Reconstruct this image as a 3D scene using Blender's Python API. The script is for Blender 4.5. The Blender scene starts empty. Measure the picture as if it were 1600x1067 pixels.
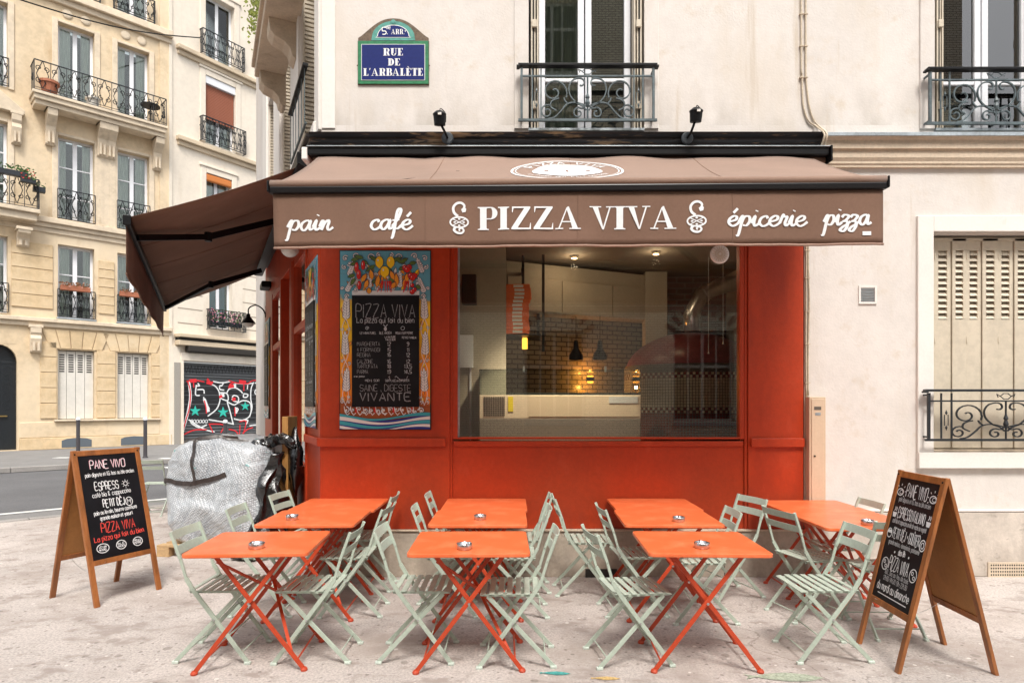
import bpy, math, random
from mathutils import Vector, Matrix
random.seed(7)
SC = bpy.context.scene
COL = SC.collection
R = math.radians
# ------------------------------------------------------------------ camera, sky, sun, exposure
cam_d = bpy.data.cameras.new('camera')
cam = bpy.data.objects.new('camera', cam_d); COL.objects.link(cam)
cam.location = (0, 0, 1.6); cam.rotation_euler = (R(90), 0, 0)
cam_d.sensor_width = 36; cam_d.lens = 22.5; cam_d.shift_y = 98.5/1600
cam_d.clip_start = .05; cam_d.clip_end = 800
SC.camera = cam
SUN_EL, SUN_AZ = 57, 172           # behind and a little to the right of the camera, veiled by cloud
w = bpy.data.worlds.new('World'); SC.world = w; w.use_nodes = True
nt = w.node_tree; bg = nt.nodes['Background']
sky = nt.nodes.new('ShaderNodeTexSky'); sky.sky_type = 'NISHITA'; sky.sun_disc = False
sky.sun_elevation = R(SUN_EL); sky.sun_rotation = R(SUN_AZ); sky.dust_density = 4; sky.air_density = 1.0
hs = nt.nodes.new('ShaderNodeHueSaturation'); hs.inputs['Saturation'].default_value = .22
nt.links.new(sky.outputs[0], hs.inputs['Color']); nt.links.new(hs.outputs[0], bg.inputs['Color'])
bg.inputs['Strength'].default_value = .125
sl = bpy.data.lights.new('sun', 'SUN'); so = bpy.data.objects.new('sun', sl); COL.objects.link(so)
sl.energy = 1.5; sl.angle = R(15); sl.color = (1, .95, .88)
az = R(SUN_AZ)
sd = Vector((math.sin(az)*math.cos(R(SUN_EL)), math.cos(az)*math.cos(R(SUN_EL)), math.sin(R(SUN_EL))))
so.rotation_euler = sd.to_track_quat('Z', 'Y').to_euler()
SC.view_settings.view_transform = 'Standard'; SC.view_settings.look = 'None'
SC.view_settings.gamma = 1; SC.view_settings.exposure = 1.08; SC.view_settings.use_curve_mapping = False
try:
    SC.cycles.max_bounces = 7; SC.cycles.transparent_max_bounces = 16; SC.cycles.use_denoising = True
except Exception: pass

# ------------------------------------------------------------------ materials
MATS = {}
def mat(name, col, rough=.6, metal=0, var=0, vscale=3, var2=0, v2scale=40, bump=0, bscale=60, spec=.5,
        emit=None, es=0, col2=None, stretch=(1, 1, 1), coat=0, bdist=.01, thresh=None):
    if name in MATS: return MATS[name]
    m = bpy.data.materials.new(name); m.use_nodes = True; n = m.node_tree; L = n.links
    b = n.nodes['Principled BSDF']; b.inputs['Roughness'].default_value = rough; b.inputs['Metallic'].default_value = metal
    b.inputs['Specular IOR Level'].default_value = spec
    if coat: b.inputs['Coat Weight'].default_value = coat; b.inputs['Coat Roughness'].default_value = .15
    c = (*col, 1); b.inputs['Base Color'].default_value = c
    tc = n.nodes.new('ShaderNodeTexCoord'); mp = n.nodes.new('ShaderNodeMapping')
    L.new(tc.outputs['Object'], mp.inputs[0]); mp.inputs['Scale'].default_value = stretch
    src = None
    def noise(sc, det=6, r=.6):
        t = n.nodes.new('ShaderNodeTexNoise'); t.inputs['Scale'].default_value = sc
        t.inputs['Detail'].default_value = det; t.inputs['Roughness'].default_value = r
        L.new(mp.outputs[0], t.inputs['Vector']); return t
    if var or col2:
        t = noise(vscale)
        cr = n.nodes.new('ShaderNodeValToRGB'); L.new(t.outputs['Fac'], cr.inputs[0])
        lo, hi = (thresh or (.35, .65))
        cr.color_ramp.elements[0].position = lo; cr.color_ramp.elements[1].position = hi
        a = tuple(x*(1-var) for x in col); d = col2 or tuple(min(1, x*(1+var)) for x in col)
        cr.color_ramp.elements[0].color = (*a, 1); cr.color_ramp.elements[1].color = (*d, 1)
        src = cr.outputs[0]
    if var2:
        t = noise(v2scale, 3, .7)
        cr = n.nodes.new('ShaderNodeValToRGB'); L.new(t.outputs['Fac'], cr.inputs[0])
        cr.color_ramp.elements[0].position = .38; cr.color_ramp.elements[1].position = .6
        lo = 1-var2; cr.color_ramp.elements[0].color = (lo, lo, lo, 1); cr.color_ramp.elements[1].color = (1, 1, 1, 1)
        mx = n.nodes.new('ShaderNodeMix'); mx.data_type = 'RGBA'; mx.blend_type = 'MULTIPLY'; mx.inputs[0].default_value = 1
        if src: L.new(src, mx.inputs[6])
        else: mx.inputs[6].default_value = c
        L.new(cr.outputs[0], mx.inputs[7]); src = mx.outputs[2]
    if src: L.new(src, b.inputs['Base Color'])
    if bump:
        t = noise(bscale, 5)
        bp = n.nodes.new('ShaderNodeBump'); bp.inputs['Strength'].default_value = bump; bp.inputs['Distance'].default_value = bdist
        L.new(t.outputs['Fac'], bp.inputs['Height']); L.new(bp.outputs[0], b.inputs['Normal'])
    if emit: b.inputs['Emission Color'].default_value = (*emit, 1); b.inputs['Emission Strength'].default_value = es
    MATS[name] = m; return m
def nodes_of(m): return m.node_tree.nodes, m.node_tree.links, m.node_tree.nodes['Principled BSDF']
def add_stains(m, spots):
    """dirt layers over the base colour: list of (colour, scale, lo, hi, stretch)"""
    n, L, b = nodes_of(m)
    for col, sc, lo, hi, st in spots:
        tc = n.new('ShaderNodeTexCoord'); mp = n.new('ShaderNodeMapping'); mp.inputs['Scale'].default_value = st
        mp.inputs['Location'].default_value = (sc*.37, sc*.71, 1.3)
        L.new(tc.outputs['Object'], mp.inputs[0])
        t = n.new('ShaderNodeTexNoise'); t.inputs['Scale'].default_value = sc; t.inputs['Detail'].default_value = 8
        t.inputs['Roughness'].default_value = .62; L.new(mp.outputs[0], t.inputs['Vector'])
        cr = n.new('ShaderNodeValToRGB'); L.new(t.outputs['Fac'], cr.inputs[0])
        cr.color_ramp.elements[0].position = lo; cr.color_ramp.elements[1].position = hi
        cr.color_ramp.elements[0].color = (0, 0, 0, 1); cr.color_ramp.elements[1].color = (1, 1, 1, 1)
        mx = n.new('ShaderNodeMix'); mx.data_type = 'RGBA'; L.new(cr.outputs[0], mx.inputs[0])
        lk = b.inputs['Base Color'].links
        if lk: L.new(lk[0].from_socket, mx.inputs[6])
        else: mx.inputs[6].default_value = b.inputs['Base Color'].default_value
        mx.inputs[7].default_value = (*col, 1); L.new(mx.outputs[2], b.inputs['Base Color'])
def band_stain(m, z0, z1, col, amount=.8, sc=3):
    """weathering band between two heights (soot under a ledge, splash above the ground)"""
    n, L, b = nodes_of(m)
    tc = n.new('ShaderNodeTexCoord'); sp = n.new('ShaderNodeSeparateXYZ'); L.new(tc.outputs['Object'], sp.inputs[0])
    mr = n.new('ShaderNodeMapRange'); mr.inputs[1].default_value = z0; mr.inputs[2].default_value = z1
    L.new(sp.outputs[2], mr.inputs[0])
    t = n.new('ShaderNodeTexNoise'); t.inputs['Scale'].default_value = sc; t.inputs['Detail'].default_value = 7
    mp = n.new('ShaderNodeMapping'); mp.inputs['Scale'].default_value = (1, 1, .4); L.new(tc.outputs['Object'], mp.inputs[0]); L.new(mp.outputs[0], t.inputs['Vector'])
    cr = n.new('ShaderNodeValToRGB'); L.new(t.outputs['Fac'], cr.inputs[0])
    cr.color_ramp.elements[0].position = .4; cr.color_ramp.elements[1].position = .68
    m1 = n.new('ShaderNodeMath'); m1.operation = 'SUBTRACT'; m1.inputs[0].default_value = 1; L.new(mr.outputs[0], m1.inputs[1])
    gt = n.new('ShaderNodeMath'); gt.operation = 'GREATER_THAN'; L.new(sp.outputs[2], gt.inputs[0]); gt.inputs[1].default_value = min(z0, z1)-.002
    m2 = n.new('ShaderNodeMath'); m2.operation = 'MULTIPLY'; L.new(m1.outputs[0], m2.inputs[0]); L.new(cr.outputs[0], m2.inputs[1])
    m3 = n.new('ShaderNodeMath'); m3.operation = 'MULTIPLY'; L.new(m2.outputs[0], m3.inputs[0]); m3.inputs[1].default_value = amount
    m4 = n.new('ShaderNodeMath'); m4.operation = 'MULTIPLY'; L.new(m3.outputs[0], m4.inputs[0])
    if z0 < z1: L.new(gt.outputs[0], m4.inputs[1])
    else: m4.inputs[1].default_value = 1
    mx = n.new('ShaderNodeMix'); mx.data_type = 'RGBA'; L.new(m4.outputs[0], mx.inputs[0])
    lk = b.inputs['Base Color'].links
    if lk: L.new(lk[0].from_socket, mx.inputs[6])
    else: mx.inputs[6].default_value = b.inputs['Base Color'].default_value
    mx.inputs[7].default_value = (*col, 1); L.new(mx.outputs[2], b.inputs['Base Color'])
def glass(name, tint=(1, 1, 1), rough=0.0, refl=1.0, ior=1.5):
    if name in MATS: return MATS[name]
    m = bpy.data.materials.new(name); m.use_nodes = True; n = m.node_tree; n.nodes.clear(); L = n.links
    o = n.nodes.new('ShaderNodeOutputMaterial'); t = n.nodes.new('ShaderNodeBsdfTransparent'); t.inputs[0].default_value = (*tint, 1)
    g = n.nodes.new('ShaderNodeBsdfGlossy'); g.inputs['Roughness'].default_value = rough
    f = n.nodes.new('ShaderNodeFresnel'); f.inputs[0].default_value = ior
    mu = n.nodes.new('ShaderNodeMath'); mu.operation = 'MULTIPLY'; mu.inputs[1].default_value = refl; mu.use_clamp = True
    mx = n.nodes.new('ShaderNodeMixShader')
    L.new(f.outputs[0], mu.inputs[0]); L.new(mu.outputs[0], mx.inputs[0]); L.new(t.outputs[0], mx.inputs[1]); L.new(g.outputs[0], mx.inputs[2])
    L.new(mx.outputs[0], o.inputs[0]); MATS[name] = m; return m
def brick_mat(name, c1, c2, mortar, w, h, gap=.01, rough=.5, bump=.4, axes='XZ', off=.5, bias=0):
    if name in MATS: return MATS[name]
    m = bpy.data.materials.new(name); m.use_nodes = True; n, L, b = nodes_of(m)
    tc = n.new('ShaderNodeTexCoord'); sp = n.new('ShaderNodeSeparateXYZ'); cb = n.new('ShaderNodeCombineXYZ')
    L.new(tc.outputs['Object'], sp.inputs[0]); L.new(sp.outputs['XYZ'.index(axes[0])], cb.inputs[0]); L.new(sp.outputs['XYZ'.index(axes[1])], cb.inputs[1])
    t = n.new('ShaderNodeTexBrick'); L.new(cb.outputs[0], t.inputs['Vector'])
    t.inputs['Color1'].default_value = (*c1, 1); t.inputs['Color2'].default_value = (*c2, 1); t.inputs['Mortar'].default_value = (*mortar, 1)
    t.inputs['Scale'].default_value = 1; t.inputs['Brick Width'].default_value = w; t.inputs['Row Height'].default_value = h
    t.inputs['Mortar Size'].default_value = gap; t.inputs['Bias'].default_value = bias; t.offset = off
    L.new(t.outputs['Color'], b.inputs['Base Color']); b.inputs['Roughness'].default_value = rough
    bp = n.new('ShaderNodeBump'); bp.inputs['Strength'].default_value = bump; bp.inputs['Distance'].default_value = .005; bp.invert = True
    L.new(t.outputs['Fac'], bp.inputs['Height']); L.new(bp.outputs[0], b.inputs['Normal'])
    MATS[name] = m; return m

M_plaster = mat('plaster_cream', (.69, .64, .595), .85, var=.045, vscale=1.2, var2=.05, v2scale=9, bump=.25, bscale=45)
band_stain(M_plaster, 4.205, 4.62, (.40, .35, .29), .55, 5)
add_stains(M_plaster, [((.62, .55, .47), 1.7, .50, .75, (1, 1, .3)), ((.60, .52, .43), 6, .58, .8, (1, 1, 1)), ((.55, .47, .38), 3.2, .60, .72, (1.6, 1, .12))])
M_trim = mat('plaster_white', (.78, .74, .69), .75, var=.03, vscale=3, var2=.04, bump=.12, bscale=60)
add_stains(M_trim, [((.6, .52, .42), 5, .66, .9, (1, 1, .5))])
M_trim2 = mat('plaster_ledge', (.60, .49, .37), .8, var=.10, vscale=2.5, var2=.10, bump=.2, bscale=50)
add_stains(M_trim2, [((.33, .25, .17), 4, .58, .85, (.6, 1, 2))])
M_plinth = mat('plinth_stone', (.47, .40, .32), .85, var=.10, vscale=2.5, var2=.14, v2scale=25, bump=.3, bscale=50)
band_stain(M_plinth, 0.0, .3, (.24, .2, .17), .75, 6)
add_stains(M_plinth, [((.30, .25, .21), 2.6, .58, .8, (1, 1, .6))])
M_plinthr = mat('plinth_plaster', (.60, .53, .46), .88, var=.10, vscale=2.2, var2=.12, v2scale=22, bump=.3, bscale=40)
band_stain(M_plinthr, 0.0, .35, (.33, .28, .24), .8, 5)
add_stains(M_plinthr, [((.42, .36, .31), 3.1, .48, .7, (1, 1, .6)), ((.3, .26, .22), 9, .6, .7, (1, 1, 1))])
M_red = mat('red_shop_paint', (.46, .046, .010), .45, var=.09, vscale=1.5, var2=.10, v2scale=26, bump=.16, bscale=70, spec=.4)
add_red = [((.30, .028, .009), 2.2, .52, .72, (1, 1, .25)), ((.48, .06, .02), 7, .60, .72, (1, 1, .5))]
add_stains(M_red, add_red); band_stain(M_red, .43, .75, (.20, .035, .02), .6, 9)
M_black = mat('black_metal', (.008, .008, .009), .45, var2=.3, v2scale=30, spec=.22)
M_blackw = mat('black_old_wood', (.014, .009, .009), .42, spec=.3, var2=.5, v2scale=12, bump=.3, bscale=40, stretch=(.3, 1, 1))
add_stains(M_blackw, [((.20, .12, .065), 2.6, .585, .64, (.7, 1, 4.5)), ((.10, .055, .03), 9, .6, .68, (.5, 1, 4))])
M_iron = mat('grey_iron', (.085, .115, .125), .5, var=.3, vscale=14, var2=.2, bump=.1)
M_irond = mat('dark_iron', (.017, .021, .026), .4, var2=.3)
M_fabric = mat('awning_fabric', (.20, .118, .083), .9, var=.06, vscale=2, var2=.06, v2scale=60, bump=.25, bscale=500, spec=.2, bdist=.002)
add_stains(M_fabric, [((.26, .155, .115), 1.6, .5, .8, (.4, 1, 1)), ((.10, .05, .035), 22, .73, .78, (1, 1, 1))])
M_canopy = mat('skylit_awning_fabric', (.27, .175, .13), .9, var=.06, vscale=2, var2=.06, v2scale=60, bump=.25, bscale=500, spec=.2, bdist=.002)  # lighter copy of the awning cloth, sky light on its top painted in
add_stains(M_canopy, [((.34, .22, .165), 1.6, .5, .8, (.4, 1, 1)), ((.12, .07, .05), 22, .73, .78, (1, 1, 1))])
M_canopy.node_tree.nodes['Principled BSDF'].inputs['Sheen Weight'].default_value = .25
M_print = mat('white_print', (.80, .80, .80), .8, var2=.05)
M_orange = mat('orange_table_paint', (.77, .152, .048), .38, var=.04, vscale=4, var2=.04, v2scale=80, bump=.04, bscale=400, spec=.35, coat=.15)
add_stains(M_orange, [((.88, .24, .10), 5, .5, .75, (1, 1, 1)), ((.62, .12, .05), 60, .66, .7, (1, 1, 1)), ((.70, .30, .18), 14, .64, .70, (.3, 2.5, 1))])
M_orleg = mat('red_table_leg_paint', (.52, .062, .02), .4, var2=.12, v2scale=20, spec=.4)
M_sage = mat('sage_chair_paint', (.45, .52, .435), .45, var=.05, vscale=8, var2=.10, v2scale=50, spec=.35)
add_stains(M_sage, [((.22, .25, .19), 30, .72, .8, (1, 1, 1))])
M_cap = mat('foot_cap_plastic', (.62, .70, .62), .5, var2=.2)
M_steel = mat('brushed_steel', (.62, .62, .63), .28, metal=1, var2=.15, v2scale=30)
M_wood = mat('stained_wood', (.33, .115, .030), .45, var=.30, vscale=5, var2=.15, v2scale=60, bump=.1, bscale=60, stretch=(3, 3, .35), coat=.2)
M_ply = mat('board_back_hardboard', (.40, .185, .055), .6, var=.12, vscale=3, var2=.08)
M_chalk = mat('chalkboard', (.008, .008, .010), .5, spec=.22, var=.4, vscale=4, bump=.03)
M_cw = mat('chalk_white', (.78, .78, .78), .9)
M_cr = mat('chalk_red', (.75, .07, .05), .9)
M_cp = mat('chalk_pink', (.80, .35, .42), .9)
M_cg = mat('chalk_grey', (.30, .31, .32), .9, var2=.5, v2scale=90)
M_pine = mat('pallet_wood', (.55, .36, .18), .75, var=.2, vscale=4, var2=.2, bump=.15, stretch=(.5, 1, 1))
M_zinc = mat('zinc_sheet', (.45, .50, .53), .45, metal=.6, var=.2, vscale=4, var2=.2)
M_white = mat('white_frame_paint', (.78, .79, .82), .4, var2=.06)
M_pvc = mat('beige_cabinet_plastic', (.62, .47, .33), .5, var=.03, var2=.05)
M_cable = mat('cream_cable', (.62, .52, .39), .6, var2=.2)
M_shut = mat('beige_shutter_paint', (.60, .525, .41), .6, var=.05, vscale=3, var2=.10, v2scale=14)
M_slot = mat('slot_shadow_wood', (.26, .22, .17), .9)
M_gap = mat('dark_gap', (.03, .026, .022), .9)
M_glass = glass('window_glass', (.93, .95, .94), refl=2.3)
M_gdark = glass('upper_window_glass', (.84, .90, .87), refl=3.6)
M_curt = mat('curtain_cloth', (.74, .76, .72), .9, var=.2, vscale=9, stretch=(6, 1, .3))
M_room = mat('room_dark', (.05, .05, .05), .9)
# pavement
M_pave = mat('pavement_asphalt', (.56, .50, .46), .92, var=.12, vscale=.9, var2=.34, v2scale=62, bump=.6, bscale=150, bdist=.007)
add_stains(M_pave, [((.37, .315, .28), 1.35, .48, .66, (1, 1, 1)), ((.33, .28, .25), 4.2, .52, .64, (1, 1.4, 1)),
                    ((.52, .46, .42), 2.3, .6, .8, (1, 1, 1)), ((.17, .14, .12), 40, .64, .70, (1, 1, 1)), ((.60, .55, .50), 55, .66, .72, (1, 1, 1))])
def add_cracks(m):
    n, L, b = nodes_of(m)
    tc = n.new('ShaderNodeTexCoord')
    ns = n.new('ShaderNodeTexNoise'); ns.inputs['Scale'].default_value = 3; ns.inputs['Detail'].default_value = 6; L.new(tc.outputs['Object'], ns.inputs['Vector'])
    mm = n.new('ShaderNodeMix'); mm.data_type = 'VECTOR'; mm.inputs[0].default_value = .35; L.new(tc.outputs['Object'], mm.inputs[4]); L.new(ns.outputs['Color'], mm.inputs[5])
    v = n.new('ShaderNodeTexVoronoi'); v.feature = 'DISTANCE_TO_EDGE'; v.inputs['Scale'].default_value = 1.5; L.new(mm.outputs[1], v.inputs['Vector'])
    cr = n.new('ShaderNodeValToRGB'); cr.color_ramp.elements[0].position = .002; cr.color_ramp.elements[1].position = .009
    cr.color_ramp.elements[0].color = (1, 1, 1, 1); cr.color_ramp.elements[1].color = (0, 0, 0, 1); L.new(v.outputs['Distance'], cr.inputs[0])
    n2 = n.new('ShaderNodeTexNoise'); n2.inputs['Scale'].default_value = .8; L.new(tc.outputs['Object'], n2.inputs['Vector'])
    c2 = n.new('ShaderNodeValToRGB'); c2.color_ramp.elements[0].position = .5; c2.color_ramp.elements[1].position = .62; L.new(n2.outputs['Fac'], c2.inputs[0])
    mu = n.new('ShaderNodeMath'); mu.operation = 'MULTIPLY'; L.new(cr.outputs[0], mu.inputs[0]); L.new(c2.outputs[0], mu.inputs[1])
    m3 = n.new('ShaderNodeMath'); m3.operation = 'MULTIPLY'; L.new(mu.outputs[0], m3.inputs[0]); m3.inputs[1].default_value = .55
    mx = n.new('ShaderNodeMix'); mx.data_type = 'RGBA'; L.new(m3.outputs[0], mx.inputs[0]); L.new(b.inputs['Base Color'].links[0].from_socket, mx.inputs[6])
    mx.inputs[7].default_value = (.13, .10, .085, 1); L.new(mx.outputs[2], b.inputs['Base Color'])
def add_spots(m, scale, rad, dens, col, amount=.8):
    n, L, b = nodes_of(m)
    tc = n.new('ShaderNodeTexCoord'); ns = n.new('ShaderNodeTexNoise'); ns.inputs['Scale'].default_value = scale*1.3; L.new(tc.outputs['Object'], ns.inputs['Vector'])
    mm = n.new('ShaderNodeMix'); mm.data_type = 'VECTOR'; mm.inputs[0].default_value = .12/scale*2; L.new(tc.outputs['Object'], mm.inputs[4]); L.new(ns.outputs['Color'], mm.inputs[5])
    v = n.new('ShaderNodeTexVoronoi'); v.inputs['Scale'].default_value = scale; L.new(mm.outputs[1], v.inputs['Vector'])
    sp = n.new('ShaderNodeSeparateColor'); L.new(v.outputs['Color'], sp.inputs[0])
    r1 = n.new('ShaderNodeMath'); r1.operation = 'MULTIPLY'; L.new(sp.outputs[1], r1.inputs[0]); r1.inputs[1].default_value = rad
    lt = n.new('ShaderNodeMath'); lt.operation = 'SUBTRACT'; L.new(r1.outputs[0], lt.inputs[0]); L.new(v.outputs['Distance'], lt.inputs[1])
    sh = n.new('ShaderNodeMath'); sh.operation = 'MULTIPLY'; sh.use_clamp = True; L.new(lt.outputs[0], sh.inputs[0]); sh.inputs[1].default_value = 22
    dn = n.new('ShaderNodeMath'); dn.operation = 'LESS_THAN'; L.new(sp.outputs[0], dn.inputs[0]); dn.inputs[1].default_value = dens
    mu = n.new('ShaderNodeMath'); mu.operation = 'MULTIPLY'; L.new(sh.outputs[0], mu.inputs[0]); L.new(dn.outputs[0], mu.inputs[1])
    m3 = n.new('ShaderNodeMath'); m3.operation = 'MULTIPLY'; L.new(mu.outputs[0], m3.inputs[0]); m3.inputs[1].default_value = amount
    mx = n.new('ShaderNodeMix'); mx.data_type = 'RGBA'; L.new(m3.outputs[0], mx.inputs[0]); L.new(b.inputs['Base Color'].links[0].from_socket, mx.inputs[6])
    mx.inputs[7].default_value = (*col, 1); L.new(mx.outputs[2], b.inputs['Base Color'])
add_spots(M_pave, 3.6, .26, .40, (.24, .20, .17), .5); add_spots(M_pave, 9, .30, .35, (.19, .16, .135), .55); add_spots(M_pave, 26, .38, .30, (.15, .125, .11), .6); add_spots(M_pave, 20, .3, .14, (.72, .68, .63), .7)
add_cracks(M_pave)
M_road = mat('road_asphalt', (.13, .13, .135), .9, var=.12, vscale=.6, var2=.3, v2scale=60, bump=.4, bscale=120)
M_kerb = mat('kerb_granite', (.33, .31, .29), .8, var=.12, vscale=2, var2=.2, v2scale=50)
M_gutter = mat('gutter_asphalt', (.21, .205, .20), .9, var=.1, vscale=2, var2=.2)
M_paint = mat('road_paint', (.66, .66, .64), .8, var=.08, vscale=6, var2=.25, v2scale=30)
# far buildings
M_stoneA = mat('tan_limestone', (.66, .52, .345), .88, var=.07, vscale=.5, var2=.12, v2scale=4, bump=.2, bscale=12)
add_stains(M_stoneA, [((.70, .58, .42), .45, .42, .7, (1, 1, .6)), ((.40, .27, .14), 1.2, .58, .84, (1, 1, .4)), ((.30, .2, .12), 3.5, .68, .9, (1.5, 1, .3))])
M_stoneA2 = mat('tan_limestone_block', (.63, .47, .28), .88, var=.12, vscale=.8, var2=.12, v2scale=5, bump=.2, bscale=14)
add_stains(M_stoneA2, [((.68, .56, .39), .7, .45, .75, (1, 1, 1)), ((.38, .25, .13), 1.9, .6, .86, (1, 1, .6))])
M_stoneA3 = mat('pale_limestone', (.66, .55, .41), .85, var=.1, vscale=1.2, var2=.1, v2scale=6, bump=.15, bscale=20)
add_stains(M_stoneA3, [((.36, .28, .18), 2.5, .6, .85, (1, 1, .7))])
M_stoneB = mat('cream_render', (.76, .68, .57), .88, var=.04, vscale=.7, var2=.06, v2scale=5)
add_stains(M_stoneB, [((.56, .46, .34), .9, .57, .85, (1.5, 1, .25))])
M_ledgeB = mat('beige_render_ledge', (.60, .49, .35), .85, var=.1, vscale=1, var2=.1)
M_fshut = mat('pale_grey_shutter', (.66, .63, .57), .7, var=.05, vscale=4, var2=.08)
M_terra = mat('terracotta', (.35, .12, .06), .7, var=.1)
M_leaf = mat('leaf_green', (.06, .13, .03), .6, var=.4, vscale=20)
M_pink = mat('pink_petals', (.75, .30, .42), .7, var=.3, vscale=20)
# ------------------------------------------------------------------ mesh helpers
I4 = Matrix.Identity(4)
def T(x=0, y=0, z=0): return Matrix.Translation((x, y, z))
def RZ(d): return Matrix.Rotation(R(d), 4, 'Z')
def RX(d): return Matrix.Rotation(R(d), 4, 'X')
def RY(d): return Matrix.Rotation(R(d), 4, 'Y')
def S3(x, y, z): return Matrix.Diagonal((x, y, z, 1))
def frameM(o, x, up):
    x = Vector(x).normalized(); z = Vector(up); z = (z - x*z.dot(x)).normalized(); y = z.cross(x)
    return Matrix(((x[0], y[0], z[0], o[0]), (x[1], y[1], z[1], o[1]), (x[2], y[2], z[2], o[2]), (0, 0, 0, 1)))
class MB:
    def __init__(s): s.v = []; s.f = []
    def add(s, vs, fs, M=None):
        k = len(s.v)
        if M is not None: vs = [M @ Vector(p) for p in vs]
        s.v += [tuple(p) for p in vs]; s.f += [tuple(i+k for i in f) for f in fs]; return s
    def box(s, a, b, M=None):
        x0, x1 = sorted((a[0], b[0])); y0, y1 = sorted((a[1], b[1])); z0, z1 = sorted((a[2], b[2]))
        return s.add([(x0,y0,z0),(x1,y0,z0),(x1,y1,z0),(x0,y1,z0),(x0,y0,z1),(x1,y0,z1),(x1,y1,z1),(x0,y1,z1)],
                     [(0,3,2,1),(4,5,6,7),(0,1,5,4),(1,2,6,5),(2,3,7,6),(3,0,4,7)], M)
    def bar(s, p, q, w, t, up=(0, 0, 1), M=None):
        p = Vector(p); q = Vector(q); d = (q-p).normalized(); u = Vector(up)
        if abs(d.dot(u)) > .98: u = Vector((1, 0, 0))
        sd_ = d.cross(u).normalized(); u = sd_.cross(d).normalized()
        vs = []
        for e in (p, q):
            for a, b in ((-1,-1),(1,-1),(1,1),(-1,1)): vs.append(e + sd_*(a*w/2) + u*(b*t/2))
        return s.add(vs, [(0,1,2,3),(7,6,5,4),(0,4,5,1),(1,5,6,2),(2,6,7,3),(3,7,4,0)], M)
    def tube(s, pts, r, n=6, M=None, closed=False, flat=1.0):
        pts = [Vector(p) for p in pts]; N = len(pts); vs = []; prev = None
        for i, p in enumerate(pts):
            if closed: d = pts[(i+1) % N]-pts[i-1]
            else: d = pts[min(i+1, N-1)]-pts[max(i-1, 0)]
            d.normalize()
            if prev is None:
                u = Vector((0, 1, 0)) if abs(d.y) < .9 else Vector((0, 0, 1))
            else: u = prev
            u = (u - d*u.dot(d)).normalized(); prev = u; v_ = d.cross(u)
            rr = r[i] if isinstance(r, (list, tuple)) else r
            for k in range(n):
                a = 2*math.pi*(k+.5)/n; vs.append(p + u*(math.cos(a)*rr*flat) + v_*(math.sin(a)*rr))
        fs = []
        for i in range(N if closed else N-1):
            j = (i+1) % N
            for k in range(n):
                fs.append((i*n+k, i*n+(k+1) % n, j*n+(k+1) % n, j*n+k))
        if not closed: fs += [tuple(range(n-1, -1, -1)), tuple((N-1)*n+k for k in range(n))]
        return s.add(vs, fs, M)
    def lathe(s, prof, n=16, M=None, caps=True):
        vs = []; fs = []
        for r, z in prof:
            for k in range(n):
                a = 2*math.pi*k/n; vs.append((r*math.cos(a), r*math.sin(a), z))
        for i in range(len(prof)-1):
            for k in range(n): fs.append((i*n+k, i*n+(k+1) % n, (i+1)*n+(k+1) % n, (i+1)*n+k))
        if caps: fs += [tuple(range(n-1, -1, -1)), tuple((len(prof)-1)*n+k for k in range(n))]
        return s.add(vs, fs, M)
    def prism(s, poly, y0, y1, M=None):           # polygon in the XZ plane pushed along Y
        n = len(poly); vs = [(x, y0, z) for x, z in poly]+[(x, y1, z) for x, z in poly]
        fs = [tuple(range(n)), tuple(range(2*n-1, n-1, -1))]+[((i+1) % n, i, n+i, n+(i+1) % n) for i in range(n)]
        return s.add(vs, fs, M)
    def flat(s, poly, y=0, M=None): return s.add([(x, y, z) for x, z in poly], [tuple(range(len(poly)))], M)
    def ribbon(s, pts, w, y=0, M=None):           # flat painted stroke in the XZ plane
        pts = [Vector((p[0], p[1])) for p in pts]; N = len(pts)
        if N < 2: return s
        vs = []
        for i, p in enumerate(pts):
            a = (pts[i]-pts[i-1]) if i else None; b = (pts[i+1]-pts[i]) if i < N-1 else None
            if a is not None and a.length < 1e-9: a = None
            if b is not None and b.length < 1e-9: b = None
            d = (a.normalized() if a else Vector((0, 0))) + (b.normalized() if b else Vector((0, 0)))
            if d.length < .25: d = (a or b or Vector((1, 0)))
            d = d.normalized(); ww = w(i/(N-1), d) if callable(w) else w
            k = 1.0
            if a and b: k = min(1.5, 1/max(.3, abs(a.normalized().dot(d))))
            nx, nz = -d[1]*ww/2*k, d[0]*ww/2*k
            vs += [(p[0]+nx, y, p[1]+nz), (p[0]-nx, y, p[1]-nz)]
        return s.add(vs, [(2*i+1, 2*i+3, 2*i+2, 2*i) for i in range(N-1)], M)
    def disc(s, cx, cz, rx, rz, y=0, M=None, n=14): return s.flat([(cx+rx*math.cos(2*math.pi*k/n), cz+rz*math.sin(2*math.pi*k/n)) for k in range(n)], y, M)
    def build(s, name, m, parent=None, smooth=False, bevel=0, xf=None, **props):
        me = bpy.data.meshes.new(name)
        vs = s.v if xf is None else [tuple(xf @ Vector(p)) for p in s.v]
        me.from_pydata(vs, [], s.f); me.materials.append(m)
        if smooth: me.polygons.foreach_set('use_smooth', [True]*len(me.polygons))
        me.update()
        return link(name, me, parent, bevel, **props)
def link(name, me, parent=None, bevel=0, **props):
    o = bpy.data.objects.new(name, me); COL.objects.link(o)
    if parent: o.parent = parent
    if bevel:
        b = o.modifiers.new('bevel', 'BEVEL'); b.width = bevel; b.segments = 2; b.limit_method = 'ANGLE'; b.angle_limit = R(40)
    for k, v in props.items(): o[k] = v
    return o
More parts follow.
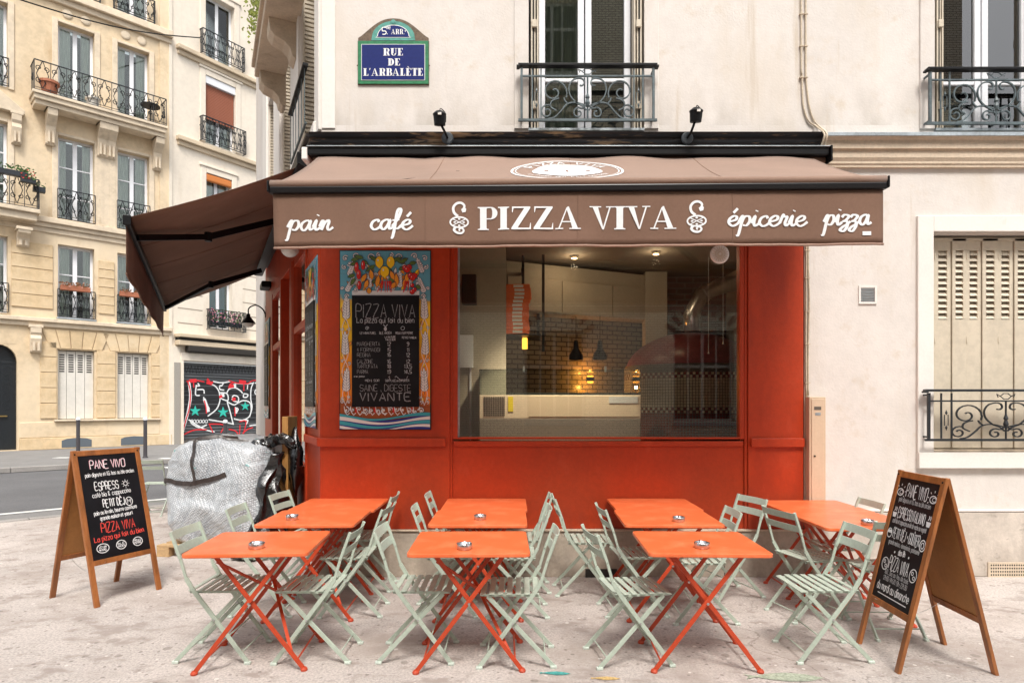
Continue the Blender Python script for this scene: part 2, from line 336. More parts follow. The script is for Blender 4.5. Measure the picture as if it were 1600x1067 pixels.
def thing(name, label, cat, loc=(0, 0, 0), rz=0, group=None, M=None):
    o = bpy.data.objects.new(name, None); COL.objects.link(o); o.empty_display_size = .1
    if M is not None: o.matrix_world = M
    else: o.location = loc; o.rotation_euler = (0, 0, R(rz))
    o['label'] = label; o['category'] = cat
    if group: o['group'] = group
    return o
KIDS = {}
def copy_tree(o, loc=None, rz=None, label=None, kids=None):
    c = o.copy(); COL.objects.link(c)
    if loc is not None: c.location = loc
    if rz is not None: c.rotation_euler = (0, 0, R(rz))
    if label: c['label'] = label
    for ch in list(o.children):
        k = ch.copy(); COL.objects.link(k); k.parent = c
        for g in list(ch.children):
            q = g.copy(); COL.objects.link(q); q.parent = k
    return c
def catmull(pts, n=6, closed=False):
    P = [Vector(p) for p in pts]; out = []; N = len(P)
    for i in range(N if closed else N-1):
        if closed: a, b, c, d = P[i-1], P[i], P[(i+1) % N], P[(i+2) % N]
        else: a, b, c, d = P[max(i-1, 0)], P[i], P[i+1], P[min(i+2, N-1)]
        for k in range(n):
            t = k/n
            out.append(.5*((2*b)+(c-a)*t+(2*a-5*b+4*c-d)*t*t+(3*b-a-3*c+d)*t*t*t))
    if not closed: out.append(P[-1])
    return out
def spiral(cx, cz, r0, r1, a0, a1, n=18):
    return [(cx+(r0+(r1-r0)*k/n)*math.cos(R(a0+(a1-a0)*k/n)), cz+(r0+(r1-r0)*k/n)*math.sin(R(a0+(a1-a0)*k/n))) for k in range(n+1)]
def to3(pts, y=0): return [(p[0], y, p[1]) for p in pts]
class Face:
    """a vertical wall plane: origin o (x,y), direction d; local x along it, local y into the building"""
    def __init__(s, o, d):
        s.o = Vector((o[0], o[1])); s.d = Vector(d).normalized(); s.n = Vector((-s.d.y, s.d.x))
        s.M = Matrix(((s.d.x, s.n.x, 0, s.o.x), (s.d.y, s.n.y, 0, s.o.y), (0, 0, 1, 0), (0, 0, 0, 1)))
    def Y(s, px, out=0):
        o = s.o - s.n*out; r = (px-800)/1000     # x = r*y ; o + d*u
        u = (r*o.y-o.x)/(s.d.x-r*s.d.y); return u, o.y+s.d.y*u
    def u(s, px, out=0): return s.Y(px, out)[0]
    def z(s, px, py, out=0): return 1.6+(632-py)/1000*s.Y(px, out)[1]
def wall(mb, u0, u1, z0, z1, holes=(), depth=.3, y=0, M=None, closed_top=True):
    xs = sorted({u0, u1, *[h[0] for h in holes], *[h[1] for h in holes]}); xs = [x for x in xs if u0 <= x <= u1]
    zs = sorted({z0, z1, *[h[2] for h in holes], *[h[3] for h in holes]}); zs = [z for z in zs if z0 <= z <= z1]
    for i in range(len(xs)-1):
        for j in range(len(zs)-1):
            cx, cz = (xs[i]+xs[i+1])/2, (zs[j]+zs[j+1])/2
            if any(h[0] < cx < h[1] and h[2] < cz < h[3] for h in holes): continue
            mb.add([(xs[i],y,zs[j]),(xs[i+1],y,zs[j]),(xs[i+1],y,zs[j+1]),(xs[i],y,zs[j+1])], [(0,1,2,3)], M)
    for h in holes:
        a, b, c, d = h[:4]
        mb.add([(a,y,c),(b,y,c),(b,y,d),(a,y,d),(a,y+depth,c),(b,y+depth,c),(b,y+depth,d),(a,y+depth,d)],
               [(0,4,5,1),(1,5,6,2),(2,6,7,3),(3,7,4,0)], M)
    t = depth
    mb.add([(u0,y,z0),(u1,y,z0),(u1,y,z1),(u0,y,z1),(u0,y+t,z0),(u1,y+t,z0),(u1,y+t,z1),(u0,y+t,z1)],
           [(3,2,6,7),(0,3,7,4),(2,1,5,6)], M)
    return mb
# ------------------------------------------------------------------ lettering
G = {
'A':'02 28 42|14 34','B':'02 08 28 37 36 25 05|25 35 44 43 32 02','C':'47 38 18 07 03 12 32 43','D':'02 08 28 46 44 22 02',
'E':'48 08 02 42|05 35','F':'48 08 02|05 35','G':'47 38 18 07 03 12 32 43 45 25','H':'02 08|42 48|05 45','I':'02 08','J':'38 33 22 12 03',
'K':'02 08|48 05 42','L':'08 02 42','M':'02 08 25 48 42','N':'02 08 42 48','O':'18 07 03 12 32 43 47 38 18','P':'02 08 38 47 46 35 05',
'Q':'18 07 03 12 32 43 47 38 18|24 42','R':'02 08 38 47 46 35 05|25 42','S':'47 38 18 07 06 15 35 44 43 32 12 03','T':'08 48|28 22',
'U':'08 03 12 32 43 48','V':'08 22 48','W':'08 12 26 32 48','X':'02 48|08 42','Y':'08 25 48|25 22','Z':'08 48 02 42',
'0':'18 07 03 12 22 33 37 28 18','1':'06 18 12','2':'07 18 28 37 36 02 32','3':'07 18 28 37 36 25 15|25 34 33 22 12 03','4':'22 28 04 34',
'5':'38 08 05 25 34 33 22 02','6':'38 18 06 03 12 22 33 34 25 05','7':'08 38 12','8':'18 07 06 15 25 36 37 28 18|15 04 03 12 22 33 34 25',
'9':'02 22 34 37 28 18 07 06 15 35',
'a':'36 32|35 26 16 05 03 12 22 33','b':'08 02|05 16 26 35 33 22 12 03','c':'35 26 16 05 03 12 22 33','d':'38 32|35 26 16 05 03 12 22 33',
'e':'04 34 35 26 16 05 03 12 22 33','f':'28 17 12|06 26','g':'36 31 20 10|35 26 16 05 03 12 22 33','h':'08 02|05 16 26 35 32',
'i':'06 02|07 08','j':'16 11 00|17 18','k':'08 02|36 04 32','l':'08 02','m':'02 06|05 16 25 22|25 36 45 42','n':'02 06|05 16 26 35 32',
'o':'16 05 03 12 22 33 35 26 16','p':'00 06|05 16 26 35 33 22 12 03','q':'36 30|35 26 16 05 03 12 22 33','r':'02 06|04 16 26',
's':'35 26 16 05 14 24 33 22 12 03','t':'17 13 22|06 26','u':'06 03 12 22 33|36 32','v':'06 12 26','w':'06 12 25 32 46','x':'02 36|06 32',
'y':'06 13|36 10','z':'06 36 02 32','-':'05 25','+':'05 25|14 16','.':'02 03',',':'11 03',"'":'08 07','&':'32 06 07 18 27 03 12 22 34',
'/':'02 28',':':'03 04|05 06','!':'08 04|02 03'}
ACC = {'é':('e','10 21'),'è':('e','01 20'),'ê':('e','00 11 20'),'È':('E','01 20'),'û':('u','00 11 20'),'Û':('U','10 21 30'),'à':('a','01 20'),'ç':('c','')}
WID = {'I':0,'i':0,'l':0,'1':1,'.':0,"'":0,'!':0,':':0,'m':4,'w':4,'-':2,'+':2,',':1,'/':2,'j':1,'f':2,'t':2,'r':2}
def strokes(txt, gap=1.3, jit=0, rnd=None):
    x = 0; out = []
    for ch in txt:
        if ch == ' ': x += 2.6; continue
        acc = None
        if ch in ACC: ch, acc = ACC[ch]
        w_ = WID.get(ch, 4 if (ch.isupper() or ch == '&') else 3)
        dy = rnd.uniform(-jit, jit) if rnd else 0
        for st in G.get(ch, '02 42').split('|'):
            out.append([(x+int(p[0])+(rnd.uniform(-jit, jit) if rnd else 0), int(p[1])-2+dy+(rnd.uniform(-jit, jit) if rnd else 0)) for p in st.split()])
        if acc:
            top = 6.7 if ch.isupper() else 4.9
            out.append([(x+int(p[0])+.5, top+int(p[1])) for p in acc.split()])
        x += w_+gap
    return out, x-gap
def write(mb, txt, cx, cz, h, wdt=None, lw=None, y=0, M=None, align='c', jit=.18, seed=1, gap=1.3, slant=0, rot=0, bold=0, smooth=True):
    """hand lettering: cap height h, optional total width"""
    rnd = random.Random(seed+len(txt)*7); st, W = strokes(txt, gap, jit, rnd)
    s = h/6; sx = s if not wdt else wdt/max(W, 1)
    lw = (lw or h*.13)*.72
    x0 = cx-(W*sx/2 if align == 'c' else 0)
    dy = 0
    ca, sa = math.cos(R(rot)), math.sin(R(rot))
    for a in st:
        p = [(x0+q[0]*sx+q[1]*s*slant, q[1]*s) for q in a]
        if smooth and len(p) > 3: p = [(v[0], v[1]) for v in catmull([(u[0], u[1], 0) for u in p], 3)]
        p = [(cx+(q[0]-cx)*ca-q[1]*sa, cz+(q[0]-cx)*sa+q[1]*ca) for q in p]
        dy -= .00003
        mb.ribbon(p, lw, y+dy, M)
def arcpoly(cx, cy, ro, rzo, ri, rzi, a0, a1, n=10):
    out = []
    for k in range(n):
        a, b = R(a0+(a1-a0)*k/n), R(a0+(a1-a0)*(k+1)/n)
        out.append([(cx+ro*math.cos(a), cy+rzo*math.sin(a)), (cx+ro*math.cos(b), cy+rzo*math.sin(b)), (cx+ri*math.cos(b), cy+rzi*math.sin(b)), (cx+ri*math.cos(a), cy+rzi*math.sin(a))])
    return out
def serif(ch, Tk=.17, th=.05):
    q = []; r = lambda a, b, c, d: q.append([(a, b), (c, b), (c, d), (a, d)])
    def stem(x, w_=Tk, z0=0, z1=1, s0=True, s1=True, o=.075):
        r(x, z0, x+w_, z1)
        if s0: r(x-o, z0, x+w_+o, z0+.05); q.append([(x-.03, z0+.05), (x+w_+.03, z0+.05), (x+w_, z0+.09), (x, z0+.09)])
        if s1: r(x-o, z1-.05, x+w_+o, z1); q.append([(x, z1-.09), (x+w_, z1-.09), (x+w_+.03, z1-.05), (x-.03, z1-.05)])
    o = .08
    if ch == 'I': stem(o); W = Tk+2*o
    elif ch in 'PRB':
        stem(o, s1=True)
        ex = .24 if ch != 'B' else .2
        r(o+Tk, .95, o+Tk+ex-.1, 1); r(o+Tk, .46, o+Tk+ex-.1, .51)
        q.extend(arcpoly(o+Tk+ex-.1, .73, .22, .27, .22-Tk*.8, .22, -90, 90))
        W = .62
        if ch == 'R': q.append([(.36, .47), (.36+Tk*.9, .47), (.62+.06, .05), (.5, .05)]); r(.48, 0, .74, .05); W = .74
        if ch == 'B': r(o+Tk, 0, o+Tk+.12, .05); q.extend(arcpoly(o+Tk+.12, .25, .26, .25, .26-Tk*.85, .2, -90, 90)); W = .64
    elif ch == 'Z':
        r(.04, .93, .64, 1); r(.02, 0, .66, .07); q.append([(.02, .07), (.22, .07), (.64, .93), (.44, .93)])
        q.append([(.04, .93), (.09, .93), (.06, .74), (.04, .74)]); q.append([(.66, .07), (.61, .07), (.64, .28), (.66, .28)]); W = .68
    elif ch in 'AV':
        if ch == 'A':
            q.append([(.10, .05), (.15, .05), (.42, 1), (.36, .93)]); q.append([(.56, .05), (.74, .05), (.44, 1), (.36, .93)]); r(.2, .3, .6, .35)
            r(.0, 0, .26, .05); r(.46, 0, .84, .05); W = .84
        else:
            q.append([(.10, .95), (.28, .95), (.47, .0), (.42, 0)]); q.append([(.64, .95), (.69, .95), (.47, 0), (.42, .0)])
            r(.0, .95, .38, 1); r(.54, .95, .80, 1); W = .80
    elif ch in 'EL':
        stem(o, s1=(ch == 'L')); W = .6
        r(o+Tk, 0, .58, .05); q.append([(.58, 0), (.58, .26), (.54, .26), (.50, .05)])
        if ch == 'E': r(0, .95, .56, 1); q.append([(.56, 1), (.56, .76), (.52, .76), (.48, .95)]); r(o+Tk, .48, .42, .53); r(.40, .40, .43, .61)
    elif ch == 'T': stem(.24, s1=False); r(0, .95, .65, 1); q.append([(0, .95), (.08, .95), (.04, .74), (0, .74)]); q.append([(.65, .95), (.57, .95), (.61, .74), (.65, .74)]); W = .65
    elif ch == 'D':
        stem(o); r(o+Tk, .95, .3, 1); r(o+Tk, 0, .3, .05); q.extend(arcpoly(.3, .5, .38, .5, .38-Tk, .45, -90, 90, 14)); W = .68
    elif ch == 'U':
        r(o, .3, o+Tk, 1); r(0, .95, o+Tk+o, 1); r(.56, .3, .61, 1); r(.48, .95, .70, 1); q.extend(arcpoly(.345, .3, .265, .31, .215-.1, .25, 180, 360, 12)); W = .7
    elif ch == '5':
        r(.1, .93, .46, 1); r(.1, .5, .15, .93); q.extend(arcpoly(.24, .32, .24, .32, .10, .26, -140, 140, 14)); W = .5
    elif ch == "'": q.append([(.05, .75), (.1, .75), (.17, 1.02), (.07, 1.02)]); W = .2
    elif ch == '.': r(.02, 0, .12, .1); W = .14
    elif ch == ' ': W = .3
    else: stem(o); W = .33
    return q, W
def serif_text(mb, txt, cx, cz, h, width=None, y=0, M=None, gap=.06, Tk=.17, up=None):
    items = []; x = 0
    for ch in txt:
        base = {'È':'E', 'é':'E'}.get(ch, ch); q, W = serif(base, Tk); sc = 1
        items.append((q, x, ch)); x += W+gap
    x -= gap; sx = (width/x) if width else h
    e = 0
    for q, x0, ch in items:
        if ch == 'È': q = q+[[(.18, 1.2), (.27, 1.24), (.4, 1.07), (.35, 1.05)]]
        for poly in q:
            e -= .00002; mb.flat([(cx-x*sx/2+(x0+a)*sx, cz+b*h) for a, b in poly], y+e, M)
SCR = {  # flowing script letters, x-height 1
'p':([[(.0,.35),(.28,.95),(.36,.9),(.2,.1),(.02,-.75),(-.1,-.95),(.0,-.8),(.25,.3),(.5,.92),(.85,.95),(.9,.5),(.65,.08),(.36,.12)]],1.02),
'a':([[(.85,.8),(.6,1.0),(.2,.75),(.08,.3),(.3,.0),(.6,.3),(.88,.95),(.78,.4),(.85,.05),(1.15,.25)]],1.05),
'i':([[(.0,.3),(.3,.98),(.2,.35),(.3,.02),(.62,.28)],[(.42,1.45),(.46,1.55)]],.55),
'n':([[(.0,.35),(.2,.9),(.3,.85),(.15,.0)],[(.15,.05),(.4,.7),(.68,1.0),(.75,.8),(.62,.3),(.75,.02),(1.08,.3)]],1.0),
'c':([[(.75,.75),(.62,.98),(.25,.8),(.08,.35),(.3,.0),(.62,.08),(.92,.38)]],.82),
'f':([[(.0,.3),(.5,1.1),(.75,1.9),(.62,2.1),(.42,1.7),(.22,.2),(.05,-.75),(-.1,-.9)],[(.02,.92),(.62,.98)],[(.2,.1),(.5,.1),(.8,.45)]],.8),
'e':([[(.12,.42),(.6,.6),(.72,.88),(.5,1.0),(.15,.7),(.08,.28),(.35,.0),(.65,.12),(.95,.42)]],.85),
'r':([[(.0,.3),(.28,1.08),(.34,.9),(.58,.88),(.42,.3),(.5,.02),(.8,.3)]],.72),
'z':([[(.05,.75),(.3,1.0),(.7,.88),(.45,.5),(.2,.35),(.5,.32),(.55,-.1),(.2,-.62),(-.12,-.5),(.1,-.22),(.5,.05),(.85,.35)]],.82)}
def script(mb, txt, x0, z0, s, wdt, y=0, M=None):
    items = []; x = 0
    for ch in txt:
        acc = ch == 'é'; st, W = SCR['e' if acc else ch]
        for a in st: items.append([(x+p[0], p[1]) for p in a])
        if acc: items.append([(x+.45, 1.3), (x+.8, 1.75)])
        x += W
    sx = wdt/x; e = 0
    for a in items:
        p = catmull([((u*sx), v*s, 0) for u, v in a], 6) if len(a) > 2 else [Vector((a[0][0]*sx, a[0][1]*s, 0)), Vector((a[1][0]*sx, a[1][1]*s, 0))]
        e -= .0001
        mb.ribbon([(x0+q.x, z0+q.y) for q in p], lambda t, d: s*(.15+.15*abs(d[1])), y+e, M)
# ------------------------------------------------------------------ ground, road, kerbs
E_ = Vector((.72, .694)).normalized(); N_ = Vector((-.694, .72)).normalized()      # along / across the cross street
def st(a, m, z=0): p = E_*a + N_*m; return (p.x, p.y, z)
MB().add([(-250, -60, -.125), (250, -60, -.125), (250, 300, -.125), (-250, 300, -.125)], [(0, 1, 2, 3)]).build('road', M_road, kind='structure')
def slab(name, poly, m, z1=0, z0=-.12):
    n = len(poly)
    vs = [(p[0], p[1], z1) for p in poly]+[(p[0], p[1], z0) for p in poly]
    return MB().add(vs, [tuple(range(n)), tuple(range(2*n-1, n-1, -1))]+[((i+1) % n, i, n+i, n+(i+1) % n) for i in range(n)]).build(name, m, kind='structure')
pc = st(3.4, 11.05)
near = [st(-20.2, 11.05)[:2], (40, -6), (40, 5.99), (-1.75, 6.0), (-4.4, 11.4), (-4.4, 30), (-4.9, 30), (-5.25, 12.2), pc[:2]]
pavement = slab('pavement', near, M_pave)
far = [st(-45, 20.55)[:2], st(12.2, 20.55)[:2], st(13.2, 21.2)[:2], st(15.5, 34)[:2], st(-45, 34)[:2]]
farpave = slab('far_pavement', far, M_gutter)
def stone_row(parent, p0, p1, L, wd, m, name='kerb_stone', z1=.012, z0=-.12, inset=.006):
    p0 = Vector(p0); p1 = Vector(p1); d = (p1-p0); n = max(1, int(d.length/L)); d.normalize(); sd_ = Vector((-d.y, d.x))
    Lx = (p1-p0).length/n
    mesh = MB().box((inset, 0, z0), (Lx-inset, wd, z1)); ref = None
    for i in range(n):
        if ref is None:
            ref = mesh.build(name, m, parent, bevel=.012); o = ref
        else:
            o = ref.copy(); COL.objects.link(o)
        q = p0+d*(Lx*i); o.location = (q.x, q.y, 0); o.rotation_euler = (0, 0, math.atan2(d.y, d.x))
stone_row(pavement, st(-12, 11.06)[:2], st(3.4, 11.06)[:2], 1.0, .16, M_kerb)
stone_row(farpave, st(-8, 20.39)[:2], st(12.2, 20.39)[:2], 1.2, .16, M_kerb)
# gutter strip and painted line along the near kerb, zebra crossing
def strip(name, a0, a1, m0, m1, z, m, **k):
    return MB().add([st(a0, m0, z), st(a1, m0, z), st(a1, m1, z), st(a0, m1, z)], [(0, 1, 2, 3)]).build(name, m, **k)
strip('gutter_strip', -30, 12, 11.23, 12.64, -.117, M_gutter, kind='structure')
strip('white_road_line', -30, 12, 12.66, 12.84, -.112, M_paint, kind='structure')
for i in range(5):
    m0 = 13.75+i*1.28
    MB().add([st(a, b, -.118) for a, b in ((4.7+.15*i, m0), (9.6, m0), (9.6, m0+.52), (4.7+.15*i, m0+.52))], [(0, 1, 2, 3)]).build('zebra_stripe', M_paint, kind='structure')
for px, py in ((98, 715), (262, 716)):
    Y = 1.6/((py-632)/1000); X = (px-800)/1000*Y
    MB().box((X-.22, Y-.15, .002), (X+.22, Y+.15, .006)).build('tactile_patch', M_paint, kind='structure')
# fish painted on the pavement
def fish(px, py, L, col, name, label, rot=0, al=None):
    Y = 1.6/((py-632)/1000); X = (px-800)/1000*Y
    m = mat('fish_'+name, col, .9, var=.15, vscale=30, var2=.25, v2scale=60)
    body = [(-.5, .07), (-.36, .02), (-.2, .09), (.05, .14), (.3, .10), (.5, 0), (.3, -.10), (.05, -.13), (-.2, -.08), (-.36, -.02), (-.5, -.09), (-.44, 0)]
    M_ = T(X, Y, .004) @ RZ(rot) @ RX(-90)
    t = MB().flat([(a*L, b*L) for a, b in body], 0, M_ @ S3(1, 1, 1)).build('painted_fish', m)
    t['label'] = label; t['category'] = 'painted fish'; t['group'] = 'fish painted on the pavement'
fish(867, 1052, .19, (.07, .33, .30), 'teal', 'small teal fish painted on the pavement in front of the middle tables', -4)
fish(946, 1060, .18, (.58, .40, .16), 'yellow', 'small ochre yellow fish painted on the pavement right of the teal one', -2)
fish(1225, 1058, .46, (.38, .42, .32), 'grey', 'large faded grey green fish shape on the pavement at the bottom edge', -3)

# ------------------------------------------------------------------ corner building (upper walls, plinth, right hand ground floor)
FM = Face((0, 5.97), (1, 0))
FS = Face((-1.773, 5.97), (.4327, -.9015))       # return along the side street, x = -distance from the corner
CB = thing('corner_building', 'cream plastered corner building above and beside the red pizza shop, with iron balconies', 'building', (0, 5.97, 0))
CBi = T(0, -5.97, 0)
XS = CBi @ FS.M
def um(px): return (px-800)*.00597
def zm(py): return 1.6+(632-py)*.00597
W1 = (um(826), um(1006), 4.165, 6.6); W2 = (um(1459), um(1459)+1.08, 4.165, 6.6)
wall(MB(), -1.773, 12, 4.075, 9.2, [W1, W2, (7.2, 8.28, 4.165, 6.6)], .28).build('upper_wall', M_plaster, CB)
W3 = (um(1456), um(1456)+1.30, zm(706), zm(363))
wall(MB(), 2.726, 12, .0, 4.075, [W3, (7.2, 8.5, W3[2], W3[3])], .24).build('lower_wall', M_plaster, CB)
wall(MB(), -8.5, 0, 4.075, 9.2, [(-1.42, -.28, 4.3, 6.75), (-3.45, -2.25, 4.3, 6.75), (-5.6, -4.4, 4.3, 6.75)], .28).build('side_wall', M_plaster, CB, xf=XS)
wall(MB(), -8.5, -6.02, 0, 4.075, [], .28).build('side_wall', M_plaster, CB, xf=XS)
# corner pilaster, pilasters and bands between the side windows
MB().box((-1.773, -.012, 4.17), (um(524), .02, 9.2)).build('corner_pilaster', M_trim, CB, bevel=.004)
for a, b in ((-.27, -.02), (-2.2, -1.47), (-4.35, -3.5), (-6.4, -5.66)):
    MB().box((a, -.03, 4.17), (b, .02, 9.2)).build('side_pilaster', M_trim, CB, xf=XS, bevel=.004)
# window band (soft raised surround)
def surround(u0, u1, z0, z1, w_, out, name, m, bottom=False):
    mb = MB()
    mb.box((u0-w_, -out, z0), (u0, .02, z1+w_)); mb.box((u1, -out, z0), (u1+w_, .02, z1+w_)); mb.box((u0, -out, z1), (u1, .02, z1+w_))
    if bottom: mb.box((u0-w_, -out-.02, z0-w_), (u1+w_, .02, z0))
    return mb.build(name, m, CB, bevel=.005)
for W in (W1, W2): surround(W[0], W[1], W[2], W[3], .135, .018, 'window_surround', M_plaster)
surround(W3[0], W3[1], W3[2], W3[3], .148, .03, 'window_surround', M_trim, True)
# zinc topped cornice on the right
mb = MB(); pr = [(0, 3.80), (-.035, 3.80), (-.035, 3.82), (-.045, 3.83), (-.045, 3.85), (-.06, 3.88), (-.06, 3.95), (-.085, 3.955), (-.085, 4.03), (-.11, 4.055), (-.11, 4.068), (0, 4.068)]
n = len(pr); us = (2.86, 12); mb.add([(u, a, b) for u in us for a, b in pr], [tuple(range(n-1, -1, -1)), tuple(range(n, 2*n))]+[(i, (i+1) % n, n+(i+1) % n, n+i) for i in range(n)])
mb.build('cornice', M_trim2, CB)
MB().box((2.84, -.13, 4.0695), (12, -.002, 4.082)).box((2.84, -.135, 4.05), (12, -.1305, 4.082)).build('cornice_flashing', M_zinc, CB, bevel=.002)
# black painted timber cornice over the shop, with a return on the side street
pr = [(0, 4.02), (-.06, 4.02), (-.08, 4.035), (-.08, 4.055), (-.10, 4.06), (-.10, 4.075), (-.12, 4.09), (-.12, 4.12), (-.15, 4.135), (-.155, 4.155), (0, 4.165)]
pr = [(a, 3.945+(b-4.02)*.98) for a, b in pr]
n = len(pr)
mb = MB(); us = (-1.85, um(1278)); mb.add([(u, a, b) for u in us for a, b in pr], [tuple(range(n-1, -1, -1)), tuple(range(n, 2*n))]+[(i, (i+1) % n, n+(i+1) % n, n+i) for i in range(n)])
mb.build('shop_cornice', M_blackw, CB)
mb = MB(); us = (-5.6, .06); mb.add([(u, a, b) for u in us for a, b in pr], [tuple(range(n-1, -1, -1)), tuple(range(n, 2*n))]+[(i, (i+1) % n, n+(i+1) % n, n+i) for i in range(n)], XS)
mb.build('shop_cornice', M_blackw, CB)
# plinths
MB().box((-1.79, -.03, 0), (2.726, .3, .425)).build('stone_plinth', M_plinth, CB, bevel=.006)
MB().box((-1.79, -.045, .425), (2.726, .3, .440)).build('plinth_ledge', M_trim2, CB, bevel=.004)
MB().box((2.727, -.022, 0), (12, .1, .6)).build('plinth', M_plinthr, CB, bevel=.01)
MB().box((2.73, -.028, .601), (12, .1, .625)).build('plinth_band', M_plaster, CB, bevel=.01)
for px in (760, 1010, 1130): MB().box((um(px), -.031, .0), (um(px)+.006, -.0295, .42)).build('plinth_joint', M_gap, CB)
# upper casement windows
def casement(u0, u1, z0, z1, parent, y=.13, xf=None, transom=None, curtain=None, fold=True, mid=None):
    f = MB(); mid = mid or (u0+u1)/2; fu0, fu1 = u0+(.10 if fold else 0), u1-(.10 if fold else 0)
    mid = (fu0+fu1)/2
    for a, b in ((fu0, fu0+.06), (fu1-.06, fu1), (mid-.065, mid-.006), (mid+.006, mid+.065)): f.box((a, y, z0), (b, y+.06, z1))
    for z in (z0, z1-.06): f.box((fu0+.061, y+.004, z), (fu1-.061, y+.055, z+.06))
    if transom: f.box((fu0+.061, y+.006, transom), (mid-.066, y+.05, transom+.035)); f.box((mid+.066, y+.006, transom), (fu1-.061, y+.05, transom+.035))
    fr = f.build('window', M_white, parent, xf=xf, bevel=.006)
    p = []
    for a, b in ((fu0+.06, mid-.065), (mid+.065, fu1-.06)):
        MB().box((a, y+.025, z0+.05), (b, y+.035, z1-.05)).build('pane', M_gdark, fr, xf=xf)
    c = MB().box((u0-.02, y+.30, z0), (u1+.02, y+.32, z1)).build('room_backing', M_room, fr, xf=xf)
    if curtain:
        for a, b in curtain:
            mb = MB(); k = 24; vs = []
            for i in range(k+1):
                x = a+(b-a)*i/k; yy = y+.07+.02*math.sin(i*1.9)+.008*math.sin(i*5.1)
                vs += [(x, yy, z0+.05), (x, yy, z1-.05)]
            mb.add(vs, [(2*i, 2*i+2, 2*i+3, 2*i+1) for i in range(k)]); mb.build('curtain', M_curt, fr, xf=xf, smooth=True)
    return fr
casement(*W1[:2], W1[2], W1[3], CB, transom=zm(117), curtain=[(W1[0]+.12, W1[0]+.50)])
casement(*W2[:2], W2[2], W2[3], CB, transom=zm(122), curtain=[(W2[1]-.5, W2[1]-.12)])
casement(7.2, 8.28, 4.165, 6.6, CB)
# folded louvred shutters standing in the jambs
for W in (W1, W2):
    for sgn, u in ((1, W[0]), (-1, W[1])):
        for k, (off, m) in enumerate(((.022, M_shut), (.040, M_gap), (.050, M_shut), (.078, M_shut))):  # dark strip stands in for the shade between the folded leaves
            a = u+sgn*off; MB().box((a, -.01+.004*k, W[2]+.01), (a+sgn*(.014 if k != 1 else .012), .12, W[3]-.02)).build('folded_shutter_and_gap', m, CB)
        for z in (zm(45), zm(172)):
            MB().box((u+sgn*.03, -.03, z), (u+sgn*.075, -.008, z+.07)).build('shutter_hinge', M_shut, CB, bevel=.004)
    MB().box((W[0], -.03, W[2]-.022), (W[1], .25, W[2])).build('window_sill', M_zinc, CB)
# side street windows, shutters folded out
for a, b in ((-1.42, -.28), (-3.45, -2.25), (-5.6, -4.4)):
    casement(a, b, 4.3, 6.75, CB, xf=XS, fold=False, y=.16)
    for q, (c, d) in enumerate(((a, a+.03), (b-.03, b))):
        mb = MB()
        for k in range(48): mb.box((c+.002, .0+.03, 4.34+k*.05), (d-.002, .15, 4.37+k*.05))
        mb.box((c, .02, 4.31), (d, .035, 6.74)); mb.box((c, .145, 4.31), (d, .16, 6.74))
        mb.build('louvred_shutter', M_shut, CB, xf=XS)
    MB().box((a-.12, -.055, 4.18), (b+.12, .1, 4.3)).build('window_sill', M_trim, CB, xf=XS, bevel=.01)
# balcony slab with consoles on the side street
MB().box((-3.15, -.38, 6.02), (3.0*0+.0, 0, 6.14)).box((-3.15, -.42, 6.14), (.0, 0, 6.20)).build('balcony_slab', M_trim2, CB, xf=XS, bevel=.01)
for s_ in (-3.05, -1.75):
    pr2 = [(0, 6.02), (0, 5.62), (-.04, 5.60), (-.08, 5.64), (-.10, 5.72), (-.16, 5.78), (-.27, 5.82), (-.32, 5.88), (-.33, 6.02)]
    n = len(pr2); mb = MB(); mb.add([(u, a, b) for u in (s_-.13, s_+.13) for a, b in pr2], [tuple(range(n)), tuple(range(2*n-1, n-1, -1))]+[((i+1) % n, i, n+i, n+(i+1) % n) for i in range(n)])
    mb.build('console', M_trim2, CB, xf=XS, bevel=.008)

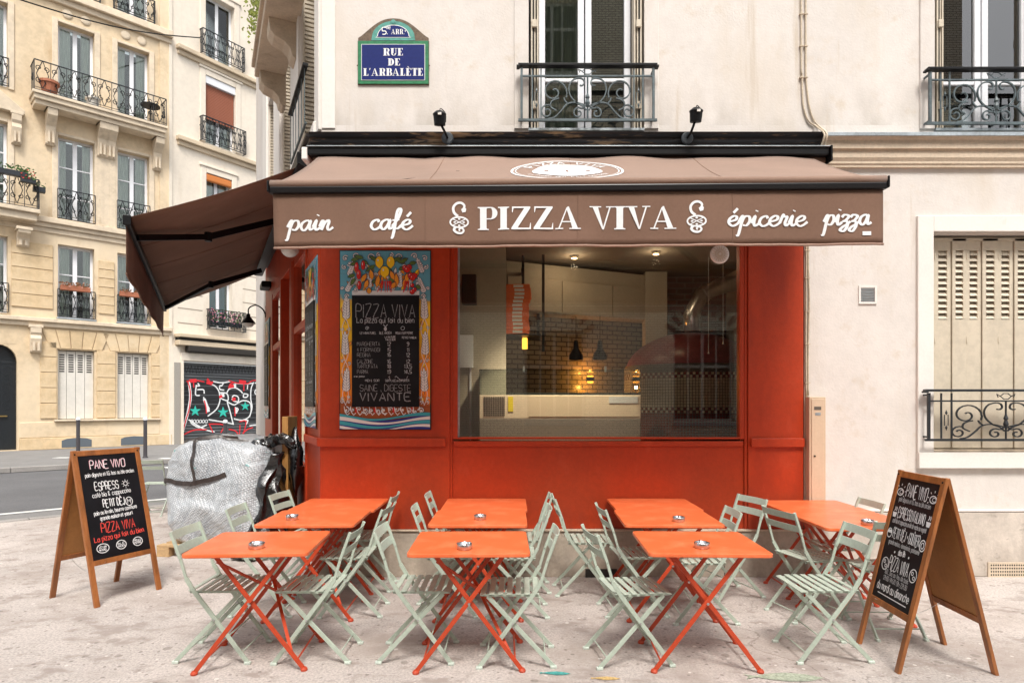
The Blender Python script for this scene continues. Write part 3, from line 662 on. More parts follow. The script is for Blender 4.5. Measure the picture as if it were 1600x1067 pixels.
# ------------------------------------------------------------------ wrought iron window guards
def guard(u0, u1, z0, z1, y, m, parent, top=M_black, xf=None, r=.0105, thick=True):
    g = MB().box((u0-.02, y-.03, z1-.022), (u1+.02, y+.035, z1+.0)).box((u0-.035, y-.03, z1-.034), (u0-.005, y+.03, z1-.016)).box((u1+.005, y-.03, z1-.034), (u1+.035, y+.03, z1-.016)).build('handrail', top, parent, xf=xf, bevel=.003)
    mb = MB().box((u0-.02, y-.012, z0), (u1+.02, y+.012, z0+.022)); W = u1-u0; c = (u0+u1)/2
    zt = z1-.115 if thick else z1-.06
    mb.box((u0, y-.008, zt), (u1, y+.008, zt+.014))
    for x in (u0+.012, u1-.012): mb.box((x-.011, y-.011, z0+.023), (x+.011, y+.011, z1-.035))
    k = W*.088
    inner = (u0+k, u0+k*1.75, u1-k*1.75, u1-k)
    for x in inner: mb.box((x-.006, y-.0065, z0+.024), (x+.006, y+.0065, z1-.036))
    mb.build('rail_frame', m, parent, xf=xf)
    mb = MB(); h = zt-z0-.022; b0 = z0+.022; a_ = (inner[2]-inner[1])/2
    sx = a_/225; sz = h/200
    def P(pts): return [(c+x*sx, y, b0+z*sz) for x, z in pts], [(c-x*sx, y, b0+z*sz) for x, z in pts]
    heart = catmull([(38, 160, 0), (26, 158, 0), (16, 170, 0), (22, 188, 0), (44, 194, 0), (74, 182, 0), (90, 150, 0), (84, 112, 0), (58, 80, 0), (26, 62, 0), (6, 42, 0)], 4)
    big = spiral(163, 128, 66, 30, 205, -95, 16)+spiral(163, 128, 30, 10, -95, -300, 9)
    low = catmull([(138, 98, 0), (160, 92, 0), (176, 80, 0), (178, 58, 0), (158, 44, 0), (150, 40, 0)], 4)
    curl = spiral(196, 34, 34, 9, 120, -330, 18)
    vine = catmull([(14, 66, 0), (60, 78, 0), (100, 70, 0), (128, 38, 0), (160, 8, 0), (190, 1, 0)], 4)
    ccurl = spiral(44, 28, 27, 7, 95, -290, 16)
    vine2 = catmull([(4, 70, 0), (20, 50, 0), (44, 55, 0)], 3)
    leaf = catmull([(95, 72, 0), (110, 88, 0), (114, 100, 0)], 3)
    for sh in (heart, big, low, curl, vine, ccurl, vine2, leaf):
        for side in P([(p[0], p[1]) for p in sh]): mb.tube(side, r*.72, 4, flat=1.5)
    mb.tube([(c, y, b0), (c, y, b0+h)], r*.8, 5)
    mb.lathe([(.001, 0), (.016, .02), (.022, .05), (.012, .085), (.02, .10), (.004, .15)], 8, T(c, y, b0+h*.25))
    for sd_ in (-1, 1):       # little lozenges beside the panel
        x = c+sd_*(a_+k*.38); zc = b0+h*.5; q = .017; qq = .05
        mb.tube([(x-q, y, zc-qq), (x+q, y, zc-qq), (x+q, y, zc+qq), (x-q, y, zc+qq)], .004, 4, closed=True)
        mb.lathe([(.001, 0), (.012, .015), (.001, .045)], 6, T(x, y, zc+qq)); mb.lathe([(.001, -.045), (.012, -.015), (.001, 0)], 6, T(x, y, zc-qq))
    if thick:
        zc = zt+.05
        mb.tube([(c-.05, y, zc), (c-.02, y, zc+.025), (c+.02, y, zc+.025), (c+.05, y, zc), (c+.02, y, zc-.025), (c-.02, y, zc-.025)], .005, 4, closed=True)
        for sd_ in (-1, 1): mb.tube([(c+sd_*.05, y, zc), (c+sd_*.085, y, zc+.02), (c+sd_*.07, y, zc-.01)], .005, 4)
    mb.build('scrollwork', m, parent, xf=xf)
def guard_thing(u0, u1, z0, z1, m, label, top=M_black, thick=True):
    t = thing('window_guard', label, 'balcony railing', (0, 5.97, 0), group='wrought iron window guards on the cream building')
    guard(u0, u1, z0, z1, -.10, m, t, top, thick=thick)
    for x in (u0+.012, u1-.012):
        MB().box((x-.008, -.09, z0+.03), (x+.008, .01, z0+.045)).box((x-.008, -.09, z1-.06), (x+.008, .01, z1-.045)).build('wall_fixing', m, t)
g0 = .00587
guard_thing((813-800)*g0, (1023-800)*g0, 1.6+(632-190)*g0, 1.6+(632-101)*g0, M_iron, 'grey scrolled iron guard across the upper window above the awning logo')
guard_thing((1451-800)*g0, (1451-800)*g0+1.24, 1.6+(632-195)*g0, 1.6+(632-107)*g0, M_iron, 'grey scrolled iron guard across the upper window at the right edge')
guard_thing((1449-800)*g0, (1449-800)*g0+1.44, 1.6+(632-689)*g0, 1.6+(632-608)*g0, M_irond, 'black scrolled iron guard in front of the closed beige shutters', M_irond)
# side guard near the corner
t = thing('window_guard', 'narrow iron guard on the side street window above the black canopy end', 'balcony railing', M=FS.M, group='wrought iron window guards on the cream building')
mb = MB()
for k in range(6): mb.box((-1.4+k*.22, -.12, 4.32), (-1.392+k*.22, -.112, 4.85))
mb.box((-1.42, -.12, 4.30), (-.26, -.10, 4.32)); mb.build('baluster', M_iron, t)
MB().box((-1.44, -.14, 4.85), (-.24, -.09, 4.875)).build('handrail', M_black, t)

# ------------------------------------------------------------------ folding louvred shutters, ground floor right
edges = [um(p) for p in (1456, 1472, 1499, 1522.5, 1547, 1573, 1598, 1621, 1645, 1672)]
z0, z1 = W3[2]+.03, W3[3]-.03
for i in range(len(edges)-1):
    a, b = edges[i]+.003, edges[i+1]-.003; mb = MB(); y = .10+(.012 if i % 2 else 0); sw = (b-a)*.24
    zs0, zs1 = zm(497), zm(387)
    mb.box((a, y, z0), (b, y+.03, zs0)); mb.box((a, y, zs1), (b, y+.03, z1)); mb.box((a, y, zs0), (a+sw, y+.03, zs1)); mb.box((b-sw, y, zs0), (b, y+.03, zs1))
    n = 12; st_ = (zs1-zs0)/n
    for k in range(n):
        zc = zs0+st_*(k+.5); mb.add([(a+sw, y-.004, zc-st_*.36), (b-sw, y-.004, zc-st_*.36), (b-sw, y+.022, zc+st_*.34), (a+sw, y+.022, zc+st_*.34)], [(0, 1, 2, 3)])
    lf = mb.build('shutter_leaf', M_shut, CB, bevel=.003)
    MB().box((a+sw*.8, y+.024, zs0), (b-sw*.8, y+.029, zs1)).build('slot_shadow', M_slot, lf)
    if i % 2:
        for z in (zm(397), zm(531)): MB().lathe([(.006, 0), (.009, .02), (.009, .05), (.006, .07)], 6, T(a-.003, y-.01, z-.03)).build('hinge', M_shut, lf)
MB().box((W3[0], .10, W3[3]-.055), (W3[1], .15, W3[3]-.028)).box((W3[0], .16, W3[2]), (W3[1], .2, W3[3])).build('shutter_head_rail', M_shut, CB)
MB().box((W3[0]-.02, -.012, W3[2]-.004), (W3[1]+.02, .10, W3[2]+.018)).build('sill_board', M_trim2, CB)

# ------------------------------------------------------------------ small fittings on the wall
t = thing('wall_vent', 'small square louvred vent on the cream wall right of the awning', 'vent', (0, 5.97, 0))
a, b, c, d = um(1341), um(1369), zm(475), zm(447)
MB().box((a, -.012, c), (a+.018, 0, d)).box((b-.018, -.012, c), (b, 0, d)).box((a+.0185, -.0115, d-.018), (b-.0185, 0, d)).box((a+.0185, -.0115, c), (b-.0185, 0, c+.018)).build('vent_frame', M_trim, t)
mb = MB()
for k in range(9): zc = c+.025+k*.0145; mb.add([(a+.019, -.010, zc-.004), (b-.019, -.010, zc-.004), (b-.019, -.001, zc+.006), (a+.019, -.001, zc+.006)], [(0, 1, 2, 3)])
mb.build('vent_louvres', mat('vent_grey', (.25, .27, .28), .5), t)
t = thing('gas_meter_cabinet', 'tall beige meter cabinet against the wall right of the red pillar', 'cabinet', (0, 5.97, 0))
a, b, c, d = um(1255.5)+.012, um(1283), .62, zm(620)
MB().box((a, -.09, c), (b, 0, d)).build('cabinet_case', M_pvc, t, bevel=.005)
MB().box((a+.018, -.098, c+.02), (b-.02, -.091, d-.02)).build('cabinet_door', M_pvc, t, bevel=.003)
mb = MB().box((a+.04, -.1, d-.12), (a+.105, -.0985, d-.09)).build('warning_label', mat('lbl', (.12, .1, .08), .5), t)
MB().box((a+.05, -.1, d-.17), (a+.1, -.0985, d-.145)).build('data_label', M_zinc, t)
MB().lathe([(.008, 0), (.008, .006)], 10, T(a+.045, -.099, zm(711)) @ RX(90)).build('cabinet_lock', M_black, t)
MB().tube([(um(1265), -.07, .002), (um(1265), -.07, .615)], .024, 10).build('downpipe', M_cable, t, smooth=True)
def cable(pts, label, r=.0085):
    t = MB().tube(catmull(pts, 5), r, 6).build('wall_cable', M_cable, smooth=True); t['label'] = label; t['category'] = 'cable'; t['group'] = 'cables running down the cream wall'
    t.location = (0, 5.97, 0); return t
c1 = cable([(um(1251), -.015, 9), (um(1251), -.015, 6.5), (um(1251), -.015, zm(90)), (um(1252), -.015, zm(120)), (um(1254), -.015, zm(165)), (um(1262), -.015, zm(190)), (um(1273), -.03, zm(200)), (um(1274), -.165, 4.06), (um(1273), -.17, 4.0), (um(1272), -.13, 3.95)], 'left cream cable of the pair running down above the awning end')
c2 = cable([(um(1258), -.015, 9), (um(1258), -.015, 6.5), (um(1258), -.015, zm(90)), (um(1258.5), -.015, zm(125)), (um(1263), -.015, zm(165)), (um(1271), -.015, zm(190)), (um(1278), -.03, zm(200)), (um(1278), -.165, 4.06), (um(1277), -.17, 4.0), (um(1277), -.13, 3.95)], 'right cream cable of the pair running down above the awning end')
for z in (zm(-20), zm(24), zm(74), zm(123)):
    for c, px in ((c1, 1251), (c2, 1258)): MB().box((um(px)-.017, -.026, z-.004), (um(px)+.017, -.002, z+.004)).build('cable_clip', M_trim2, c)
c3 = cable([(um(1259), -.012, zm(260)), (um(1259), -.012, zm(400)), (um(1258.5), -.012, zm(520)), (um(1259), -.012, zm(620))], 'left cream cable between the red pillar and the meter cabinet')
c4 = cable([(um(1263), -.012, zm(260)), (um(1262), -.012, zm(400)), (um(1263.5), -.014, zm(470)), (um(1262), -.012, zm(540)), (um(1262), -.012, zm(618))], 'right cream cable between the red pillar and the meter cabinet')
for py in (392, 435, 487, 538, 598): MB().box((um(1256.5), -.024, zm(py)-.004), (um(1264.5), -.001, zm(py)+.004)).build('cable_clip', M_trim2, c3)
t = thing('ventilation_grille', 'perforated beige grille at the foot of the wall behind the right board', 'vent', (0, 5.97, 0))
a, b, c, d = um(1540), um(1600), zm(901), zm(877)
MB().box((a, -.032, c), (b, -.023, d)).build('grille_plate', M_trim2, t)
mb = MB()
for i in range(15):
    for j in range(4): mb.disc(a+.03+i*.0215, c+.028+j*.03, .0075, .0085, -.0325, n=8)
mb.build('grille_hole', M_gap, t, kind='stuff')
t = MB().box((um(914), -.0405, zm(901)+.005), (um(963), -.0315, zm(887))).build('cellar_vent', M_gap); t.location = (0, 5.97, 0)
t['label'] = 'black cellar vent opening in the stone plinth under the shop window'; t['category'] = 'vent'

# ------------------------------------------------------------------ street name sign
t = thing('street_name_sign', 'blue enamel street name plate with green border and arched top on the cream wall', 'sign', (0, 5.97, 0))
M_bl = mat('enamel_blue', (.010, .022, .15), .25, var2=.15, coat=.5); M_gr = mat('enamel_green', (.035, .22, .10), .3, var2=.3, v2scale=30, coat=.4)
M_tq = mat('enamel_turquoise', (.10, .36, .30), .35, var2=.3, v2scale=30, coat=.4); M_rst = mat('rusty_edge', (.17, .12, .08), .8, var2=.4)
sx0, sx1, sz0, sz1 = um(560), um(670), zm(133), zm(66)
cx = (sx0+sx1)/2
arch = [(sx0, sz1), (sx1, sz1)]+[(cx+(sx1-sx0)/2*(1-k/12), sz1+.03+.182*(math.cos(math.pi/2*abs(1-k/12)**1.15)**1.25 if abs(1-k/12) < 1 else 0)) for k in range(25)]
MB().prism([(p[0], p[1]) for p in arch][::1], -.012, -.002).build('sign_backing', M_rst, t)
MB().box((sx0-.004, -.012, sz0-.004), (sx1+.004, -.002, sz1+.003)).build('sign_backing', M_rst, t)
MB().box((sx0, -.018, sz0), (sx1, -.0125, sz1)).build('green_border', M_gr, t, bevel=.002)
MB().box((sx0+.032, -.021, sz0+.032), (sx1-.032, -.0185, sz1-.032)).build('white_line', M_print, t)
MB().box((sx0+.037, -.023, sz0+.037), (sx1-.037, -.0215, sz1-.037)).build('blue_plate', M_bl, t)
MB().flat([(cx-.205, sz1+.005), (cx+.205, sz1+.005)]+[(cx+.2*math.cos(R(a)), sz1+.03+.155*math.sin(R(a))) for a in range(0, 181, 12)], -.016).build('crest_border', M_tq, t)
MB().flat([(cx-.165, sz1+.03), (cx+.165, sz1+.03)]+[(cx+.150*math.cos(R(a)), sz1+.045+.105*math.sin(R(a))) for a in range(0, 181, 12)], -.0175).build('crest_line', M_print, t)
MB().flat([(cx-.155, sz1+.035), (cx+.155, sz1+.035)]+[(cx+.143*math.cos(R(a)), sz1+.045+.098*math.sin(R(a))) for a in range(0, 181, 12)], -.019).build('crest_plate', M_bl, t)
ML_ = []; mb = MB()
serif_text(mb, 'RUE', cx, zm(89.5), .068, .185, -.0245, Tk=.24); ML_.append(mb); mb = MB(); serif_text(mb, 'DE', cx+.008, zm(105), .066, .115, -.0245, Tk=.24)
ML_.append(mb); mb = MB(); serif_text(mb, "L'ARBALÈTE", cx, zm(121), .070, .555, -.0245, Tk=.25)
ML_.append(mb); mb = MB(); write(mb, '5', cx-.083, zm(56), .062, .034, .013, -.0205, jit=0); ML_.append(mb); mb = MB(); serif_text(mb, 'ARR.', cx+.042, zm(56), .048, .125, -.0205, Tk=.22)
write(mb, 'me', cx-.045, zm(48), .04, .035, .006, -.0205, jit=0); mb.disc(cx-.055, zm(55.5), .004, .004, -.0204); mb.disc(cx+.112, zm(51), .004, .008, -.0204)
ML_.append(mb)
for mb in ML_: mb.build('lettering', M_print, t)
MB().lathe([(.022, 0), (.022, .004), (.012, .005), (.012, .008)], 14, T(cx, -.0165, sz1+.175) @ RX(90)).build('sign_screw', M_tq, t)
for a, b in ((sx0-.004, zm(104)), (sx1+.004, zm(104))): MB().lathe([(.009, 0), (.006, .006)], 8, T(a, -.012, b) @ RX(90)).build('sign_screw', M_rst, t)
# ------------------------------------------------------------------ red shopfront
SF = thing('shopfront', 'red painted wooden shopfront with a large window, wrapping round the corner', 'shopfront', (0, 5.97, 0))
def rb(name, a, b, bev=.004, xf=None, m=M_red): return MB().box(a, b).build(name, m, SF, bevel=bev, xf=xf)
uL, uG0, uG1, uR = -1.773, um(715), um(1156), um(1254)
zb, zs = .441, zm(686)
rb('corner_pillar', (uL, -.018, zb), (um(703), .14, 4.02))
rb('right_pillar', (um(1168), -.018, zb), (uR, .12, 4.02))
rb('pillar_ledge', (uL-.03, -.05, zm(697)), (um(697), -.0185, zm(684)), .006)
rb('pillar_ledge', (um(1171), -.05, zm(698)), (uR+.0, -.0185, zm(684)), .006)
rb('window_board', (um(703)+.001, -.004, zb), (um(707), .12, 4.0)); rb('window_board', (um(1163), -.004, zb), (um(1168)-.001, .12, 4.0))
rb('stall_riser', (um(707)+.001, .012, zb), (um(1163)-.001, .10, zm(689)))
rb('riser_frame', (um(709), -.008, zm(697)), (um(1161), .0115, zm(689)-.001))
rb('fascia_board', (um(703)+.002, -.01, 3.62), (um(1168)-.002, .10, 4.02))
# window frame and glass
wf = MB().box((um(707), .0, zs), (uG0, .09, 3.62)).box((uG1, .0, zs), (um(1163), .09, 3.62)).box((uG0, .0, zs), (uG1, .09, zm(683))).box((uG0, .0, 3.58), (uG1, .09, 3.62)).build('window_frame', M_red, SF, bevel=.004)
MB().box((uG0-.005, .036, zm(683)-.005), (uG1+.005, .046, 3.59)).build('shop_glass', M_glass, wf)
MB().box((uG0, .02, zm(683)), (uG0+.018, .035, 3.58)).build('glazing_bead', M_zinc, wf)
# --- side street return
sr = XS
rb('corner_post', (-.13, -.018, .25), (.012, .12, 4.02), xf=sr)
rb('side_pillar', (-.92, -.004, .0), (-.132, .12, 4.02), xf=sr)
rb('pillar_ledge', (-.9, -.045, zm(697)), (-.014, -.0185, zm(684)), xf=sr)
rb('side_fascia', (-6.0, -.01, 3.35), (-.922, .12, 4.02), xf=sr)
def side_window(a, b, zlo, ztr, zhi):
    f = MB()
    for c, d in ((a, a+.07), (b-.07, b)): f.box((c, -.02, .0), (d, .10, 3.348))
    for z in (zlo, ztr, zhi-.08): f.box((a+.071, -.012, z), (b-.071, .09, z+.08))
    f.box((a+.071, .0, .0), (b-.071, .06, zlo-.001))
    fr = f.build('side_window', M_red, SF, xf=sr, bevel=.004)
    MB().box((a+.07, .03, zlo+.08), (b-.07, .04, zhi-.08)).build('side_glass', M_glass, fr, xf=sr)
side_window(-2.05, -.93, .85, 2.45, 3.34)
side_window(-4.75, -3.45, .85, 2.45, 3.34)
rb('entrance_jamb', (-2.3, -.03, 0), (-2.06, .14, 3.348), xf=sr); rb('entrance_jamb', (-3.44, -.03, 0), (-3.3, .14, 3.348), xf=sr)
rb('entrance_panel', (-3.3, .10, 2.45), (-2.3, .16, 3.34), xf=sr)
dr = rb('entrance_door', (-3.28, .14, .02), (-2.32, .19, 2.42), xf=sr)
MB().box((-3.16, .134, .9), (-2.44, .139, 2.3)).build('door_pane', M_glass, dr, xf=sr)
MB().lathe([(.02, 0), (.012, .02), (.024, .05), (.01, .065)], 10, T(-2.42, .135, 1.15) @ RX(90)).build('door_knob', M_steel, dr, xf=sr, smooth=True)
rb('end_pillar', (-6.0, -.018, 0), (-4.76, .12, 3.348), xf=sr)

# ------------------------------------------------------------------ shop interior
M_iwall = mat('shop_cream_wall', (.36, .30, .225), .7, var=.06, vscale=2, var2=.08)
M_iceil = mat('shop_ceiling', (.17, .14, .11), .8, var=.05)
M_itile = brick_mat('shop_wall_tile', (.24, .19, .13), (.20, .16, .105), (.05, .04, .032), .14, .06, .008, .3, .3)
M_ifl = mat('shop_floor', (.10, .085, .07), .5, var=.1)
RM = thing('shop_room', 'dim kitchen room behind the shop window with cream walls and low ceiling', 'room')
MB().add([(-1.62, 6.12, z_) for z_ in (.03, -.05)]+[(2.9, 6.12, z_) for z_ in (.03, -.05)]+[(2.9, 11.4, z_) for z_ in (.03, -.05)]+[(-4.15, 11.4, z_) for z_ in (.03, -.05)], [(0, 2, 4, 6), (7, 5, 3, 1), (0, 1, 3, 2), (2, 3, 5, 4), (4, 5, 7, 6), (6, 7, 1, 0)]).build('room_floor', M_ifl, RM)
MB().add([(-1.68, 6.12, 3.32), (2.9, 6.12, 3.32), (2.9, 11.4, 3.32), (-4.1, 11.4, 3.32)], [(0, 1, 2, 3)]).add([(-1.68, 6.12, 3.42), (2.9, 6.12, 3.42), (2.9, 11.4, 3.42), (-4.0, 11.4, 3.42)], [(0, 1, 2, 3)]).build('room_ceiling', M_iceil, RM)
MB().box((2.86, 6.1, 0), (2.95, 11.4, 3.4)).build('room_side_wall', M_iwall, RM)
MB().box((-4.05, 11.35, 0), (2.95, 11.45, 3.4)).build('room_back_wall', M_iwall, RM)
bw = RZ(25)
BWM = T(-.25, 7.75, 0) @ bw
MB().box((-1.2, 0, 0), (3.6, .1, 3.3), BWM).build('kitchen_wall', M_itile, RM)
MB().box((-1.9, 6.95, .05), (-.065, 7.1, 3.31)).build('partition_wall', M_iwall, RM)
MB().box((-.46, 6.93, .05), (-.44, 6.949, 2.2)).box((-.6, 6.9, 2.0), (-.42, 6.949, 2.35)).build('electric_trunking', M_white, RM)
# pier and rough brick wall on the right of the kitchen
MB().box((1.72, 8.25, .05), (2.0, 8.45, 3.31)).build('wall_pier', M_iwall, RM)
MB().box((2.0, 8.55, .05), (2.86, 8.65, 3.31)).build('rough_brick_wall', brick_mat('rough_brick', (.12, .04, .025), (.05, .025, .02), (.09, .075, .06), .22, .075, .012, .8, .8), RM)
t = thing('wall_cupboards', 'row of cream wall cupboards high on the kitchen back wall', 'cupboard')
MB().box((.05, -.33, 2.70), (2.25, -.002, 3.28), BWM).build('cupboard_case', M_iwall, t, bevel=.004)
for k in range(3): MB().box((.06+k*.73, -.35, 2.715), (.06+k*.73+.72, -.331, 3.10), BWM).build('cupboard_door', M_iwall, t, bevel=.003)
# display counter
M_terr = mat('speckled_granite', (.32, .27, .22), .35, var2=.75, v2scale=220, col2=(.40, .34, .28), var=.3, vscale=150)
t = thing('display_counter', 'glass topped display counter with cream front on a speckled granite base behind the window', 'counter')
x0, x1 = (749-800)*.00645, (1001-800)*.00645
MB().box((x0, 6.45, .06), (x1, 7.1, 1.46)).build('granite_base', M_terr, t, bevel=.004)
cf = MB().box((x0, 6.452, 1.461), (x1, 6.52, 1.695)).build('counter_front', mat('counter_cream', (.72, .60, .44), .4, var=.05, vscale=6), t, bevel=.004)
MB().box((x0+.50, 6.449, 1.48), (x1-.02, 6.4515, 1.685)).build('front_reflector', mat('counter_cream2', (.70, .58, .42), .3), t)
mb = MB()
for i in range(12):
    for j in range(10): mb.box((x0+.045+i*.018, 6.448, 1.485+j*.02), (x0+.057+i*.018, 6.4515, 1.498+j*.02))
mb.build('vent_hole', M_gap, cf, kind='stuff')
MB().box((x0+.29, 6.448, 1.53), (x0+.34, 6.4515, 1.68)).build('yellow_sticker', mat('sticker_yellow', (.75, .60, .02), .6), cf)
MB().box((x1-.32, 6.445, 1.615), (x1-.03, 6.4485, 1.68)).build('price_strip', mat('label_white', (.6, .62, .6), .5), cf)
gb = MB().box((x0, 6.455, 1.70), (x1, 6.459, 1.95)).box((x0, 6.46, 1.95), (x1, 7.0, 1.956)).box((x0, 6.46, 1.70), (x0+.004, 7.0, 1.949)).box((x1-.004, 6.46, 1.70), (x1, 7.0, 1.949)).build('case_glass', glass('case_glass', (.93, .96, .94), refl=1.0), t)
MB().box((x0, 6.98, 1.70), (x1, 7.0, 1.73)).box((x0, 6.52, 1.69), (x1, 7.0, 1.699)).build('case_back', M_gap, t)
for k in (.44, 1.27): MB().box((x0+k, 6.5, 1.93), (x0+k+.02, 6.53, 1.99)).build('case_clip', M_steel, t)
# black steel hanging shelf, pizza boxes
t = thing('hanging_steel_shelf', 'black steel frame hanging from the shop ceiling beside the pizza boxes', 'shelf')
MB().box((.11, 7.28, 2.40), (.14, 7.31, 3.3)).box((.30, 7.75, 2.40), (.335, 7.79, 3.3)).box((.105, 7.28, 3.12), (.135, 7.79, 3.155)).box((-.25, 7.25, 2.385), (.33, 7.79, 2.40)).box((-.25, 7.28, 2.40), (-.22, 7.31, 3.3)).build('shelf_frame', M_black, t)
MB().box((.34, 7.26, 2.2), (.37, 7.30, 3.3)).build('shelf_upright', M_black, t)
M_box = mat('pizza_box_orange', (.72, .13, .03), .7, var2=.15); M_boxw = mat('pizza_box_white', (.62, .58, .52), .8)
for k in range(13):
    ox = random.uniform(-.008, .008)+(.012 if k > 8 else 0); z = 2.402+k*.0425
    lab = 'orange and white pizza box, number %s from the bottom of the stack in the window' % ['one', 'two', 'three', 'four', 'five', 'six', 'seven', 'eight', 'nine', 'ten', 'eleven', 'twelve', 'thirteen'][k]
    if k == 0: lab = 'lowest orange and white pizza box of the stack in the shop window'
    if k == 12: lab = 'topmost orange and white pizza box of the stack in the shop window'
    t = thing('pizza_box', lab, 'pizza box', (.08+ox-.04, 7.2, z), random.uniform(-3, 3), group='stacked orange pizza boxes in the window')
    MB().box((-.155, 0, 0), (.155, .31, .036)).build('box_body', M_box, t, bevel=.003)
    MB().box((-.03, -.002, .004), (.08, -.0005, .033)).build('box_stripe', M_boxw, t)
    MB().box((-.15, -.003, .034), (.15, .0, .041)).build('box_lid_edge', M_box, t)
t = thing('loudspeaker', 'black loudspeaker on the cream wall at the left of the shop window', 'loudspeaker')
MB().box((-.53, 6.72, 2.66), (-.375, 6.86, 2.97)).build('speaker_case', M_black, t, bevel=.01)
MB().box((-.47, 6.86, 2.78), (-.43, 6.95, 2.82)).build('speaker_bracket', M_black, t)
for x, lab in ((.80, 'left black pendant lamp hanging in the kitchen'), (1.10, 'right black pendant lamp hanging in the kitchen')):
    t = thing('pendant_lamp', lab, 'lamp', (x, 8.0, 0), group='black pendant lamps in the kitchen')
    MB().lathe([(.022, 2.40), (.03, 2.37), (.035, 2.30), (.085, 2.22), (.09, 2.16)], 14, caps=False).build('lamp_shade', M_black, t, smooth=True)
    MB().tube([(0, 0, 2.40), (0, 0, 3.0)], .004, 5).build('lamp_cord', M_black, t)
def lamp(loc, e, col, r=.03, parent=None):
    l = bpy.data.lights.new('lamp_light', 'POINT'); l.energy = e; l.color = col; l.shadow_soft_size = r
    o = bpy.data.objects.new('lamp_light', l); COL.objects.link(o); o.location = loc
    if parent: o.parent = parent
t = thing('wall_sconce', 'small wall lamp glowing orange up and down on the kitchen wall', 'lamp')
MB().box((.95, 8.14, 1.90), (1.05, 8.22, 1.95)).build('sconce_body', M_black, t)
M_warm = mat('warm_glow', (.9, .5, .1), .5, emit=(1, .33, .03), es=2.2)
MB().box((.965, 8.145, 1.951), (1.035, 8.215, 1.97)).box((.965, 8.145, 1.88), (1.035, 8.215, 1.899)).build('sconce_bulb', M_warm, t)
lamp((1.0, 8.17, 2.03), 2.6, (1, .42, .08), .02, t); lamp((1.0, 8.17, 1.82), 2.6, (1, .42, .08), .02, t)
t = thing('amber_lamp', 'small amber lantern glowing below the pizza boxes', 'lamp')
MB().lathe([(.03, 2.25), (.032, 2.27), (.032, 2.36), (.028, 2.38)], 12, T(.15, 7.5, 0)).build('lamp_glass', mat('amber_glow', (.9, .45, .1), .5, emit=(1, .42, .04), es=1.6), t)
MB().tube([(.15, 7.5, 2.38), (.15, 7.5, 2.42)], .01, 6).build('lamp_cap', M_black, t)
for i, (x, y) in enumerate(((.72, 7.4), (1.62, 7.2), (.45, 6.12))):  # the third spot is added to light the counter
    t = thing('ceiling_spot', ['lit ceiling spot above the middle of the shop window', 'lit ceiling spot above the right of the shop window', 'added ceiling spot brightening the counter at the left of the shop window'][i], 'lamp', group='lit spots in the shop ceiling')
    MB().lathe([(.045, 3.29), (.045, 3.319)], 14, T(x, y, 0)).build('spot_ring', M_steel, t)
    MB().lathe([(.032, 3.286), (.032, 3.289)], 12, T(x, y, 0)).build('spot_bulb', mat('spot_glow', (1, .7, .4), .5, emit=(1, .62, .3), es=7), t)
    lamp((x, y, 3.2), (2.1, 1.7, 1.5)[i], (1, .74, .46), .04, t)
    if i == 2:
        l = bpy.data.lights.new('counter_fill_light', 'SPOT'); l.energy = 220; l.color = (1, .84, .62); l.spot_size = R(82); l.spot_blend = .9; l.shadow_soft_size = .05  # added fill beam that brightens the counter front, no fixture of its own
        o = bpy.data.objects.new('counter_fill_light', l); COL.objects.link(o); o.parent = t; o.location = (x, 6.10, 3.2); o.rotation_euler = (R(13), 0, 0)
# pizza oven
t = thing('pizza_oven', 'round mosaic clad pizza oven with dark red dome and checkered bands', 'oven', (2.22, 8.0, 0))
def mosaic(name, c1, c2, mo, s, r):
    m = brick_mat(name, c1, c2, mo, s, s, .004, .3, .5, 'XZ', 0); return m
def ring_tiles(z0, rows, n, r, m1, m2, checker, name):
    mb = [MB(), MB()]; s = 2*math.pi/n; h = 2*math.pi*r/n
    for j in range(rows):
        for i in range(n):
            a = s*i
            if math.sin(a) > .35: continue
            k = (i+j) % 2 if checker else 0
            g = .10
            vs = []
            for aa in (a+s*g, a+s*(1-g)):
                for rr, in ((r,), (r+.006,)):
                    for zz in (z0+h*(j+g), z0+h*(j+1-g)): vs.append((rr*math.cos(aa), rr*math.sin(aa), zz))
            mb[k].add([vs[2], vs[6], vs[7], vs[3]], [(0, 1, 2, 3)])
    mb[0].build(name, m1, t, kind='stuff')
    if mb[1].v: mb[1].build(name, m2, t, kind='stuff')
    return z0+rows*h
M_mc = mat('mosaic_cream', (.56, .47, .33), .25, var2=.2, v2scale=30); M_mr = mat('mosaic_dark_red', (.17, .03, .02), .25)
MB().lathe([(.80, .05), (.80, 2.07)], 48, caps=False).build('oven_body', mat('oven_grout', (.09, .07, .055), .8), t, smooth=True)
z = 1.10
z = ring_tiles(z, 12, 150, .80, M_mr, M_mr, False, 'mosaic_tile'); z = ring_tiles(z, 2, 150, .80, M_mc, M_mr, True, 'mosaic_tile')
z = ring_tiles(z, 10, 150, .80, M_mc, M_mc, False, 'mosaic_tile'); z = ring_tiles(z, 2, 150, .80, M_mc, M_mr, True, 'mosaic_tile')
MB().lathe([(.80, z+.002)]+[(.80*math.cos(R(a)), z+.002+.52*math.sin(R(a))) for a in range(10, 91, 10)], 40, caps=False).build('oven_dome', mat('dome_red', (.20, .035, .035), .35, var2=.3, v2scale=40), t, smooth=True)
t = thing('oven_flue', 'shiny steel flue pipe rising from the oven to the ceiling', 'pipe')
MB().tube([(2.22, 7.9, 2.5), (2.22, 7.9, 2.72), (2.34, 7.9, 2.95), (2.60, 7.95, 3.08), (2.85, 8.0, 3.12)], .10, 18).build('flue_pipe', M_steel, t, smooth=True)
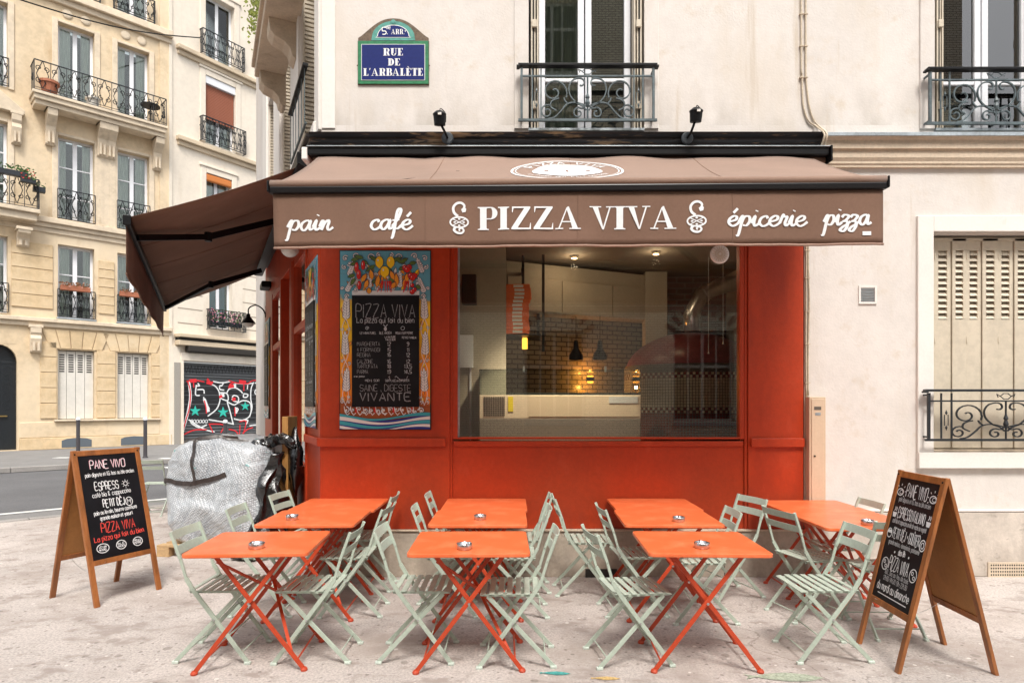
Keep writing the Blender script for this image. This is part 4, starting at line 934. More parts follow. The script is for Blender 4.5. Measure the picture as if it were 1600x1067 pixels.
for p, q in (((2.22, 7.9, 2.68), (2.22, 7.9, 2.71)), ((2.36, 7.9, 2.955), (2.385, 7.9, 2.968))): MB().tube([p, q], .108, 18).build('flue_collar', M_steel, t)
# round fan in the glass with two pull cords
t = thing('window_fan', 'round white ventilator set in the top right of the shop glass with two pull cords', 'fan', (um(1125), 5.99, zm(397)))
MB().lathe([(.088, 0), (.088, .012), (.078, .022), (.06, .018)], 28, RX(90)).build('fan_housing', M_trim, t, smooth=True)
mb = MB()
for k in range(18): a = R(k*20); mb.bar((.014*math.cos(a), -.024, .014*math.sin(a)), (.074*math.cos(a+.3), -.024, .074*math.sin(a+.3)), .003, .004)
mb.tube([(.045*math.cos(R(a)), -.025, .045*math.sin(R(a))) for a in range(0, 360, 24)], .002, 4, closed=True); mb.build('fan_grille', M_trim2, t)
for x, py in ((-.083, 548), (.055, 533)):
    L = zm(py)-zm(397); MB().tube([(x, .06, -.01), (x, .06, L)], .0025, 4).lathe([(.002, .03), (.009, 0)], 8, T(x, .06, L-.02)).build('pull_cord', M_trim, t)

# ------------------------------------------------------------------ painted tile panels with the chalk menu
M_tile_g = bpy.data.materials.new('painted_tile'); M_tile_g.use_nodes = True
n, L, b = nodes_of(M_tile_g)
tc = n.new('ShaderNodeTexCoord'); sp = n.new('ShaderNodeSeparateXYZ'); L.new(tc.outputs['Object'], sp.inputs[0])
ns = n.new('ShaderNodeTexNoise'); ns.inputs['Scale'].default_value = 7; ns.inputs['Detail'].default_value = 5; L.new(tc.outputs['Object'], ns.inputs['Vector'])
ad = n.new('ShaderNodeMath'); ad.operation = 'MULTIPLY_ADD'; L.new(ns.outputs['Fac'], ad.inputs[0]); ad.inputs[1].default_value = .35; L.new(sp.outputs[2], ad.inputs[2])
mr = n.new('ShaderNodeMapRange'); mr.inputs[1].default_value = .17; mr.inputs[2].default_value = 1.65+.17; L.new(ad.outputs[0], mr.inputs[0])
cr = n.new('ShaderNodeValToRGB'); L.new(mr.outputs[0], cr.inputs[0]); e = cr.color_ramp.elements
e[0].position = .14; e[0].color = (.34, .08, .02, 1); e[1].position = .80; e[1].color = (.12, .36, .46, 1)
for p, c in ((.18, (.90, .26, .02)), (.40, (.92, .33, .02)), (.52, (.92, .55, .02)), (.70, (.95, .60, .03)), (.745, (.70, .40, .08)), (.765, (.14, .36, .44))):
    q = e.new(p); q.color = (*c, 1)
L.new(cr.outputs[0], b.inputs['Base Color']); b.inputs['Roughness'].default_value = .3
def tilepanel(label, M, name='tile_menu_panel'):
    """local frame: x right, z up from the lower left corner, -y towards the viewer; 0.835 x 1.65 m"""
    t = thing(name, label, 'menu board', M=M, group='painted tile menu panels on the red shopfront')
    W, H = .835, 1.65; tw, th = W/4, H/8
    MB().box((-.008, -.010, -.008), (W+.008, 0, H+.008)).build('panel_backing', M_gap, t)
    ref = None
    for i in range(4):
        for j in range(8):
            if 0 < i < 3 and 1 < j < 6: continue
            o = MB().box((i*tw+.0008, -.017, j*th+.0008), ((i+1)*tw-.0008, -.0105, (j+1)*th-.0008)).build('tile', M_tile_g, t)
    cx0, cx1, cz0, cz1 = .113, .735, .205, 1.235
    P = lambda x, z: (x, z)
    white, red, yel, grn, org, navy, teal = MB(), MB(), MB(), MB(), MB(), MB(), MB()
    ol = MB(); y = -.0175; rnd = random.Random(3); ep = [0]
    def nx(): ep[0] += .000012; return y-ep[0]
    def leafp(mb, x, z, l, wd, ang, outline=True):
        pts = [(0, 0), (l*.3, wd*.42), (l*.65, wd*.40), (l, 0), (l*.65, -wd*.40), (l*.3, -wd*.42)]
        c, s = math.cos(R(ang)), math.sin(R(ang))
        if outline: ol.flat([(x+(a*1.12-.002)*c-b_*1.35*s, z+(a*1.12-.002)*s+b_*1.35*c) for a, b_ in pts], nx())
        mb.flat([(x+a*c-b_*s, z+a*s+b_*c) for a, b_ in pts], nx())
    def wheat(x, z, h, ang=90, k=7):
        c, s = math.cos(R(ang)), math.sin(R(ang))
        ol.ribbon([(x, z), (x+c*h, z+s*h)], .004, nx())
        for i in range(k):
            q = h*(.12+.78*i/k); l = h*.26*(1-.35*i/k)
            for sg in (-1, 1): leafp(white, x+c*q, z+s*q, l, l*.50, ang+sg*34)
        leafp(white, x+c*h*.86, z+s*h*.86, h*.2, h*.09, ang)
    def scroll(mb, x, z, r, a0, turns=1.2, wd=.008, dirn=1):
        p = spiral(x, z, r, r*.2, a0, a0+dirn*360*turns, 16); yy = nx()
        ol.ribbon(p, wd*1.6, yy); mb.ribbon(p, lambda t_, d: wd*(1-.5*t_), yy-.00001); mb.disc(x, z, r*.28, r*.28, nx(), n=8)
    rq = random.Random(11)
    for k in range(46):
        x = .42+rq.uniform(-.30, .30); z = 1.31+rq.uniform(-.03, .14)*(1 if abs(x-.42) > .1 else .8); m_ = (org, white, org, yel)[k % 4]
        leafp(m_, x, z, rq.uniform(.05, .08), rq.uniform(.020, .032), rq.uniform(40, 140))
    for k in range(18):
        sx_ = .055 if k % 2 else .78; leafp((org, yel)[k % 3 == 0], sx_+rq.uniform(-.035, .035), .26+.1*(k//2)+rq.uniform(-.02, .02), .05, .025, rq.uniform(60, 120))
    for i, (wx, wz, an) in enumerate(((.055, .99, 88), (.785, .99, 92), (.05, .66, 91), (.79, .66, 90), (.055, .32, 88), (.785, .32, 92))): wheat(wx, wz, .235, an)
    wheat(.05, 1.255, .17, 62); wheat(.79, 1.245, .17, 112); wheat(.075, 1.40, .17, 70); wheat(.775, 1.43, .16, 112)
    wheat(.27, 1.29, .17, 88, 6); wheat(.555, 1.29, .17, 90, 6); wheat(.66, 1.30, .12, 100, 5); wheat(.18, 1.28, .12, 100, 5)
    for sx in (0, 1):
        f = (lambda x: x) if not sx else (lambda x: W-x)
        for (a, z, r_, a0) in ((.05, 1.58, .028, 40), (.09, 1.53, .024, 200), (.145, 1.60, .030, 0), (.285, 1.59, .034, 10), (.36, 1.61, .022, 90), (.04, 1.50, .024, 120), (.115, 1.35, .03, 60), (.145, 1.29, .025, 200), (.345, 1.30, .026, 0), (.31, 1.42, .022, 50), (.235, 1.50, .025, 10), (.06, 1.23, .022, 0), (.02, 1.3, .016, 0)):
            scroll(white, f(a), z, r_, a0 if not sx else 180-a0, dirn=1 if not sx else -1)
        for z in (.93, .62, .28, .24):
            for q in (.025, .085): scroll(white, f(q), z+rnd.uniform(-.01, .02), .018, rnd.uniform(0, 300), .9, .006)
        white.ribbon([(f(.05+.03*math.sin(k*.55)), .22+k*.035) for k in range(30)], .005, nx())
        white.ribbon([(f(.055-.03*math.sin(k*.55)), .22+k*.035) for k in range(30)], .005, nx())
    for (x, z, l, a) in ((.10, 1.56, .09, 15), (.22, 1.58, .09, 165), (.17, 1.545, .08, 200), (.20, 1.56, .07, -30), (.36, 1.55, .10, 150), (.33, 1.52, .11, 215), (.47, 1.55, .11, 20), (.52, 1.57, .09, -25), (.56, 1.54, .08, 30), (.405, 1.49, .07, -90), (.43, 1.50, .08, -45), (.36, 1.38, .07, 200), (.45, 1.39, .07, -20), (.64, 1.53, .07, 10), (.66, 1.44, .08, 220), (.14, 1.43, .07, 200), (.14, 1.40, .08, 240), (.70, 1.33, .06, -30), (.61, 1.50, .07, 200), (.30, 1.48, .06, 250)): leafp(grn, x, z, l, .035, a)
    for (x, z, l, a) in ((.30, 1.38, .10, 100), (.34, 1.31, .12, 80), (.23, 1.30, .09, 70), (.53, 1.32, .12, 95), (.59, 1.31, .10, 75), (.50, 1.38, .09, 110), (.36, 1.42, .07, 60), (.62, 1.36, .08, 90), (.27, 1.25, .06, 90), (.20, 1.36, .09, 60), (.48, 1.30, .07, 60)): leafp(org, x, z, l, .045, a)
    for (x, z, rx, rz) in ((.365, 1.545, .036, .052), (.47, 1.545, .036, .050), (.415, 1.455, .040, .050)):
        ol.disc(x, z, rx+.004, rz+.004, nx()); yel.disc(x, z, rx, rz, nx(), n=18); yel.disc(x, z-rz*.95, rx*.3, rz*.2, nx(), n=8); white.disc(x-.012, z+.016, .007, .011, nx(), n=8)
    for (x, z, rx, rz, a) in ((.155, 1.50, .018, .042, -10), (.215, 1.515, .018, .042, 15), (.175, 1.43, .019, .046, -5), (.18, 1.33, .018, .040, -5)):
        ol.disc(x, z, rx+.004, rz+.004, nx()); red.disc(x, z, rx, rz, nx()); white.disc(x-.006, z+.012, .003, .014, nx(), n=6)
    for (x, z, r_) in ((.605, 1.49, .026), (.64, 1.495, .026), (.622, 1.475, .028), (.655, 1.42, .026), (.69, 1.415, .026), (.672, 1.40, .026), (.67, 1.33, .018), (.69, 1.29, .02), (.67, 1.27, .022)):
        ol.disc(x, z, r_+.004, r_+.004, nx()); red.disc(x, z, r_, r_, nx()); white.disc(x-.009, z+.008, .004, .006, nx(), n=6)
    for x, dx in ((.39, -.045), (.40, -.02), (.42, 0), (.44, .0), (.455, .015), (.47, .01), (.62, -.03), (.605, -.02), (.635, -.005)):
        red.ribbon(catmull([(x, 1.37, 0), (x+dx*.3, 1.32, 0), (x+dx, 1.265, 0)], 4), lambda t_, d: .015*(1-.75*t_), nx())
    # bottom scrolls and waves
    for k in range(13):
        x = .06+k*.058; scroll(white, x, .175+.01*math.sin(k), .026+.008*(k % 3 == 0), 90+k*37, .8, .009, 1 if k % 2 else -1)
        white.ribbon([(x-.02, .21), (x-.012, .16), (x+.01, .13), (x+.03, .15)], .007, nx())
        if k % 3 == 1: red.ribbon([(x+.03, .20), (x+.032, .15)], .016, nx())
    def wave(mb, z0, z1, amp, ph, zz):
        N = 24; up = [(W*i/N, z1+amp*math.sin(ph+i/N*5.6)) for i in range(N+1)]; dn = [(W*i/N, z0+amp*.8*math.sin(ph+.25+i/N*5.6)) for i in range(N+1)]
        dn = [(a, max(.001, c)) for a, c in dn]; up = [(a, max(c, d[1]+.0005)) for (a, c), d in zip(up, dn)]
        for i in range(N): mb.flat([dn[i], dn[i+1], up[i+1], up[i]], zz)
    wave(navy, -.1, .11, .028, 1.9, y-.0122); wave(teal, .10, .125, .03, 2.2+.3, y-.0124); wave(white, .065, .09, .03, 2.0, y-.0126); wave(teal, .03, .055, .03, 2.3, y-.0128); wave(white, .0, .018, .03, 2.6, y-.0130)
    for k in range(9):
        x = .42+k*.042; z = .02+.018*math.sin(k*1.3); leafp(org, x, z, .05, .014, 20+10*math.sin(k))
    Mtw = mat('tile_white', (.74, .72, .70), .3)
    for mb, m, nm in ((ol, mat('tile_outline', (.03, .03, .06), .4), 'painted_outline'), (white, Mtw, 'painted_wheat'), (red, mat('tile_red', (.60, .025, .02), .3), 'painted_pepper'), (yel, mat('tile_yellow', (.90, .56, .02), .3), 'painted_lemon'),
                      (grn, mat('tile_green', (.10, .17, .04), .3), 'painted_leaf'), (org, mat('tile_orange', (.80, .30, .03), .3), 'painted_orange_leaf'), (navy, mat('tile_navy', (.02, .03, .22), .3), 'painted_wave'), (teal, mat('tile_teal', (.05, .35, .42), .3), 'painted_wave')):
        mb.build(nm, m, t, kind='stuff')
    MB().box((cx0, -.024, cz1+.001), (cx1, -.0185, cz1+.045)).build('white_border', Mtw, t)
    cb = MB().box((cx0, -.036, cz0), (cx1, -.0215, cz1)).build('chalkboard', M_chalk, t, bevel=.002)
    c = MB(); c2 = MB(); yy = -.0365; mx = (cx0+cx1)/2
    zz = lambda py: (670-py)*.00597   # heights read off the front panel
    write(c, 'PIZZA VIVA', mx, zz(497), .118, .545, .010, yy, jit=.12, gap=1.5)
    write(c2, 'La pizza qui fait du bien', mx, zz(505.5), .046, .53, .006, yy, seed=3)
    write(c2, 'LEVAINNATUREL', mx-.16, zz(523), .020, .15, .0035, yy, seed=4); write(c2, 'BLE ANCIEN', mx+.0, zz(523), .022, .11, .004, yy, seed=5); write(c2, 'MOULU SUR PIERRE', mx+.175, zz(523), .020, .16, .0035, yy, seed=6)
    c2.ribbon(spiral(mx-.17, zz(514), .018, .006, 0, 500, 14), .004, yy); c2.ribbon([(mx-.02, zz(508)), (mx, zz(512)), (mx+.02, zz(508))], .006, yy); c2.disc(mx, zz(515), .014, .02, yy, n=8); c2.ribbon(spiral(mx+.16, zz(514), .018, .016, 0, 360, 12), .004, yy-.0001)
    write(c2, 'LA NATURE', mx+.045, zz(529), .018, .1, .004, yy, seed=8); write(c2, 'TAILLE DEMI', mx+.045, zz(533), .016, .09, .004, yy, seed=9); write(c2, 'PETITE FAMIGLIA', mx+.22, zz(530), .018, .13, .004, yy, seed=10)
    rows = [('MARGHERITA', '12', '9', 541), ('4 FORMAGGI', '15', '11', 550), ('REGINA', '16', '12', 558), ('CALZONE', '16', '12', 568), ('TARTUFATA', '18', '13,5', 575.5), ('PARMA', '19', '14,5', 584)]
    for i, (a, b_, d, py) in enumerate(rows):
        write(c, a, cx0+.05, zz(py), .034, .022*len(a)-.01, .0048, yy, align='l', seed=20+i)
        write(c2, b_, cx0+.345, zz(py), .034, None, .006, yy, seed=30+i); write(c2, d, cx0+.52, zz(py), .034, None, .006, yy, seed=40+i)
    write(c2, 'avec jambon', cx0+.07, zz(589.5), .016, .10, .003, yy, seed=50); write(c2, 'MIDI & SOIR', cx0+.19, zz(596.5), .020, .13, .0035, yy, seed=51); write(c2, 'SUR PLACE ou EMPORTER', cx0+.42, zz(596.5), .020, .22, .0035, yy, seed=52)
    for x, dx in ((.35, .0), (.45, -.04), (.50, .02)): c2.ribbon([(cx0+x, zz(594)), (cx0+x+dx, zz(588)), (cx0+x+dx-.012, zz(590))], .004, yy)
    write(c, 'SAINE , DIGESTE', mx, zz(611), .058, .47, .0065, yy, seed=60); write(c, 'VIVANTE', mx, zz(626), .070, .47, .013, yy, seed=61, gap=1.8)
    c.build('chalk_lettering', M_cg, cb, kind='stuff'); c2.build('chalk_lettering', mat('chalk_pale', (.52, .54, .56), .9, var2=.3, v2scale=90), cb, kind='stuff')
    for a, d in ((cx0+.03, cz0+.03), (cx1-.03, cz0+.03), (cx0+.03, cz1-.03), (cx1-.03, cz1-.03)): MB().lathe([(.006, 0), (.004, .003)], 8, T(a, -.0362, d) @ RX(90)).build('board_screw', M_black, cb)
    return t
tilepanel('painted tile panel with lemons, peppers and wheat round a chalk menu facing the terrace', T(um(533), 5.97-.019, zm(670)))
tilepanel('painted tile panel with chalk menu on the side street return next to the corner', FS.M @ T(-.92, -.006, zm(670)) @ S3(.93, 1, 1))
tilepanel('painted tile panel at the far end of the side street shopfront', FS.M @ T(-5.85, -.02, zm(670)))
# ------------------------------------------------------------------ front awning
AW = thing('front_awning', 'brown fabric awning over the terrace with white lettering on its valance', 'awning')
bl, br = Vector((-1.785, 4.75, 3.235)), Vector((2.705, 4.65, 3.235))      # front bar
wl, wr = Vector((-1.765, 5.86, 3.868)), Vector((2.757, 5.86, 3.868))     # at the cassette
NU, NV = 60, 8; vs = []; fs = []
def awpt(u, v):
    p = wl.lerp(wr, u).lerp(bl.lerp(br, u), v)
    sag = -.028*math.sin(math.pi*v)*(1+.25*math.sin(u*9)); wr_ = .010*(1-v)**2*(math.sin(u*23)+.8*math.sin(u*41+1))+.022*math.exp(-((u-.245)/.02)**2)*(1-v)
    return Vector((p.x, p.y, p.z+sag+wr_))
for j in range(NV+1):
    for i in range(NU+1): vs.append(tuple(awpt(i/NU, j/NV)))
for j in range(NV):
    for i in range(NU): a = j*(NU+1)+i; fs.append((a, a+NU+1, a+NU+2, a+1))
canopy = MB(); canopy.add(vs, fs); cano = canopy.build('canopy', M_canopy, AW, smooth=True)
so_ = cano.modifiers.new('thick', 'SOLIDIFY'); so_.thickness = .003
for u in (.255, .505, .755):      # seams
    MB().tube([awpt(u, v/8)+Vector((0, 0, .001)) for v in range(9)], .0022, 4).build('seam', M_fabric, cano)
ax = (br-bl).normalized(); BM = frameM(bl, ax, (0, 0, 1)); LB = (br-bl).length
# rolled lip and aluminium front bar
MB().tube([bl+ax*(LB*k/20)+Vector((0, -.014, -.006)) for k in range(21)], .030, 10).build('canopy_lip', M_canopy, AW, smooth=True)
MB().box((-.005, -.036, -.078), (LB+.005, .03, -.030), BM).build('front_bar', mat('bar_black', (.010, .009, .010), .3, spec=.35), AW, bevel=.008)
for x0 in (-.02, LB+.005): MB().box((x0, -.045, -.07), (x0+.014, .035, .015), BM).build('bar_end_cap', M_black, AW, bevel=.006)
# valance: gently waved cloth with a hem
NU = 90; vs = []; fs = []; NZ = 8; VH = .400; zt = -.070
def valy(x, t): return -.012+.010*t*math.sin(x*5.1+.6)+.006*t*math.sin(x*13)+.004*t*math.sin(x*31+t)+.012*t*math.exp(-(x/.12)**2)
for j in range(NZ+1):
    for i in range(NU+1):
        x = .015+(LB-.03)*i/NU; t_ = j/NZ
        vs.append((x, valy(x, t_), zt-VH*t_+(.004*math.sin(x*7) if j == NZ else 0)))
for j in range(NZ):
    for i in range(NU): a = j*(NU+1)+i; fs.append((a, a+NU+1, a+NU+2, a+1))
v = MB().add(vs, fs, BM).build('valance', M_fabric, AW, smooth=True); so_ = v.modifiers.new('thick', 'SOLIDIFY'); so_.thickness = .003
MB().tube([BM @ Vector((.015+(LB-.03)*i/60, valy(.015+(LB-.03)*i/60, 1)-.003, zt-VH-.004)) for i in range(61)], .009, 6).build('valance_hem', mat('hem_fabric', (.36, .23, .175), .9, var2=.1), AW, smooth=True)
for x in (LB*.255, LB*.505, LB*.755): MB().tube([BM @ Vector((x, valy(x, j/8)-.0025, zt-VH*j/8)) for j in range(9)], .002, 4).build('valance_seam', M_fabric, AW)
# lettering draped on the valance: mapped from photo pixels to (x, z) in the bar frame, then laid on the cloth
class Drape(MB):
    def put(s, M): 
        out = MB(); out.f = s.f; out.v = [tuple(M @ Vector((x, valy(x, min(1, max(0, (zt-z)/VH)))-.0045+yy, z))) for x, yy, z in s.v]; return out
def vpx(px): return (px-425)/ (1386-425)*LB
def vpz(py, px=900): return -.055-(py-(297-(px-425)*.0073))/212.6
lts = []
def newl():
    global lt
    lt = Drape(); lts.append(lt)
newl()
script(lt, 'pain', vpx(451), vpz(359, 480), .073, vpx(523)-vpx(451)); newl(); script(lt, 'café', vpx(584), vpz(358, 610), .073, vpx(649)-vpx(584))
newl(); script(lt, 'épicerie', vpx(1143), vpz(351.5, 1200), .073, vpx(1265)-vpx(1143)); newl(); script(lt, 'pizza', vpx(1292), vpz(350, 1320), .073, vpx(1362)-vpx(1292))
newl(); serif_text(lt, 'PIZZA', vpx(834), vpz(357.5, 834), .168, vpx(915)-vpx(753), gap=.05, Tk=.215); newl(); serif_text(lt, 'VIVA', vpx(996), vpz(356.5, 996), .168, vpx(1063)-vpx(928), gap=.0, Tk=.215)
def emblem(px, py):
    newl(); x, z = vpx(px), vpz(py, px); k = 1/212.6
    q = lambda pts: [(x+a*k, z+b*k) for a, b in pts]
    neck = catmull([(-3, 5, 0), (4, 9, 0), (6, 14, 0), (2, 17, 0), (-5, 18, 0), (-7, 24, 0), (-1, 28, 0), (6, 27, 0), (9, 22, 0), (8, 17, 0)], 5)
    neck = catmull([(-2, 6, 0), (-8, 12, 0), (-9, 20, 0), (-4, 26, 0), (3, 27, 0), (8, 23, 0), (7, 18, 0)], 5)
    lt.ribbon(q([(p[0], p[1]) for p in neck]), lambda t, d: (.020-.004*t), -.0001)
    lt.flat(q([(3, 17), (5, 12), (10, 13), (11, 18), (8, 21)]), -.0003)
    rr = [(14*math.cos(R(a)), 8*math.sin(R(a))-3) for a in range(0, 361, 15)]; lt.ribbon(q(rr), .012, -.0002)
    lt.ribbon(q([(-10, -8), (10, 2)]), .007, -.0004); lt.ribbon(q([(-10, 2), (10, -8)]), .007, -.0005)
    for a, b in ((0, 2), (0, -8), (-7, -3), (7, -3)): lt.disc(x+a*k, z+b*k, .010, .007, -.0006, n=8)
    tail = catmull([(-6, -11, 0), (-8, -15, 0), (-4, -19, 0), (3, -20, 0), (7, -16, 0), (4, -12, 0), (0, -14, 0), (1, -17, 0)], 4)
    lt.ribbon(q([(p[0], p[1]) for p in tail]), lambda t, d: .020*(1-.5*t), -.0007)
emblem(724, 343); emblem(1095, 341)
for i_, l_ in enumerate(lts): l_.put(BM).build('snake_emblem' if i_ > 5 else 'lettering', M_print, v)
lab = Drape(); lab.box((vpx(1350), -.001, vpz(366, 1355)), (vpx(1363), 0, vpz(360, 1355))); lab.put(BM).build('maker_label', M_print, v)
# round logo on the slope
lg = MB(); UC, VC = (895-800)*.0055, 0
def slope(x, d, h=.004):     # x metres in X, d metres down the slope from the middle
    u = (x-wl.x)/(wr.x-wl.x); vv = .52+d/1.28; p = awpt(min(1, max(0, u)), min(1, max(0, vv))); return p+Vector((0, -h*.5, h))
cxl = .47
def ell(rx, ry, wd, hgt):
    p = [(rx*math.cos(R(a)), ry*math.sin(R(a))) for a in range(0, 361, 6)]
    a_ = []
    N = len(p)
    for i, (x, d) in enumerate(p): f1 = 1+wd/2/rx; f0 = 1-wd/2/rx; a_ += [slope(cxl+x*f1, d*f1, hgt), slope(cxl+x*f0, d*f0, hgt)]
    lg.add(a_, [(2*i, 2*i+1, 2*i+3, 2*i+2) for i in range(N-1)])
ell(.455, .455, .020, .004); ell(.425, .425, .008, .0045)
# filled inner disc as fan rings
NA = 32; rings = [0, .1, .2, .285]; vs = []
for r_ in rings:
    for k in range(NA): a = 2*math.pi*k/NA; rr = r_*(1+.04*math.sin(5*a)); vs.append(slope(cxl+rr*math.cos(a), rr*math.sin(a), .004))
lg.add(vs, [(j*NA+k, (j+1)*NA+k, (j+1)*NA+(k+1) % NA, j*NA+(k+1) % NA) for j in range(3) for k in range(NA)])
for word, a0, a1, hh in (('PIZZA VIVA', 205, 335, .085), ('LA PIZZA QUI FAIT DU BIEN', 150, 30, .035)):
    n = len(word)
    for i, ch in enumerate(word):
        if ch == ' ': continue
        a = R(a0+(a1-a0)*(i+.5)/n); flip = -1 if a0 < a1 else 1
        tmp = MB(); write(tmp, ch, 0, -hh/2, hh, None, hh*.22, 0, jit=0)
        rm = .355; cx_, cd_ = rm*math.cos(a), rm*math.sin(a)
        rad = Vector((math.cos(a), math.sin(a))); up_ = rad if a0 < a1 else -rad; rt = Vector((-up_.y, up_.x)); 
        lg.add([slope(cxl+cx_+rt.x*x+up_.x*z, cd_+rt.y*x+up_.y*z, .0046) for x, yv, z in tmp.v], tmp.f)
lg.build('round_logo', M_print, cano)
br_ = MB()
for (x, d, wx, wd) in ((-.10, -.10, .06, .012), (.10, -.10, .06, .012), (-.17, .02, .02, .03), (.17, .02, .02, .03), (0, .04, .012, .06), (-.07, .14, .05, .010), (.07, .14, .05, .010), (0, .17, .03, .008), (-.05, .0, .04, .008), (.05, 0, .04, .008), (-.14, -.05, .03, .006)):
    br_.add([slope(cxl+x-wx, d-wd, .0056), slope(cxl+x+wx, d-wd*.3, .0056), slope(cxl+x+wx*.8, d+wd, .0056), slope(cxl+x-wx*.8, d+wd*.5, .0056)], [(0, 1, 2, 3)])
br_.build('logo_drawing', mat('logo_brown', (.20, .10, .07), .9), cano)
# black cassette
MB().box((um(489), 5.80, 3.862), (um(1287)-.03, 5.965, 3.933)).build('cassette', M_black, AW, bevel=.01)
MB().box((um(489), 5.785, 3.9335), (um(1287)-.03, 5.965, 3.941)).build('cassette_edge', M_zinc, AW, bevel=.002)
MB().box((um(1287)-.028, 5.77, 3.80), (um(1287)-.012, 5.965, 3.942)).build('cassette_end', M_black, AW, bevel=.006)
MB().box((um(480), 5.80, 3.82), (um(489), 5.96, 3.935)).build('cassette_end', M_trim, AW, bevel=.01)
MB().tube([(um(495), 5.89, 3.835), (um(1280), 5.89, 3.835)], .045, 12).build('roller_tube', M_fabric, AW, smooth=True)
for x0, sg in ((-1.2, 1), (2.2, -1)):
    sh = Vector((x0, 5.86, 3.80)); el = Vector((x0+sg*.75, 5.35, 3.50)); bb = Vector((x0+sg*.1, 4.74, 3.21))
    MB().bar(sh, el, .045, .06).bar(el, bb, .04, .05).lathe([(.035, -.04), (.035, .04)], 10, T(*el)).build('folding_arm', M_black, AW)
# ------------------------------------------------------------------ side awning
SA = thing('side_awning', 'brown side street awning seen from below with black folding arms', 'awning')
SM = FS.M
def sp3(s_, out, z): return SM @ Vector((-s_, -out, z))
s0, s1 = .30, 6.15
def sapt(u, v):
    p = Vector((0, 0, 0)); s_ = s0+.12+(s1-s0-.12)*u
    z = 3.95+(3.25-3.95)*v-.03*math.sin(math.pi*v); out = .12+(1.60-.12)*v
    return sp3(s_, out, z+.006*math.sin(u*40)*(1-v))
NU, NV = 30, 8
vs = [tuple(sapt(i/NU, j/NV)) for j in range(NV+1) for i in range(NU+1)]
fs = [(j*(NU+1)+i, (j+1)*(NU+1)+i, (j+1)*(NU+1)+i+1, j*(NU+1)+i+1) for j in range(NV) for i in range(NU)]
M_fabd = M_fabric
c = MB().add(vs, fs).build('canopy', M_fabric, SA, smooth=True); m_ = c.modifiers.new('t', 'SOLIDIFY'); m_.thickness = .003
for u in (.2, .4, .6, .8): MB().tube([sapt(u, k/8)-Vector((0, 0, .004)) for k in range(9)], .003, 4).build('seam', M_fabric, c)
MB().bar(sp3(s0+.1, 1.60, 3.215), sp3(s1+.02, 1.60, 3.215), .05, .07).build('front_bar', M_black, SA, bevel=.008)
MB().tube([sp3(s0+.10, 1.60, 3.25), sp3(s1+.02, 1.60, 3.25)], .02, 8).build('canopy_lip', M_fabric, SA, smooth=True)
for s_ in (s0+.085, s1+.02): MB().box((-s_-.010, -1.635, 3.175), (-s_+.010, -1.57, 3.265), SM).build('bar_end_cap', M_black, SA, bevel=.006)
vs = []; NZ = 5
for j in range(NZ+1):
    for i in range(NU+1):
        s_ = s0+.12+(s1-s0-.12)*i/NU; t_ = j/NZ; vs.append(tuple(sp3(s_, 1.61+.008*t_*math.sin(i*.9), 3.19-.43*t_)))
fs = [(j*(NU+1)+i, (j+1)*(NU+1)+i, (j+1)*(NU+1)+i+1, j*(NU+1)+i+1) for j in range(NZ) for i in range(NU)]
v2 = MB().add(vs, fs).build('valance', M_fabric, SA, smooth=True); m_ = v2.modifiers.new('t', 'SOLIDIFY'); m_.thickness = .003
MB().tube([sp3(s0+.12+(s1-s0-.12)*i/NU, 1.61+.008*math.sin(i*.9), 2.757) for i in range(NU+1)], .008, 6).build('valance_hem', M_fabric, SA)
MB().bar(sp3(s0-.05, .12, 3.96), sp3(s1, .12, 3.96), .14, .12).build('cassette', M_black, SA, bevel=.01)
MB().prism([(-.02, 3.78), (.12, 3.80), (.12, 4.02), (-.02, 4.03), (-.2, 3.86)], -.09, -.06, FS.M @ T(-s0+.12, 0, 0) @ RZ(90) @ T(0, 0, 0)).build('cassette_end', M_black, SA)
for (sa, ea, ba) in (((1.9, .16, 3.80), (1.55, .95, 3.42), (.95, 1.57, 3.20)), ((5.0, .16, 3.78), (4.6, .9, 3.42), (5.9, 1.57, 3.20))):
    a, b_, d = sp3(*sa), sp3(*ea), sp3(*ba)
    MB().bar(a, b_, .05, .07).bar(b_, d, .045, .06).lathe([(.04, -.05), (.04, .05)], 10, T(*b_)).build('folding_arm', M_black, SA, bevel=.006)
MB().box((-5.3, -.16, 3.50), (-4.9, -.01, 3.60), SM).build('arm_bracket', M_black, SA, bevel=.02)
# ------------------------------------------------------------------ two spotlights on the black cornice
for px, hx, hy, lab in ((702, 687.5, 185, 'left black spotlight on a short arm above the awning, near the street sign'), (1066, 1086, 180, 'right black spotlight on a short arm above the awning')):
    x = um(px); t = thing('spotlight', lab, 'spotlight', (0, 5.97, 0), group='black spotlights on the cornice above the awning')
    zb_ = 1.6+.416*5.8; zh = 1.6+(632-hy)/1000*5.67; xh = (hx-800)*.0057
    MB().lathe([(.052, 0), (.055, .01), (.05, .028)], 18, T(x, -.155, zb_) @ RX(90)).build('base_plate', mat('spot_grey', (.05, .06, .07), .4), t, bevel=.003)
    MB().tube([(x, -.18, zb_), (x+(xh-x)*.2, -.26, zb_+.01), (xh, -.30, zh-.03)], .011, 8).build('arm', M_black, t, smooth=True)
    hd = MB().lathe([(.001, -.062), (.050, -.06), (.056, .02), (.060, .026), (.060, .036), (.03, .06), (.001, .062)], 20, T(xh, -.30, zh) @ RX(12)).build('lamp_head', M_black, t, bevel=.002)
    MB().tube(catmull([(xh, -.30, zh+.05), (xh+.01, -.30, zh+.085), (xh+.05, -.28, zh+.05), (xh+.05, -.26, zh-.02)], 5), .004, 5).build('wire', M_black, hd)
    MB().box((xh-.008, -.365, zh+.005), (xh+.022, -.352, zh+.024)).build('rating_label', M_trim, hd)
